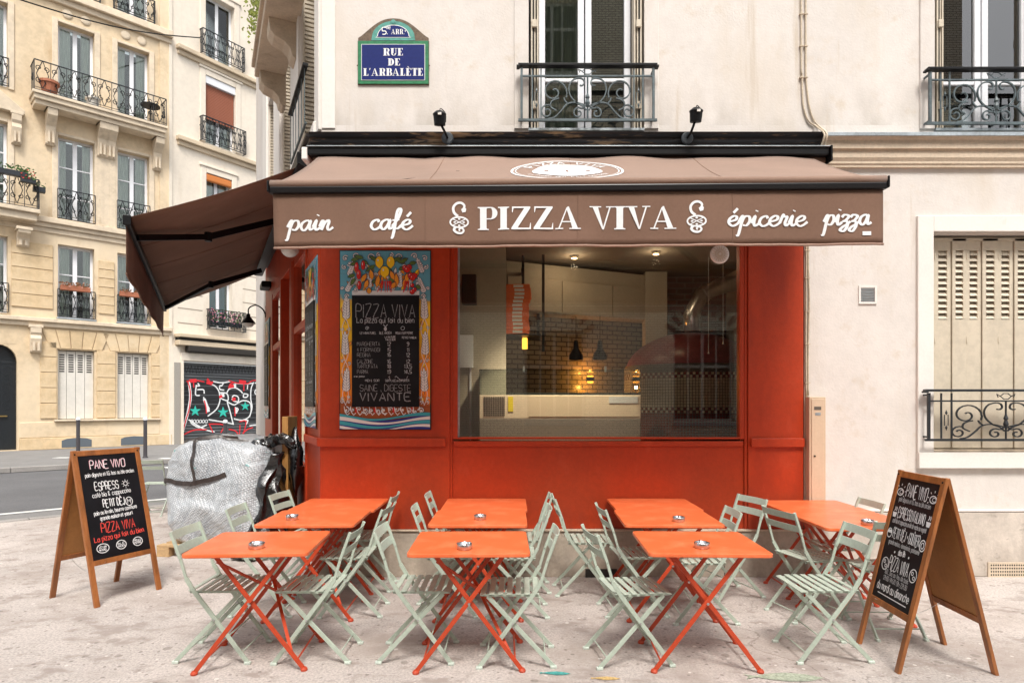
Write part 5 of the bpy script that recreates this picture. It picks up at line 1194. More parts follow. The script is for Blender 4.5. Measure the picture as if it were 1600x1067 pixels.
# globe lamp under the awning, gooseneck lamp at the far end
t = thing('globe_lamp', 'round white globe lamp tucked under the corner of the front awning', 'lamp', M=FS.M @ T(-1.35, -.13, 3.34))
MB().lathe([(.001, -.10)]+[(.10*math.sin(R(a)), -.10*math.cos(R(a))) for a in range(15, 180, 15)]+[(.001, .10)], 20, caps=False).build('lamp_globe', mat('opal_glass', (.75, .73, .68), .25), t, smooth=True)
MB().bar((0, 0, .09), (0, .12, .13), .03, .03).lathe([(.04, .08), (.035, .12)], 12).build('lamp_bracket', M_black, t)
t = thing('gooseneck_lamp', 'small black gooseneck wall lamp with a white globe at the far end of the shopfront', 'lamp', M=FS.M @ T(-5.9, -.02, 3.18))
MB().tube(catmull([(0, 0, 0), (0, -.05, .10), (0, -.16, .16), (0, -.27, .10), (0, -.28, .0)], 5), .012, 6).lathe([(.05, -.01), (.05, .01)], 12, RX(90)).build('lamp_arm', M_black, t)
MB().lathe([(.03, 0), (.035, -.05), (.10, -.13), (.12, -.17)], 18, T(0, -.28, .0), caps=False).build('lamp_shade', M_black, t, smooth=True)
MB().lathe([(.001, -.24), (.06, -.225), (.09, -.19), (.10, -.165)], 16, T(0, -.28, 0), caps=False).build('lamp_globe', MATS['opal_glass'], t, smooth=True)
# ------------------------------------------------------------------ folding bistro chairs
def make_chair():
    t = thing('bistro_chair', 'x', 'chair', (0, 0, 0), 0, 'pale green folding bistro chairs of the terrace')
    A = .185; B = .165
    for sg in (-1, 1):
        y = sg*A; pts = [(.225, y, .012), (-.105, y, .455), (-.15, y, .53), (-.185, y, .65), (-.245, y, .815)]
        mb = MB()
        for i in range(len(pts)-1): mb.bar(pts[i], pts[i+1], .012 if i < 3 else .020, .026 if i < 2 else .017, up=(1, 0, .3))
        leg = mb.build('leg', M_sage, t, bevel=.002)
        MB().box((.205, y-.012, 0), (.245, y+.012, .018)).build('foot_cap', M_cap, leg, bevel=.004)
        y = sg*B; mb = MB().bar((-.225, y, .012), (.175, y, .435), .012, .026, up=(1, 0, -.3))
        leg = mb.build('leg', M_sage, t, bevel=.002)
        MB().box((-.245, y-.012, 0), (-.205, y+.012, .018)).build('foot_cap', M_cap, leg, bevel=.004)
        MB().bar((-.135, y, .442), (.215, y, .442), .010, .014).build('seat_rail', M_sage, t)
        MB().lathe([(.006, -.022), (.006, .022)], 8, T(.022, sg*.176, .275) @ RX(90)).build('pivot_rivet', M_steel, t)
    me = MB().box((-.0175, -.19, 0), (.0175, .19, .007)); ref = None
    for k in range(7):
        if ref is None: ref = me.build('seat_slat', M_sage, t, bevel=.0025); o = ref
        else: o = ref.copy(); COL.objects.link(o)
        o.location = (-.118+k*.0535, 0, .4505+(.004 if k == 0 else 0)-(.006 if k == 6 else 0)); o.rotation_euler = (0, R(10 if k == 6 else -6 if k == 0 else 0), 0)
    for z, x in ((.785, -.236), (.695, -.204)):
        n = 8; vs = []
        for i in range(n+1):
            yy = -.19+.38*i/n; c = -.016*(1-(2*i/n-1)**2)
            for dz in (-.025, .025): vs += [(x+c-dz*.36-.009, yy, z+dz), (x+c-dz*.36-.004, yy, z+dz)]
        fs = []
        for i in range(n):
            a = i*4; b_ = a+4; fs += [(a, b_, b_+2, a+2), (a+1, a+3, b_+3, b_+1), (a+2, b_+2, b_+3, a+3), (a, a+1, b_+1, b_)]
        fs += [(0, 2, 3, 1), (n*4, n*4+1, n*4+3, n*4+2)]
        MB().add(vs, fs).build('back_slat', M_sage, t)
    mb = MB().tube([(.18, -A, .065), (.18, A, .065)], .005, 6); mb.build('stretcher', M_sage, t)
    MB().tube([(-.175, -B, .065), (-.175, B, .065)], .005, 6).build('stretcher', M_sage, t)
    MB().tube([(.10, -A, .17), (.10, A, .17)], .005, 6).build('stretcher', M_sage, t)
    return t
# x, y, rotation, label
chairs = [
 (-1.86, 4.13, 1, 'pale green chair on the left side of the front left table'),
 (-1.24, 4.12, 180, 'pale green chair on the right side of the front left table'),
 (-.60, 4.12, 0, 'pale green chair on the left side of the front middle table'),
 (.03, 4.06, 179, 'pale green chair on the right side of the front middle table'),
 (.73, 4.06, 8, 'pale green chair on the left side of the front right table, turned slightly'),
 (2.00, 4.13, 180, 'pale green chair facing left with its back to the right hand chalk board'),
 (-1.90, 4.98, 2, 'pale green chair left of the second row table, in front of the bubble wrapped load'),
 (-1.84, 5.70, -6, 'pale green chair left of the back left table against the black plastic sheet'),
 (-1.22, 4.97, 181, 'pale green chair on the right of the second row left table'),
 (-1.27, 5.62, 180, 'pale green chair on the right of the back left table by the red wall'),
 (-.51, 4.97, 4, 'pale green chair on the left of the second row middle table'),
 (-.50, 5.67, 2, 'pale green chair on the left of the back middle table by the red wall'),
 (.04, 4.95, 180, 'pale green chair on the right of the second row middle table'),
 (.09, 5.58, 180, 'pale green chair on the right of the back middle table'),
 (.60, 5.50, 1, 'pale green chair on the left of the back right table, seat clear of the table'),
 (.93, 4.98, 4, 'pale green chair on the left of the second row right table'),
 (1.42, 4.82, 178, 'pale green chair on the right of the second row right table'),
 (1.82, 5.40, 197, 'pale green chair near the red pillar, angled towards the back right table'),
 (2.24, 4.88, 14, 'pale green chair with a small maker plate, left of the far right tables'),
 (2.71, 5.26, 180, 'pale green chair behind the far right tables against the cream wall'),
 (2.64, 4.56, 90, 'pale green chair facing the far right table, half hidden by the chalk board'),
 (-5.20, 9.35, 96, 'lone pale green chair standing behind the bubble wrapped load near the kerb')]
c0 = make_chair()
for i, (x, y, r_, lab) in enumerate(chairs):
    if i == 0: o = c0; o.location = (x, y, 0); o.rotation_euler = (0, 0, R(r_)); o['label'] = lab
    else: o = copy_tree(c0, (x, y, 0), r_, lab)
    if 'maker plate' in lab: MB().box((-.260, -.02, .782), (-.2575, .02, .796)).build('maker_plate', M_black, o)
# ------------------------------------------------------------------ folding tables
def make_table():
    t = thing('bistro_table', 'x', 'table', (0, 0, 0), 0, 'orange folding bistro tables of the terrace')
    W, D = .362, .333; r_ = .035
    poly = []
    for cx_, cy_, a0 in ((W-r_, D-r_, 0), (-W+r_, D-r_, 90), (-W+r_, -D+r_, 180), (W-r_, -D+r_, 270)):
        for k in range(5): a = R(a0+22.5*k); poly.append((cx_+r_*math.cos(a), cy_+r_*math.sin(a)))
    n = len(poly); vs = [(x, y, .708) for x, y in poly]+[(x, y, .732) for x, y in poly]
    MB().add(vs, [tuple(range(n-1, -1, -1)), tuple(range(n, 2*n))]+[(i, (i+1) % n, n+(i+1) % n, n+i) for i in range(n)]).build('tabletop', M_orange, t, bevel=.005)
    for y, dy in ((-.245, .018), (.225, .018)):
        for sg in (-1, 1):
            yy = y+(dy if sg > 0 else 0)
            leg = MB().bar((sg*.315, yy, .012), (-sg*.205, yy, .70), .010, .026, up=(1, 0, 0)).build('leg', M_orleg, t, bevel=.002)
            MB().lathe([(.020, 0), (.022, .010), (.014, .022)], 10, T(sg*.317, yy, 0)).build('foot_cap', M_orleg, leg)
        MB().lathe([(.008, -.03), (.008, .012)], 8, T(.0, y+.0, .435-.02) @ RX(90)).build('pivot_rivet', M_steel, t)
    for sg in (-1, 1):
        MB().tube([(sg*.275, -.235, .065), (sg*.275, .225, .065)], .006, 6).build('stretcher', M_orleg, t)
    MB().bar((-.19, -.225, .66), (.14, .215, .30), .008, .022, up=(1, 0, 0)).build('folding_stay', M_orleg, t)
    MB().bar((.01, .21, .43), (.24, -.225, .12), .008, .020, up=(1, 0, 0)).build('folding_stay', M_orleg, t)
    for sg in (-1, 1): MB().bar((sg*.20, -.27, .699), (sg*.20, .27, .699), .016, .014).build('top_rail', M_orleg, t)
    return t
tables = [
 (-1.585, 4.06, 4, 'front left orange table with one ashtray'), (-.26, 4.06, 1, 'front middle orange table with one ashtray'), (1.175, 4.06, -2, 'front right orange table with one ashtray'),
 (-1.515, 4.95, 1.5, 'second row orange table of the left column, ashtray near its middle'), (-.25, 4.95, 0, 'second row orange table of the middle column'), (1.19, 4.95, -2, 'second row orange table of the right column'),
 (-1.505, 5.625, 0, 'orange table against the red wall at the end of the left column'), (-.235, 5.625, 0, 'orange table against the red wall at the end of the middle column'), (1.235, 5.625, -1, 'orange table against the red wall at the end of the right column'),
 (2.575, 4.83, 0, 'nearer one of the two joined orange tables beside the right hand chalk board'), (2.59, 5.51, 0, 'farther one of the two joined orange tables by the meter cabinet')]
t0 = make_table()
for i, (x, y, r_, lab) in enumerate(tables):
    dz = (.0, .0, .0, .0, .0, .0, -.004, -.004, -.004, 0, -.003)[i]
    if i == 0: o = t0; o.location = (x, y, 0); o.rotation_euler = (0, 0, R(r_)); o['label'] = lab
    else: o = copy_tree(t0, (x, y, dz), r_, lab)
# ------------------------------------------------------------------ ashtrays
def make_ashtray():
    t = thing('ashtray', 'x', 'ashtray', (0, 0, 0), 0, 'steel ashtrays on the orange tables')
    MB().lathe([(.042, 0), (.046, .004), (.046, .030), (.043, .036), (.038, .034), (.038, .008), (.001, .006)], 24, caps=False).build('bowl', M_steel, t, smooth=True)
    mb = MB()
    for k in range(3): a = R(k*120+20); mb.box((.034, -.006, .028), (.049, .006, .0375), RZ(k*120+20))
    mb.build('cigarette_rest', M_steel, t)
    return t
ash = [(-1.545, 3.87, 'round steel ashtray on the front left table'), (-.285, 3.85, 'round steel ashtray on the front middle table'), (1.15, 3.88, 'round steel ashtray on the front right table'),
       (-1.66, 4.83, 'round steel ashtray on the second row left table'), (-.24, 4.84, 'round steel ashtray on the second row middle table'), (1.24, 4.76, 'round steel ashtray on the second row right table'),
       (2.575, 4.63, 'round steel ashtray on the far right table next to the chalk board')]
a0 = make_ashtray()
for i, (x, y, lab) in enumerate(ash):
    if i == 0: o = a0; o.location = (x, y, .7325); o['label'] = lab
    else: o = copy_tree(a0, (x, y, .7325), random.uniform(0, 90), lab)
# ------------------------------------------------------------------ A-frame chalk boards
def aboard(name, label, FL, FR, BL, BR, H, writer):
    FL, FR, BL, BR = [Vector((*p, 0)) for p in (FL, FR, BL, BR)]
    t = thing(name, label, 'chalk board', ((FL+FR+BL+BR)/4)); inv = T(*(-(FL+FR+BL+BR)/4))
    lat = (FR-FL).normalized(); W = (FR-FL).length; topL = (FL+BL)/2+Vector((0, 0, H)); topR = (FR+BR)/2+Vector((0, 0, H))
    off = (FL-BL).normalized()*.012
    up = (topL+off-FL); Lg = up.length; F = frameM(FL, FR-FL, up)      # -y of F faces the reader
    if (F @ Vector((0, -1, 0))-F @ Vector((0, 0, 0))).dot(FL-BL) < 0: raise ValueError('board frame')
    G_ = frameM(BR, BL-BR, topR-off-BR)
    for K, front in ((F, True), (G_, False)):
        K = inv @ K; w_ = .042
        for a in (0, W-w_): MB().box((a, 0, 0), (a+w_, .022, Lg), K).build('leg', M_wood, t, bevel=.003)
        MB().box((w_, .001, Lg-w_-.004), (W-w_, .021, Lg-.004), K).build('top_rail', M_wood, t, bevel=.003)
        zb_ = Lg*.255; MB().box((w_, .001, zb_), (W-w_, .021, zb_+w_), K).build('bottom_rail', M_wood, t, bevel=.003)
        if front:
            cb = MB().box((w_-.002, .006, zb_+w_-.002), (W-w_+.002, .012, Lg-w_-.002), K).build('chalkboard', M_chalk, t)
            MB().box((w_, .0125, zb_+w_), (W-w_, .016, Lg-w_-.004), K).build('board_back', M_ply, t)
            writer(cb, K, w_, W-w_, zb_+w_, Lg-w_-.004)
        else: MB().box((w_, .006, zb_+w_), (W-w_, .014, Lg-w_-.004), K).build('back_panel', M_ply, t)
        MB().lathe([(.007, 0), (.005, .003)], 8, K @ T(W-w_/2, -.001, Lg-.03) @ RX(90)).lathe([(.007, 0), (.005, .003)], 8, K @ T(w_/2, -.001, Lg-.03) @ RX(90)).build('hinge_screw', M_black, t)
    p = inv @ (FL.lerp(FR, .22)+Vector((0, 0, .33))); q = inv @ (BL.lerp(BR, .22)+Vector((0, 0, .33)))
    p = p.lerp(q, .12); q = q.lerp(p, .12)
    MB().tube([p.lerp(q, k/10)+Vector((0, 0, -.10*math.sin(math.pi*k/10))) for k in range(11)], .0014, 5).build('safety_chain', M_steel, t)
    return t
def sun_(mb, x, z, r, y):
    mb.ribbon([(x+r*math.cos(R(a)), z+r*math.sin(R(a))) for a in range(0, 361, 30)], r*.3, y)
    for a in range(0, 360, 45): mb.ribbon([(x+r*1.45*math.cos(R(a)), z+r*1.45*math.sin(R(a))), (x+r*2*math.cos(R(a)), z+r*2*math.sin(R(a)))], r*.28, y-.0001)
def ring_(mb, x, z, rx, rz, w_, y): mb.ribbon([(x+rx*math.cos(R(a)), z+rz*math.sin(R(a))) for a in range(0, 361, 20)], w_, y)
def left_text(cb, K, x0, x1, z0, z1):
    c, pk, rd, gr = MB(), MB(), MB(), MB(); y = .0055; W = x1-x0; H = z1-z0; cx_ = (x0+x1)/2
    Z = lambda f: z1-H*f
    write(pk, 'PANE VIVO', cx_-.01, Z(.145)+.012, .068, W*.60, .010, y, seed=1); write(c, 'PANE VIVO', cx_-.008, Z(.145)+.010, .068, W*.60, .006, y-.0006, seed=1)
    write(c, 'pain digeste et I.G. bas au ble ancien', cx_, Z(.205), .032, W*.84, .0055, y, seed=2, rot=1)
    write(c, 'ESPRESS', cx_-.045, Z(.345), .065, W*.40, .009, y, seed=3); sun_(c, cx_+.118, Z(.345)+.032, .017, y)
    write(c, 'café bio & cappuccino', cx_-.01, Z(.405), .036, W*.66, .006, y, seed=4, rot=2)
    write(c, 'PETIT DÈJ', cx_-.005, Z(.515), .062, W*.38, .010, y, seed=5); ring_(c, cx_+.125, Z(.49), .030, .036, .006, y)
    write(c, 'M', cx_+.125, Z(.51), .036, .026, .006, y, seed=9)
    write(c, 'pain au levain, beurre confiture', cx_, Z(.575), .033, W*.74, .006, y, seed=6, rot=2); write(c, 'granola maison et yaourt', cx_, Z(.63), .033, W*.56, .006, y, seed=7, rot=2)
    write(rd, 'PIZZA VIVA', cx_, Z(.755), .075, W*.58, .0085, y, seed=8); write(rd, 'La pizza qui fait du bien', cx_, Z(.825), .040, W*.86, .0072, y, seed=10, rot=2)
    for dx, a, b_ in ((-.155, 'LEVAIN', 'NATUREL'), (-.0, 'BLE', 'ANCIEN'), (.145, 'MOULU', 'PIERRE')):
        ring_(c, cx_+dx, Z(.90), .050 if dx < -.1 else .042, .036, .006, y); write(c, a, cx_+dx, Z(.90)+.003, .016, .058, .004, y, seed=11); write(c, b_, cx_+dx, Z(.90)-.019, .016, .060, .004, y, seed=12)
    for mb, m in ((pk, M_cp), (c, M_cw), (rd, M_cr)): mb.build('chalk_lettering', m, cb, xf=K, kind='stuff')
def right_text(cb, K, x0, x1, z0, z1):
    c, gr = MB(), MB(); y = .0055; W = x1-x0; H = z1-z0; cx_ = (x0+x1)/2; Z = lambda f: z1-H*f
    write(c, 'PANE VIVO', cx_-.0, Z(.145), .082, W*.52, .0075, y, seed=1)
    for sx in (-1, 1):
        x = cx_+sx*.180; z = Z(.12)
        ring_(c, x, z, .034, .022, .006, y); ring_(c, x+.01, z, .018, .012, .004, y-.0002)
        for a in range(-30, 211, 40): c.ribbon([(x+.048*math.cos(R(a)), z+.042*math.sin(R(a))), (x+.060*math.cos(R(a)), z+.055*math.sin(R(a)))], .005, y)
    write(gr, 'pain digeste et I.G. bas au ble ancien', cx_, Z(.195), .030, W*.80, .0036, y, seed=2)
    write(c, 'ESPRESSO ITALIANO', cx_, Z(.325), .066, W*.68, .0068, y, seed=3)
    for x in (cx_-.185, cx_+.19): c.flat([(x-.024, Z(.29)), (x-.016, Z(.33)), (x+.016, Z(.33)), (x+.024, Z(.29))][::-1], y); c.ribbon([(x-.01, Z(.28)), (x, Z(.26)), (x-.006, Z(.245))], .006, y); c.ribbon([(x+.01, Z(.28)), (x+.014, Z(.26)), (x+.008, Z(.245))], .006, y)
    write(gr, 'café bio et cappuccino au lait de vache ou vegetal', cx_, Z(.375), .030, W*.86, .0040, y, seed=4)
    write(c, 'PETIT-DÈJ + GOÛTER', cx_, Z(.495), .066, W*.68, .0068, y, seed=5); ring_(c, cx_+.185, Z(.475), .028, .034, .007, y); ring_(c, cx_+.185, Z(.475), .014, .018, .006, y-.0002)
    ring_(c, cx_-.19, Z(.465), .026, .030, .006, y); c.flat([(cx_-.214, Z(.465)), (cx_-.166, Z(.465)), (cx_-.17, Z(.44)), (cx_-.21, Z(.44))], y-.0003)
    write(gr, 'granola maison, viennoiserie, patisserie', cx_, Z(.55), .030, W*.80, .0040, y, seed=6); write(c, "des 8h", cx_, Z(.61), .036, W*.17, .007, y, seed=7)
    for x in (-.08, .08): c.disc(cx_+x, Z(.60), .007, .008, y, n=6)
    write(c, 'PIZZA VIVA', cx_, Z(.745), .085, W*.50, .0078, y, seed=8)
    for x in (cx_-.155, cx_+.165): ring_(c, x, Z(.715), .036, .040, .006, y); ring_(c, x-.01, Z(.70), .010, .010, .005, y-.0002); ring_(c, x+.012, Z(.73), .010, .010, .005, y-.0002)
    write(gr, '100% bio au feu de bois', cx_, Z(.79), .030, W*.62, .0038, y, seed=9); write(gr, '12h00-14h30 19h-22h30', cx_, Z(.84), .030, W*.62, .0040, y, seed=10)
    write(c, 'du mardi au dimanche', cx_, Z(.925), .052, W*.84, .0068, y, seed=11); c.ribbon([(cx_-.16, Z(.955)), (cx_+.17, Z(.957))], .006, y)
    gr.build('chalk_lettering', mat('chalk_soft', (.5, .5, .5), .9), cb, xf=K, kind='stuff'); c.build('chalk_lettering', M_cw, cb, xf=K, kind='stuff')
aboard('chalkboard_stand', 'wooden chalk board stand with pink and red writing at the left of the terrace', (-3.275, 5.03), (-3.04, 5.56), (-3.835, 5.29), (-3.585, 5.82), 1.225, left_text)
aboard('chalkboard_stand', 'wooden chalk board stand with white writing at the right of the terrace', (2.32, 4.32), (2.29, 3.80), (2.90, 4.30), (2.88, 3.78), 1.165, right_text)

# ------------------------------------------------------------------ bubble wrapped load on a pallet
t = thing('wooden_pallet', 'pale wooden pallet under the bubble wrapped load', 'pallet', (-3.08, 7.15, 0), -8)
for y in (-.5, 0, .42):
    for x in (-.6, -.07, .45): MB().box((x, y, .0), (x+.14, y+.1, .10)).build('block', M_pine, t, bevel=.004)
for k in range(7): MB().box((-.6, -.5+k*.155, .101), (.6, -.5+k*.155+.105, .122)).build('board', M_pine, t, bevel=.003)
def lump(nu, nv, fn): 
    vs = [tuple(fn(i/nu, j/nv)) for j in range(nv+1) for i in range(nu)]
    fs = [(j*nu+i, j*nu+(i+1) % nu, (j+1)*nu+(i+1) % nu, (j+1)*nu+i) for j in range(nv) for i in range(nu)]
    return MB().add(vs, fs+[tuple(range(nu-1, -1, -1)), tuple(nv*nu+i for i in range(nu))])
from mathutils import noise as mn
def wrapfn(u, v):
    a = 2*math.pi*u; e = 4.5; c, s = math.cos(a), math.sin(a); k = (abs(c)**e+abs(s)**e)**(-1/e)
    r = k
    prof = .86+.16*math.sin(math.pi*min(1, v*1.15))**.6
    if v > .82: prof *= max(.02, (1-((v-.82)/.18)**2))**.42
    x, y = r*c*.58*prof, r*s*.50*prof; z = .125+min(v/.86, 1)*1.02+(.10*math.sin(min(1, max(0, (v-.82)/.18))*math.pi/2) if v > .82 else 0)
    z += -.09*(abs(x)**2.2)*(v > .75)
    n_ = mn.noise_vector(Vector((x*2.3, y*2.3, z*2.3)))*.07+mn.noise_vector(Vector((x*6, y*6, z*6)))*.022+mn.noise_vector(Vector((x*17, y*17, z*9)))*.008
    slump = -.06*max(0, .35-v)
    return Vector((x*(1+slump), y, z))+n_
M_bub = mat('bubble_wrap', (.60, .625, .65), .30, var=.07, vscale=1.6, spec=.6, coat=.4)
add_stains(M_bub, [((.16, .50, .49), 6.5, .655, .70, (1, 1, 1.3)), ((.36, .385, .42), 2.4, .50, .72, (1.6, 1.6, .6)), ((.68, .70, .72), 3.5, .56, .68, (1, 1, .5))])
n, L, b = nodes_of(M_bub)
tc = n.new('ShaderNodeTexCoord'); mp = n.new('ShaderNodeMapping'); mp.inputs['Rotation'].default_value = (.3, .5, .4); L.new(tc.outputs['Object'], mp.inputs[0])
v = n.new('ShaderNodeTexVoronoi'); v.inputs['Scale'].default_value = 48; v.inputs['Randomness'].default_value = .22; L.new(mp.outputs[0], v.inputs['Vector'])
bp = n.new('ShaderNodeBump'); bp.inputs['Strength'].default_value = 1; bp.inputs['Distance'].default_value = .010; bp.invert = True; L.new(v.outputs['Distance'], bp.inputs['Height'])
n2 = n.new('ShaderNodeTexNoise'); n2.inputs['Scale'].default_value = 5; n2.inputs['Detail'].default_value = 4; n2.inputs['Distortion'].default_value = 2.2; L.new(tc.outputs['Object'], n2.inputs['Vector'])
bp2 = n.new('ShaderNodeBump'); bp2.inputs['Strength'].default_value = .40; bp2.inputs['Distance'].default_value = .04; L.new(n2.outputs['Fac'], bp2.inputs['Height']); L.new(bp.outputs[0], bp2.inputs['Normal']); L.new(bp2.outputs[0], b.inputs['Normal'])
cr = n.new('ShaderNodeValToRGB'); L.new(v.outputs['Distance'], cr.inputs[0]); cr.color_ramp.elements[0].position = .30; cr.color_ramp.elements[1].position = .62
cr.color_ramp.elements[0].color = (1, 1, 1, 1); cr.color_ramp.elements[1].color = (.66, .68, .70, 1)
mx = n.new('ShaderNodeMix'); mx.data_type = 'RGBA'; mx.blend_type = 'MULTIPLY'; mx.inputs[0].default_value = 1
L.new(b.inputs['Base Color'].links[0].from_socket, mx.inputs[6]); L.new(cr.outputs[0], mx.inputs[7]); L.new(mx.outputs[2], b.inputs['Base Color'])
WL = thing('wrapped_load', 'bulky load wrapped in clear bubble wrap with dark tape, standing on a pallet', 'wrapped load', (-3.10, 7.15, 0), -8)
lump(150, 70, wrapfn).build('bubble_wrap', M_bub, WL, smooth=True)
M_tape = mat('dark_brown_tape', (.055, .04, .035), .4, var2=.5, v2scale=30)
def on_wrap(uv, wd, name='tape', m=None, push=.02, off=(0, 0, 0)):
    P = [wrapfn(*q) for q in uv]; vs = []
    for i, p in enumerate(P):
        d = (P[min(i+1, len(P)-1)]-P[max(i-1, 0)]).normalized(); o = Vector((p.x, p.y, 0)).normalized(); o = (o+Vector((0, 0, .6 if uv[i][1] > .85 else 0))).normalized()
        sd_ = d.cross(o).normalized(); vs += [p+o*push+sd_*wd/2, p+o*push-sd_*wd/2]
    MB().add(vs, [(2*i, 2*i+1, 2*i+3, 2*i+2) for i in range(len(P)-1)]).build(name, m or M_tape, WL, smooth=True)
def line(a, b_, n=24): return [(a[0]+(b_[0]-a[0])*k/n, a[1]+(b_[1]-a[1])*k/n) for k in range(n+1)]
on_wrap(line((.57, .50), (.80, .64)), .05); on_wrap(line((.715, .60), (.70, .90), 16)+line((.70, .90), (.85, .985), 8)[1:], .042)
on_wrap(line((.62, .93), (.88, .95)), .022)
# black plastic sheet
def sheetfn(u, v):
    a = 2*math.pi*u; x = .22*math.cos(a)*(1.15-.75*v**1.5); y = .30*math.sin(a)*(1.1-.6*v); z = .02+1.06*v
    n_ = mn.noise_vector(Vector((x*6+3, y*6, z*1.6)))*.12+mn.noise_vector(Vector((x*15, y*15, z*4)))*.06
    return Vector((x+.12*v*v, y, z))+Vector((n_.x, n_.y, n_.z*.4))
M_plast = mat('black_plastic_film', (.008, .008, .009), .22, spec=.7, bump=.6, bscale=18, bdist=.02, coat=.5)
t = thing('black_plastic_sheet', 'crumpled glossy black plastic sheet draped beside the bubble wrapped load', 'plastic sheet', (-2.64, 6.85, 0))
lump(70, 50, sheetfn).build('film', M_plast, t, smooth=True)
lump(30, 20, lambda u, v: Vector((.10*math.cos(6.28*u)*(1-.5*v)-.02-.16*v, .1*math.sin(6.28*u)*(1-.5*v), .78+.22*v))+mn.noise_vector(Vector((u*6, v*4, 1)))*.05).build('film', M_plast, t, smooth=True)
def lyfn(u, v):
    a = 2*math.pi*u; p = Vector((-.16+.50*v, .1*math.sin(a)+.05, 1.12+.10*math.sin(v*3)+.055*math.cos(a))); return p+mn.noise_vector(p*7)*.06+mn.noise_vector(p*19)*.03
lump(60, 60, lyfn).build('film', M_plast, t, smooth=True)
# white panel and wooden board leaning at the shop
t = thing('white_panel', 'white foam panel standing upright between the black plastic and the wooden board', 'panel', (-2.53, 6.95, 0), -10)
MB().box((-.10, -.02, .02), (.10, .1, 1.27)).build('panel', mat('styro_white', (.72, .73, .76), .7, var2=.06), t, bevel=.01)
t = thing('wooden_board', 'upright wooden board seen edge on beside the shop side door', 'board', (-2.45, 6.90, 0), 0)
MB().box((-.03, 0, .0), (.035, .30, 1.47)).build('board', mat('golden_board', (.42, .21, .06), .5, var=.25, vscale=4, stretch=(3, 3, .4), coat=.2), t, bevel=.004)
t = thing('black_bag', 'black plastic bag hanging against the side shop window', 'bag', M=FS.M @ T(-1.15, -.10, .95))
lump(26, 20, lambda u, v: Vector((.17*math.cos(6.28*u)*math.sin(math.pi*(.08+.88*v)), .08*math.sin(6.28*u)*math.sin(math.pi*(.08+.88*v)), -.35+.75*v))+mn.noise_vector(Vector((u*5, v*5, 2)))*.03).build('film', M_plast, t, smooth=True)

# ------------------------------------------------------------------ bollards, overhead wire
def bollard(px, py, lab, white=True):
    Y = 1.6/((py-632)/1000); X = (px-800)/1000*Y
    t = thing('bollard', lab, 'bollard', (X, Y, 0), group='steel bollards on the far pavement')
    MB().lathe([(.075, 0), (.075, .03), (.055, .05), (.050, 1.10), (.058, 1.105), (.058, 1.125)], 16).build('post', mat('bollard_grey', (.055, .05, .055), .5), t)
    MB().lathe([(.058, 1.126), (.062, 1.15), (.055, 1.19), (.03, 1.215), (.001, 1.22)], 16).build('cap', M_white, t, smooth=True)
bollard(122, 714.5, 'grey bollard with a white cap, left of the two behind the left chalk board'); bollard(227, 715, 'grey bollard with a white cap at the right of the left chalk board top'); bollard(352, 730, 'bollard with a round white cap behind the bubble wrapped load')
# bicycle parked across the street, behind the wrapped load
def bike():
    t = thing('parked_bicycle', 'bicycle parked before the graffiti shutter, mostly hidden by the wrapped load', 'bicycle', (-5.9, 14.2, -.12), 20)
    for x in (-.5, .5):
        wh = MB().tube([(x+.33*math.cos(R(a)), 0, .34+.33*math.sin(R(a))) for a in range(0, 360, 15)], .018, 6, closed=True).build('wheel', M_black, t)
        mb = MB()
        for a in range(0, 360, 30): mb.tube([(x, 0, .34), (x+.32*math.cos(R(a)), 0, .34+.32*math.sin(R(a)))], .002, 3)
        mb.build('spokes', M_steel, wh)
    mb = MB()
    for p, q in (((-.5, 0, .34), (-.05, 0, .30)), ((-.05, 0, .30), (-.18, 0, .82)), ((-.5, 0, .34), (-.16, 0, .76)), ((-.05, 0, .30), (.36, 0, .78)), ((-.16, 0, .76), (.34, 0, .84)), ((.32, 0, .92), (.5, 0, .34))): mb.tube([p, q], .016, 6)
    mb.build('frame', M_irond, t)
    MB().tube([(.36, 0, .92), (.34, 0, 1.02)], .014, 6).tube([(.25, -.27, 1.03), (.36, -.2, 1.05), (.34, 0, 1.02), (.36, .2, 1.05), (.25, .27, 1.03)], .013, 6).build('handlebar', M_steel, t)
    MB().box((-.30, -.07, .86), (-.06, .07, .91)).build('saddle', M_black, t, bevel=.03)
bike()
# ------------------------------------------------------------------ tan limestone building across the street
FA = Face((-17.5, 21.9), (1, 1))
A = thing('limestone_building', 'tan limestone apartment building with scrolled iron balconies across the street', 'building', M=FA.M)
def rect(F, p0, p1, pt, pb, out=0):
    c = (p0+p1)/2; return (F.u(p0, out), F.u(p1, out), F.z(c, pb, out), F.z(c, pt, out))
uEnd = FA.u(268)
colA = [(FA.u(90.5), FA.u(147.5)), (FA.u(183.5), FA.u(233))]
col0 = (FA.u(-42), FA.u(12))
gz = (1.06, 3.58); f1 = (4.74, 7.38); f2 = (8.32, 11.30); f3 = (12.5, 15.38); f4 = (16.55, 19.2)
holes = []
for c in colA+[col0]:
    for f in (f1, f2, f3, f4): holes.append((c[0], c[1], f[0], f[1]))
for c in colA: holes.append((c[0], c[1], *gz))
door = (FA.u(-34), FA.u(27), 0.02, 3.70); holes.append(door)
wall(MB(), -8, uEnd, 0, 20, holes, .42).build('facade_wall', M_stoneA, A)
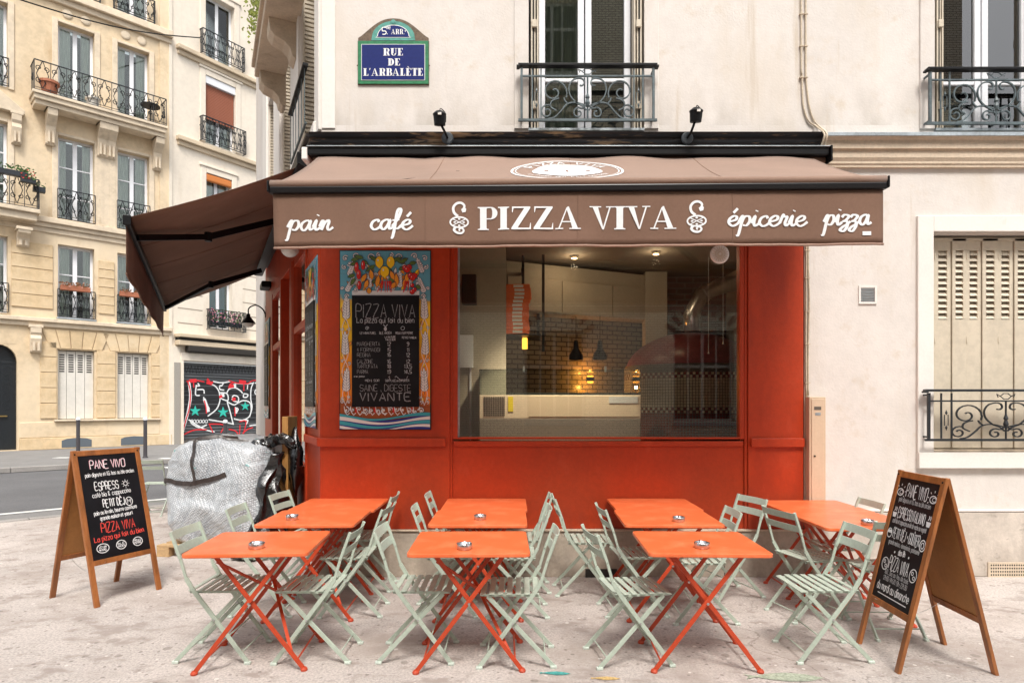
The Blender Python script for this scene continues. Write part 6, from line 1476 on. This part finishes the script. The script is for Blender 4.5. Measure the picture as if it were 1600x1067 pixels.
def fwin(F, parent, h, y=.26, transoms=(.36, .68), m=M_white, curtain=True, fr=.085, name='window'):
    a, b_, z0, z1 = h; mid = (a+b_)/2; mb = MB()
    for c, d in ((a, a+fr), (b_-fr, b_), (mid-fr*.8, mid+fr*.8)): mb.box((c, y, z0), (d, y+.06, z1))
    for z in (z0, z1-fr): mb.box((a+fr+.001, y+.002, z), (mid-fr*.8-.001, y+.055, z+fr)); mb.box((mid+fr*.8+.001, y+.002, z), (b_-fr-.001, y+.055, z+fr))
    for t_ in transoms:
        z = z0+(z1-z0)*t_; mb.box((a+fr+.001, y+.006, z), (mid-fr*.8-.001, y+.05, z+.035)); mb.box((mid+fr*.8+.001, y+.006, z), (b_-fr-.001, y+.05, z+.035))
    w_ = mb.build(name, m, parent)
    for c, d in ((a+fr, mid-fr*.8), (mid+fr*.8, b_-fr)): MB().box((c, y+.025, z0+fr*.8), (d, y+.035, z1-fr*.8)).build('pane', M_gfar, w_)
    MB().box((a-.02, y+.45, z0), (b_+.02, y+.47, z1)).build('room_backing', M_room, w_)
    if curtain:
        for c, d in ((a+.04, a+(b_-a)*random.uniform(.26, .46)), (b_-(b_-a)*random.uniform(.24, .42), b_-.04)):
            k = 14; vs = []
            for i in range(k+1): x = c+(d-c)*i/k; yy = y+.14+.03*math.sin(i*1.9+c); vs += [(x, yy, z0+.05), (x, yy, z1-.05)]
            MB().add(vs, [(2*i, 2*i+2, 2*i+3, 2*i+1) for i in range(k)]).build('curtain', M_curt, w_, smooth=True)
    return w_
M_gfar = glass('far_window_glass', (.86, .90, .87), refl=2.2)
for c in colA:
    fwin(FA, A, (*c, *f1), transoms=(.60,)); fwin(FA, A, (*c, *f2), transoms=(.28, .64)); fwin(FA, A, (*c, *f3), transoms=()); fwin(FA, A, (*c, *f4), transoms=(.4,))
fwin(FA, A, (*col0, *f1), transoms=(.36, .64)); fwin(FA, A, (*col0, *f2), transoms=(.3, .66)); fwin(FA, A, (*col0, *f3), transoms=()); fwin(FA, A, (*col0, *f4), transoms=())
# ground floor shutters: four leaves each with louvre slots
for c in colA:
    w4 = (c[1]-c[0])/4; z0, z1 = gz
    for k in range(4):
        a, b_ = c[0]+k*w4+.006, c[0]+(k+1)*w4-.006; lf = MB().box((a, .14+.01*(k % 2), z0+.02), (b_, .18+.01*(k % 2), z1-.03)).build('shutter_leaf', M_fshut, A, bevel=.006)
        mb = MB()
        for j in range(8): mb.box((a+w4*.2, .134+.01*(k % 2), z1-.20-j*.085), (b_-w4*.2, .139+.01*(k % 2), z1-.155-j*.085))
        mb.build('louvre_slot', M_gap, lf)
    MB().box((c[0], .2, z0), (c[1], .24, z1)).build('shutter_backing', M_room, A)
# arched double door
d0, d1 = door[0], door[1]; dm = (d0+d1)/2; M_door = mat('dark_door_paint', (.014, .018, .022), .35, var2=.3)
MB().box((d0, .24, .03), (dm-.01, .30, 3.0)).box((dm+.01, .24, .03), (d1, .30, 3.0)).box((d0, .23, 3.0), (d1, .3, 3.1)).build('entrance_door', M_door, A, bevel=.01)
dr = MB().box((d0, .26, 3.1), (d1, .3, 3.7)).build('door_transom', M_door, A)
for s_ in (-1, 1):
    mb = MB(); x0, x1 = (d0+.12, dm-.12) if s_ < 0 else (dm+.12, d1-.12)
    for k in range(5): mb.tube(to3(spiral((x0+x1)/2, 1.55+k*.3, .2, .04, 0, 500, 16), .235), .012, 4)
    mb.box((x0, .236, 1.35), (x0+.03, .239, 2.95)); mb.box((x1-.03, .236, 1.35), (x1, .239, 2.95)); mb.build('door_ironwork', M_irond, A)
    MB().box((x0+.03, .2365, .25), (x1-.03, .2395, 1.1)).build('door_panel', M_door, A, bevel=.004)
MB().box((d1-.25, .17, 1.18), (d1-.6, .2, 1.22)).build('door_pull', mat('brass', (.6, .42, .15), .3, metal=1), A, bevel=.004)
spn = [(d0, 3.72)]+[(dm+(d1-d0)/2*math.cos(R(a)), 3.05+.62*math.sin(R(a))) for a in range(180, -1, -15)]+[(d1, 3.72)]
for i in range(1, len(spn)-2): MB().prism([spn[i], spn[i+1], (spn[i+1][0], 3.73), (spn[i][0], 3.73)], .005, .22).build('arch_stone', M_stoneA, A)
# coursed blocks between the openings (each a stone proud of the joints)
def blocks(u0, u1, z0, z1, n, name='stone_block', m=M_stoneA2, out=.045, gap=.022, w_=None):
    h = (z1-z0)/n; k = max(1, round((u1-u0)/w_)) if w_ else 1; L_ = (u1-u0)/k
    me = MB().box((gap/2, -out, gap/2), (L_-gap/2, .01, h-gap/2)); ref = None
    for j in range(n):
        for i in range(k):
            if ref is None: ref = me.build(name, m, A, bevel=.012); o = ref
            else: o = ref.copy(); COL.objects.link(o)
            o.location = (u0+i*L_, 0, z0+j*h)
a1, b1, a2, b2 = colA[0][0], colA[0][1], colA[1][0], colA[1][1]
u62, u20, u83 = FA.u(62), FA.u(18), FA.u(84)
blocks(u62, a1-.03, 1.1, 3.85, 5); blocks(b1+.06, a2-.06, 1.1, 3.62, 5); blocks(b2+.06, uEnd-.25, 1.1, 3.62, 5)
blocks(FA.u(17), FA.u(83), 5.0, 7.30, 5); blocks(b1+.12, a2-.10, 5.0, 7.0, 6); blocks(b2+.1, uEnd-.3, 5.0, 7.0, 6)
# flat arch voussoirs above the ground floor windows
for c in colA:
    n = 5; L_ = (c[1]-c[0]+.5)/n; x0 = c[0]-.25
    for k in range(n):
        t0 = (k/n-.5)*.5; t1 = ((k+1)/n-.5)*.5; g = .012
        MB().prism([(x0+k*L_+g, 3.62), (x0+(k+1)*L_-g, 3.62), (x0+(k+1)*L_-g+t1, 4.28), (x0+k*L_+g+t0, 4.28)], -.045, .01).build('voussoir', M_stoneA2, A, bevel=.01)
# plinth, sills, bands and cornices
def band(u0, u1, z0, z1, out, name='string_course', m=M_stoneA3, bev=.02): return MB().box((u0, -out, z0), (u1, .02, z1)).build(name, m, A, bevel=bev)
band(FA.u(30), uEnd, 0, .42, .07, 'plinth', M_stoneA2); band(FA.u(30), uEnd, .43, .98, .03, 'plinth', M_stoneA); band(FA.u(84), FA.u(250), .99, 1.06, .14, 'window_sill')
for c in colA: 
    MB().prism([(c[0]+.1, .05), (c[1]-.1, .05), (c[1]-.1, .30), (c[1]-.25, .36), ((c[0]+c[1])/2, .39), (c[0]+.25, .36), (c[0]+.1, .30)], -.078, -.071).build('cellar_grille', mat('cellar_grey', (.10, .12, .14), .6), A)
band(-8, uEnd-.02, 4.36, 4.52, .10); band(-8, uEnd, 4.52, 4.66, .20, 'cornice')
band(-8, uEnd-.05, 7.72, 7.9, .06); band(-8, uEnd-.02, 7.9, 8.05, .14); band(-8, uEnd, 8.05, 8.24, .24, 'cornice')
band(-8, uEnd-.02, 16.02, 16.22, .12); band(-8, uEnd, 16.22, 16.48, .26, 'cornice')
for x in (uEnd-.2,): MB().box((x-.25, -.05, .0), (x+.2, .02, 20)).build('end_pilaster', M_stoneA, A)
for x in ((b1+a2)/2,): MB().box((x-.3, -.06, 8.26), (x+.3, .02, 11.0)).box((x-.2, -.07, 8.3), (x-.1, -.0605, 10.9)).box((x+.1, -.07, 8.3), (x+.2, -.0605, 10.9)).build('pilaster', M_stoneA3, A)
for c in colA+[col0]:
    for f in (f3, f2): MB().box((c[0]-.18, -.045, f[0]-.05), (c[0], .02, f[1]+.1)).box((c[1], -.045, f[0]-.05), (c[1]+.18, .02, f[1]+.1)).box((c[0]+.001, -.045, f[1]), (c[1]-.001, .02, f[1]+.1)).build('window_surround', M_stoneA3, A, bevel=.015)
    MB().lathe([(.15, 0), (.16, .03), (.11, .05), (.001, .06)], 18, T((c[0]+c[1])/2-.28, .001, 15.76) @ RX(90) @ S3(1, 1, 1)).build('medallion', M_stoneA3, A)
    MB().lathe([(.15, 0), (.16, .03), (.11, .05), (.001, .06)], 18, T((c[0]+c[1])/2+.28, .001, 15.76) @ RX(90)).build('medallion', M_stoneA3, A)
def console(F, parent, u, zt, h, dp, w_, m=M_stoneA3):
    pr = [(.0, zt), (0, zt-h), (-.06, zt-h-.03), (-.14, zt-h+.02), (-.16, zt-h*.75), (-.22, zt-h*.45), (-dp*.7, zt-h*.3), (-dp*.95, zt-h*.2), (-dp, zt)]
    n = len(pr); mb = MB(); mb.add([(uu, a, b_) for uu in (u-w_/2, u+w_/2) for a, b_ in pr], [tuple(range(n)), tuple(range(2*n-1, n-1, -1))]+[((i+1) % n, i, n+i, n+(i+1) % n) for i in range(n)])
    o = mb.box((u-w_*.65, -dp*1.04, zt), (u+w_*.65, 0, zt+.10)).build('console', m, parent, bevel=.012)
    MB().box((u-w_*.32, -.24, zt-h*.95), (u-w_*.1, -.10, zt-h*.6)).box((u+w_*.1, -.24, zt-h*.95), (u+w_*.32, -.10, zt-h*.6)).build('console_fluting', m, parent)
console(FA, A, FA.u(55), 4.3, .85, .22, .32); console(FA, A, FA.u(35), 7.6, .5, .5, .35)
# long third floor balcony and the smaller one at the left edge
PR = .72
def farguard(F, parent, u0, u1, z0, z1, y, unit=.42, m=M_irond, ends=True, post=True, nm='railing'):
    mb = MB().box((u0, y-.02, z1-.03), (u1, y+.02, z1)).box((u0, y-.015, z0), (u1, y+.015, z0+.025)).box((u0, y-.01, z0+.09), (u1, y+.01, z0+.105))
    n = max(2, round((u1-u0)/unit)); L_ = (u1-u0)/n; h = z1-z0-.14
    for i in range(n+1): mb.box((u0+i*L_-.010, y-.010, z0+.026), (u0+i*L_+.010, y+.010, z1-.031))
    fr = mb.build(nm, m, parent)
    mb = MB(); s = L_/2
    for i in range(n):
        c = u0+(i+.5)*L_
        for sg in (-1, 1):
            for cz, r0, a0, a1 in ((z0+.11+h*.74, s*.42, -90, 330), (z0+.11+h*.26, s*.42, 90, -330)):
                mb.tube(to3([(c+sg*(x-c), z) for x, z in spiral(c+s*.46, cz, r0, r0*.25, a0, a1, 12)], y), .016, 3)
            mb.tube(to3([(c+sg*.01, z0+.11), (c+sg*s*.75, z0+.11+h*.5), (c+sg*.01, z0+.11+h)], y), .015, 3)
    mb.build('scrollwork', m, parent)
    if ends:
        mb = MB()
        for x in (u0, u1):
            mb.box((x-.015, y+.021, z1-.03), (x+.015, -.0, z1)); mb.box((x-.012, y+.016, z0), (x+.012, 0, z0+.025))
            for k in range(1, 4): q = y+(0-y)*k/4; mb.box((x-.008, q-.008, z0+.026), (x+.008, q+.008, z1-.031))
            mb.tube([(x, q_[0], q_[1]) for q_ in spiral(y*.5, (z0+z1)/2, .2, .04, 0, 450, 14)], .016, 3)
        mb.build('side_railing', m, parent)
u0, u1 = FA.u(52, PR), FA.u(260, PR); zt = 12.42
MB().box((u0-.03, -PR-.06, zt-.10), (u1+.05, 0, zt)).box((u0+.02, -PR+.0, zt-.26), (u1, 0, zt-.101)).box((u0+.06, -PR+.10, zt-.42), (u1-.04, 0, zt-.261)).build('balcony_slab', M_stoneA3, A, bevel=.015)
for px in (78, 158, 172, 244): console(FA, A, FA.u(px), 12.0, 1.15, .58, .30)
farguard(FA, A, u0+.03, u1, 12.43, 13.48, -PR, .46)
v0, v1 = FA.u(-60, .6), FA.u(63, .6)
MB().box((v0, -.66, 8.2), (v1, 0, 8.34)).box((v0, -.55, 7.95), (v1-.08, 0, 8.199)).build('balcony_slab', M_stoneA3, A, bevel=.015)
farguard(FA, A, v0, v1-.03, 8.35, 9.38, -.6, .44)
MB().prism([(col0[0]-.3, 11.65), (col0[1]+.45, 11.65), (col0[1]+.45, 11.78), ((col0[0]+col0[1])/2, 12.45), (col0[0]-.3, 11.9)], -.22, 0).build('pediment', M_stoneA3, A, bevel=.02)
console(FA, A, FA.u(25), 11.6, 1.0, .22, .28)
for c in colA:
    farguard(FA, A, c[0]-.02, c[1]+.02, f1[0]+.02, 5.78, -.05, .28, ends=False); farguard(FA, A, c[0]-.02, c[1]+.02, f2[0]-.02, 9.38, -.05, .36, ends=False)
    MB().box((c[0]-.05, -.12, f1[0]-.05), (c[1]+.05, .2, f1[0])).build('window_sill', M_zinc, A)
farguard(FA, A, colA[1][0]-.15, colA[1][1]+.15, f4[0]-.03, 17.4, -.22, .36); farguard(FA, A, colA[0][0]-.15, colA[0][1]+.15, f4[0]-.03, 17.4, -.22, .36)
farguard(FA, A, col0[0], col0[1]+.02, f1[0]+.02, 5.78, -.05, .3, ends=False); farguard(FA, A, col0[0], col0[1]+.02, f3[0]+.02, 13.5, -.05, .3, ends=False)
for x in (u0+.02, u1-.02): pass
# things on the balconies
def fpt(F, px, z, out): u = F.u(px, out); return F.M @ Vector((u, -out, z))
def pot(px, z, out, lab, s=1):
    t = thing('terracotta_pot', lab, 'plant pot', fpt(FA, px, z, out)); MB().lathe([(.16*s, 0), (.22*s, .30*s), (.25*s, .31*s), (.25*s, .38*s), (.2*s, .38*s), (.001, .34*s)], 16, caps=False).build('pot', M_terra, t, smooth=False)
    return t
pot(77, 12.43, .5, 'terracotta pot at the left end of the long third floor balcony', 1.25)
pot(145, 12.43, .4, 'pale cushion like pot standing in the middle of the long third floor balcony', 1.0).children[0].data.materials[0] = M_fshut
t = thing('balcony_table', 'small black round table at the right end of the long third floor balcony', 'table', fpt(FA, 235, 12.43, .42))
MB().lathe([(.34, .70), (.34, .74)], 20).build('table_top', M_black, t); MB().tube([(0, 0, 0), (0, 0, .7)], .02, 6).bar((-.2, 0, .01), (.2, 0, .01), .03, .02).bar((0, -.2, .012), (0, .2, .012), .03, .02).build('table_leg', M_black, t)
def plantbox(px, z, out, w_, lab, flowers=None, F=FA, boxm=M_irond, n=90, dry=False, hh=.25):
    t = thing('flower_box', lab, 'flower box', M=F.M @ T(F.u(px, out), -out, z)); MB().box((-w_/2, -.1, 0), (w_/2, .1, .18)).build('box', boxm, t, bevel=.01)
    rnd = random.Random(px); lf, fl = MB(), MB()
    for i in range(n):
        x, y, zz = rnd.uniform(-w_/2, w_/2), rnd.uniform(-.16, .12), .16+rnd.uniform(-.04, hh)*(1-.5*rnd.random()); a = rnd.uniform(0, 6.28); s = rnd.uniform(.03, .06); q = rnd.uniform(-.6, .6)
        (fl if (flowers and i % 3 == 0) else lf).add([(x-s*math.cos(a), y-s*math.sin(a), zz), (x, y-s*.3, zz+s*.6), (x+s*math.cos(a), y+s*math.sin(a), zz+q*s), (x, y, zz-s*.6)], [(0, 1, 2, 3)])
    lf.build('foliage', mat('dry_leaf', (.22, .10, .04), .8, var=.3, vscale=20) if dry else M_leaf, t, kind='stuff')
    if flowers: fl.build('flowers', flowers, t, kind='stuff')
    return t
plantbox(118, 5.72, .16, .9, 'window box of dry brown plants on the left first floor window guard', mat('pale_petals', (.6, .35, .28), .8), dry=True, boxm=M_terra, hh=.18)
plantbox(208, 5.72, .16, .9, 'window box of dry brown plants on the right first floor window guard', None, dry=True, boxm=M_terra, hh=.16)
plantbox(15, 9.30, .72, 1.0, 'dark flower box on the left edge balcony rail', None)
plantbox(44, 9.15, .72, .42, 'flower box with red and pink geraniums on the left edge balcony', mat('red_petals', (.6, .05, .04), .7), hh=.35)
plantbox(61, 8.98, .45, .35, 'small dark planter hanging at the corner of the left edge balcony', None, n=30)

# ------------------------------------------------------------------ cream building with the graffiti shutter
FB = Face((FA.M @ Vector((uEnd, 0, 0))).to_2d(), (.668, 1))
B = thing('cream_building', 'pale cream rendered apartment building with a graffiti covered shop shutter', 'building', M=FB.M)
U = FB.u; zz_ = FB.z
wB3 = (U(321), U(366), 16.25, 18.9); wB2 = (U(321), U(368), 12.62, 15.45); wB1 = (U(322), U(362), 8.6, 11.35); wB0 = (U(327), U(363), 4.85, 7.2)
sh = (U(285), U(285)+7.2, .02, 3.38); awh = None
wall(MB(), 0, 14, 0, 20, [wB3, wB2, wB1, wB0, sh, (U(420), U(445), 16.25, 18.9), (U(428), U(460), 12.62, 15.4)], .40).build('facade_wall', M_stoneB, B)
MB().box((-.12, -.06, 0), (.0, .3, 20)).box((.0, -.07, 0), (U(281), .02, 3.95)).build('corner_quoin', M_stoneB, B)
MB().box((U(270.5), -.1, 0), (U(280), .0, 3.3)).build('shop_pier', mat('grey_pier', (.36, .33, .29), .85, var2=.2), B)
def bandB(u0, u1, z0, z1, out, name='ledge', m=M_ledgeB): return MB().box((u0, -out, z0), (u1, .02, z1)).build(name, m, B, bevel=.02)
for z in (16.1, 12.42): bandB(U(277), 14, z-.30, z-.12, .10); bandB(U(275), 14, z-.119, z+.05, .22)
for h in (wB2, wB1, wB3):
    MB().box((h[0]-.24, -.04, h[2]), (h[0], .02, h[3]+.24)).box((h[1], -.04, h[2]), (h[1]+.24, .02, h[3]+.24)).box((h[0]+.001, -.04, h[3]), (h[1]-.001, .02, h[3]+.24)).build('window_surround', M_stoneB, B, bevel=.02)
    MB().box((h[0]-.30, -.08, h[3]+.241), (h[1]+.30, .02, h[3]+.34)).build('window_hood', M_stoneB, B, bevel=.02)
fwin(FB, B, wB3, transoms=()); fwin(FB, B, wB2, transoms=()); fwin(FB, B, wB1, transoms=(.5,)); fwin(FB, B, wB0, transoms=(), curtain=False)
fwin(FB, B, (U(420), U(445), 16.25, 18.9), transoms=()); fwin(FB, B, (U(428), U(460), 12.62, 15.4), transoms=())
for i in range(2):
    a = wB0[0]+.12+i*(wB0[1]-wB0[0])*.48; MB().box((a, .31, wB0[2]+.1), (a+.36, .33, wB0[3]-.1)).build('teal_blind', mat('teal_cloth', (.03, .20, .26), .8, var2=.3), B)
MB().box((wB2[0], -.0, wB2[3]-.32), (wB2[1], .2, wB2[3])).build('roller_blind_box', M_white, B, bevel=.02)
mb = MB(); n = 22; z0 = wB2[2]+1.05; h_ = (wB2[3]-.33-z0)/n
for k in range(n): mb.box((wB2[0]+.03, .10, z0+k*h_), (wB2[1]-.03, .125, z0+(k+.8)*h_))
mb.build('roller_blind', mat('terracotta_blind', (.33, .11, .06), .7, var2=.15), B)
MB().box((wB1[0], -.02, wB1[3]-.32), (wB1[1], .15, wB1[3]-.02)).build('orange_blind', mat('orange_blind', (.55, .18, .04), .7), B, bevel=.05)
for h in (wB3, wB2): farguard(FB, B, h[0]-.25, h[1]+.35, h[2]-.02, h[2]+1.0, -.24, .30)
farguard(FB, B, wB0[0]-.12, wB0[1]+.5, wB0[2]-.08, wB0[2]+.78, -.24, .3)
farguard(FB, B, U(428), U(448), 12.5, 13.4, -.2, .3)
plantbox(352, 4.95, .12, 1.5, 'window box overflowing with pink flowers above the graffiti shutter', M_pink, F=FB, n=420, hh=.62)
# grooves of the rendered first floor
for z in (4.9, 5.5, 6.1, 6.7, 7.3):
    MB().box((.25, -.004, z), (wB0[0]-.3, .002, z+.045)).box((wB0[1]+.5, -.004, z), (8, .002, z+.045)).build('render_groove', mat('groove', (.33, .28, .22), .9), B)
# shopfront surround of the shuttered shop
bandB(U(272), 10, 4.32, 4.46, .42, 'shop_cornice'); bandB(U(274), 10, 4.2, 4.319, .30, 'shop_cornice', M_gap); bandB(U(273), 10, 4.0, 4.199, .34, 'shop_cornice')
MB().box((U(288), -.36, 3.76), (10, -.05, 3.99)).build('folded_awning', M_gap, B, bevel=.03)
bandB(U(281), 10, 3.39, 3.72, .12, 'shop_fascia', M_stoneB)
MB().box((U(281), -.12, 0), (U(285)-.002, .02, 3.388)).build('shop_jamb', M_stoneB, B, bevel=.01)
RS = thing('roller_shutter', 'grey metal roller shutter sprayed with white, red and teal graffiti', 'shutter', M=FB.M)
mb = MB(); n = 26; h_ = 3.3/n; ya = .12
vs = []; 
for k in range(n+1):
    z = .03+k*h_; vs += [(sh[0], ya, z), (sh[1], ya, z), (sh[0], ya-.035, z+h_*.32), (sh[1], ya-.035, z+h_*.32), (sh[0], ya-.035, z+h_*.62), (sh[1], ya-.035, z+h_*.62)]
N = len(vs)//2; mb.add(vs, [(2*i, 2*i+1, 2*i+3, 2*i+2) for i in range(N-1) if vs[2*i+2][2] < 3.37])
mb.build('shutter_slats', mat('shutter_steel', (.10, .105, .11), .5, metal=.3, var=.2, vscale=1, stretch=(.3, 1, 6)), RS)
# graffiti: pixel coordinates of the lettering turned into positions on the shutter plane
class Gr:
    def __init__(s): s.m = {}
    def line(s, pts, w_, col, smooth=True):
        k = 1104/150; P = []
        for x, y in pts:
            px, py = 280+x/k, 555+y/k; u = FB.u(px); P.append((u, FB.z(px, py)))
        if smooth and len(P) > 2: P = [(q.x, q.y) for q in catmull([(a, b_, 0) for a, b_ in P], 4)]
        mb = s.m.setdefault(col, MB()); y = ya-.037-.004*list(s.m).index(col)-.00009*(len(mb.f) % 40)
        mb.ribbon(P, w_, y)
def _tri(s, pts, col):
    k = 1104/150; P = [(FB.u(280+x/k), FB.z(280+x/k, 555+y/k)) for x, y in pts]
    mb = s.m.setdefault(col, MB()); mb.flat(P, ya-.037-.004*list(s.m).index(col)-.00009*(len(mb.f) % 40))
Gr.tri = _tri
g = Gr()
# dark painted ground of the piece
for i in range(9): g.line([(60, 330+i*52), (300, 328+i*52), (600, 325+i*52), (1010, 320+i*52)], .14, 'blk')
W_ = 'wht'; Rd = 'red'
for p in ([(130, 300), (150, 480), (120, 640), (60, 880)], [(330, 320), (420, 350), (470, 420), (480, 520), (440, 620), (340, 700)], [(210, 340), (200, 450), (250, 460)], [(225, 320), (245, 350), (210, 350)],
          [(290, 480), (330, 560), (360, 620)], [(220, 395), (290, 395), (300, 440)], [(350, 740), (480, 760), (640, 790)], [(470, 430), (560, 440), (570, 520), (480, 490)], [(400, 300), (500, 315), (600, 300)],
          [(560, 430), (590, 385), (660, 375), (720, 410), (740, 440)], [(560, 530), (640, 570), (690, 545), (750, 520), (820, 540), (840, 610), (820, 700), (740, 745), (640, 730)], [(565, 540), (600, 660), (635, 800)],
          [(620, 490), (640, 460), (690, 480), (690, 530), (640, 525), (615, 500)], [(870, 310), (840, 380), (835, 500), (850, 600), (820, 710)], [(650, 320), (760, 330), (860, 320)], [(520, 320), (500, 350), (480, 350), (480, 390), (530, 400)],
          [(940, 320), (925, 380), (890, 400), (885, 440), (920, 460), (920, 490)], [(800, 340), (795, 390)], [(750, 440), (800, 450), (790, 480), (750, 480), (755, 445)], [(960, 340), (1010, 400)], [(930, 530), (1010, 525)], [(930, 540), (925, 630), (1010, 635)], [(880, 320), (990, 300)], [(650, 600), (690, 620), (660, 670)],
          [(120, 740), (300, 850), (420, 880)], [(720, 760), (800, 745), (780, 800)], [(820, 810), (900, 800), (1010, 790)], [(150, 780), (240, 830), (330, 800)]): g.line(p, .055, W_)
for x in range(140, 340, 34): g.line([(x, 750), (x+22, 742), (x+26, 770), (x+4, 775), (x, 752)], .028, W_)
g.line([(125, 310), (140, 480), (115, 640), (75, 800)], .11, W_); g.line([(300, 500), (335, 600), (350, 650)], .13, W_); g.line([(660, 610), (665, 670)], .12, W_); g.line([(510, 440), (515, 480)], .16, W_); g.line([(650, 330), (650, 370)], .14, W_)
for p in ([(95, 300), (180, 285), (300, 305)], [(110, 300), (140, 420), (130, 600), (90, 740), (50, 900)], [(50, 920), (180, 860), (330, 855)], [(330, 330), (340, 270), (380, 330), (400, 300)], [(580, 380), (600, 330), (650, 310)], [(580, 290), (680, 320), (800, 325), (860, 290), (1010, 290)],
          [(350, 790), (520, 800), (490, 890)], [(360, 800), (400, 890)], [(580, 850), (660, 870), (700, 920), (710, 800)], [(740, 900), (800, 850), (860, 830)], [(700, 765), (780, 760), (750, 900)], [(970, 330), (965, 400), (955, 500)], [(940, 560), (935, 650), (925, 750)], [(300, 520), (320, 600), (325, 670)], [(650, 600), (655, 700)], [(755, 330), (755, 410)], [(175, 300), (180, 370)]): g.line(p, .05, Rd)
for p in ([(130, 295), (210, 290)], [(340, 310), (390, 325)], [(590, 360), (640, 350)], [(700, 300), (780, 310)], [(620, 505), (660, 505)], [(985, 345), (1010, 380)], [(485, 460), (495, 490)]): g.line(p, .15, Rd)
for cx_, cy_, r_ in ((195, 640, 62), (515, 655, 62), (770, 585, 52), (1000, 760, 30), (1010, 675, 18)):
    for k in range(5):
        a = R(90+72*k); g.tri([(cx_+r_*.42*math.cos(a-.63), cy_-r_*.42*math.sin(a-.63)), (cx_+r_*1.1*math.cos(a), cy_-r_*1.1*math.sin(a)), (cx_+r_*.42*math.cos(a+.63), cy_-r_*.42*math.sin(a+.63)), (cx_, cy_)], 'tea')
for x in range(60, 980, 75): g.line([(x, 210), (x+18, 120), (x+34, 200), (x+60, 130), (x+70, 190)], .028, 'blk')
GM = {'blk': mat('spray_black', (.012, .012, .014), .6), 'wht': mat('spray_white', (.78, .80, .80), .7, var2=.15), 'red': mat('spray_red', (.70, .02, .03), .6), 'tea': mat('spray_teal', (.03, .48, .38), .6)}
for k, mb in g.m.items(): mb.build('graffiti', GM[k], RS, kind='stuff')
# foliage spilling from a high balcony
rnd = random.Random(5); mb = MB(); cz = Vector((-3.42, 8.55, 6.9))
for i in range(420):
    p = cz+Vector((rnd.gauss(0, .05), rnd.gauss(0, .12), rnd.gauss(0, .22))); a = rnd.uniform(0, 6.28); s = rnd.uniform(.015, .032)
    mb.add([p+Vector((-s*math.cos(a), -s*math.sin(a), 0)), p+Vector((0, 0, s)), p+Vector((s*math.cos(a), s*math.sin(a), s*.4)), p+Vector((0, 0, -s*.7))], [(0, 1, 2, 3)])
t = thing('balcony_plant', 'yellow green plant hanging over the high balcony edge at the top', 'plant', cz-Vector((0, 0, .7))); mb.build('foliage', mat('yellow_leaf', (.22, .26, .04), .6, var=.4, vscale=20), t, xf=T(*-(cz-Vector((0, 0, .7)))))
# overhead cable across the street
p0 = Vector(((25-800)/1000*19, 19, 1.6+(632+2)/1000*19)); p1 = fpt(FB, 312, FB.z(312, 65), .25); pl = Vector((-19, 12, 15.5))
mb = MB().tube([p0.lerp(p1, k/16)+Vector((0, 0, -.25*math.sin(math.pi*k/16))) for k in range(17)], .022, 5).tube([pl, p0], .022, 5)
t = thing('overhead_cable', 'black cable slung across the street in front of the upper windows', 'cable'); mb.build('cable', M_black, t)

# ------------------------------------------------------------------ buildings behind the camera (seen in the glass)
M_gb = brick_mat('glazed_brick', (.72, .64, .49), (.62, .54, .40), (.30, .24, .18), .24, .085, .012, .25, .4)
M_rb = brick_mat('red_brick', (.26, .08, .04), (.20, .06, .035), (.3, .26, .2), .22, .075, .012, .7, .4)
FO = Face((14, -10.5), (-1, 0)); O = thing('glazed_brick_building', 'pale glazed brick building with arched windows across the street behind the terrace', 'building', M=FO.M)
hs_ = []
xs_ = [.92+5.25*i for i in range(7)]
for x in xs_:
    hs_ += [(x, x+2.15, 1.0, 4.2), (x+.2, x+2.1, 5.6, 8.2), (x+.2, x+2.1, 9.6, 12), (x+.2, x+2.1, 13.4, 16)]
wall(MB(), -2, 34, 0, 18.5, hs_, .4).build('brick_wall', M_gb, O)
mb, mr_, wn = MB(), MB(), MB()
for (a, b_, z0, z1) in hs_:
    c = (a+b_)/2; n = 17
    for k in range(n):
        A0 = 150-120*k/n; A1 = 150-120*(k+.85)/n; R1 = (b_-a)/2/math.cos(R(30)); zc = z1-R1*math.sin(R(30))-.1
        (mb if k % 2 else mr_).prism([(c+R1*math.cos(R(A1)), zc+R1*math.sin(R(A1))), (c+R1*math.cos(R(A0)), zc+R1*math.sin(R(A0))), (c+(R1+.40)*math.cos(R(A0)), zc+(R1+.40)*math.sin(R(A0))), (c+(R1+.40)*math.cos(R(A1)), zc+(R1+.40)*math.sin(R(A1)))], -.03, .1)
    for q in (a, c-.05, b_-.1): wn.box((q, .2, z0), (q+.1, .28, z1))
    for q in (z0, (z0+z1)/2+.3, z1-.12): wn.box((a, .21, q), (b_, .27, q+.1))
    for q in (a+.55, b_-.6): wn.box((q, .22, z0), (q+.05, .26, z1))
    wn.box((a, -.1, z0-.15), (b_, .1, z0-.02))
mr_.build('arch_brick', M_rb, O, kind='stuff'); mb.build('arch_brick', MATS['mosaic_cream'], O, kind='stuff'); wn.build('window_frames', mat('old_frame', (.34, .33, .30), .6), O, kind='stuff')
MB().box((-2, .4, 0), (34, .45, 18)).build('dark_rooms', M_gap, O)
MB().box((-2, -.05, 4.85), (34, .0, 5.05)).box((-2, -.12, 5.10), (34, .0, 5.25)).box((-2, -.05, 8.8), (34, .0, 9.05)).build('brick_band', M_rb, O)
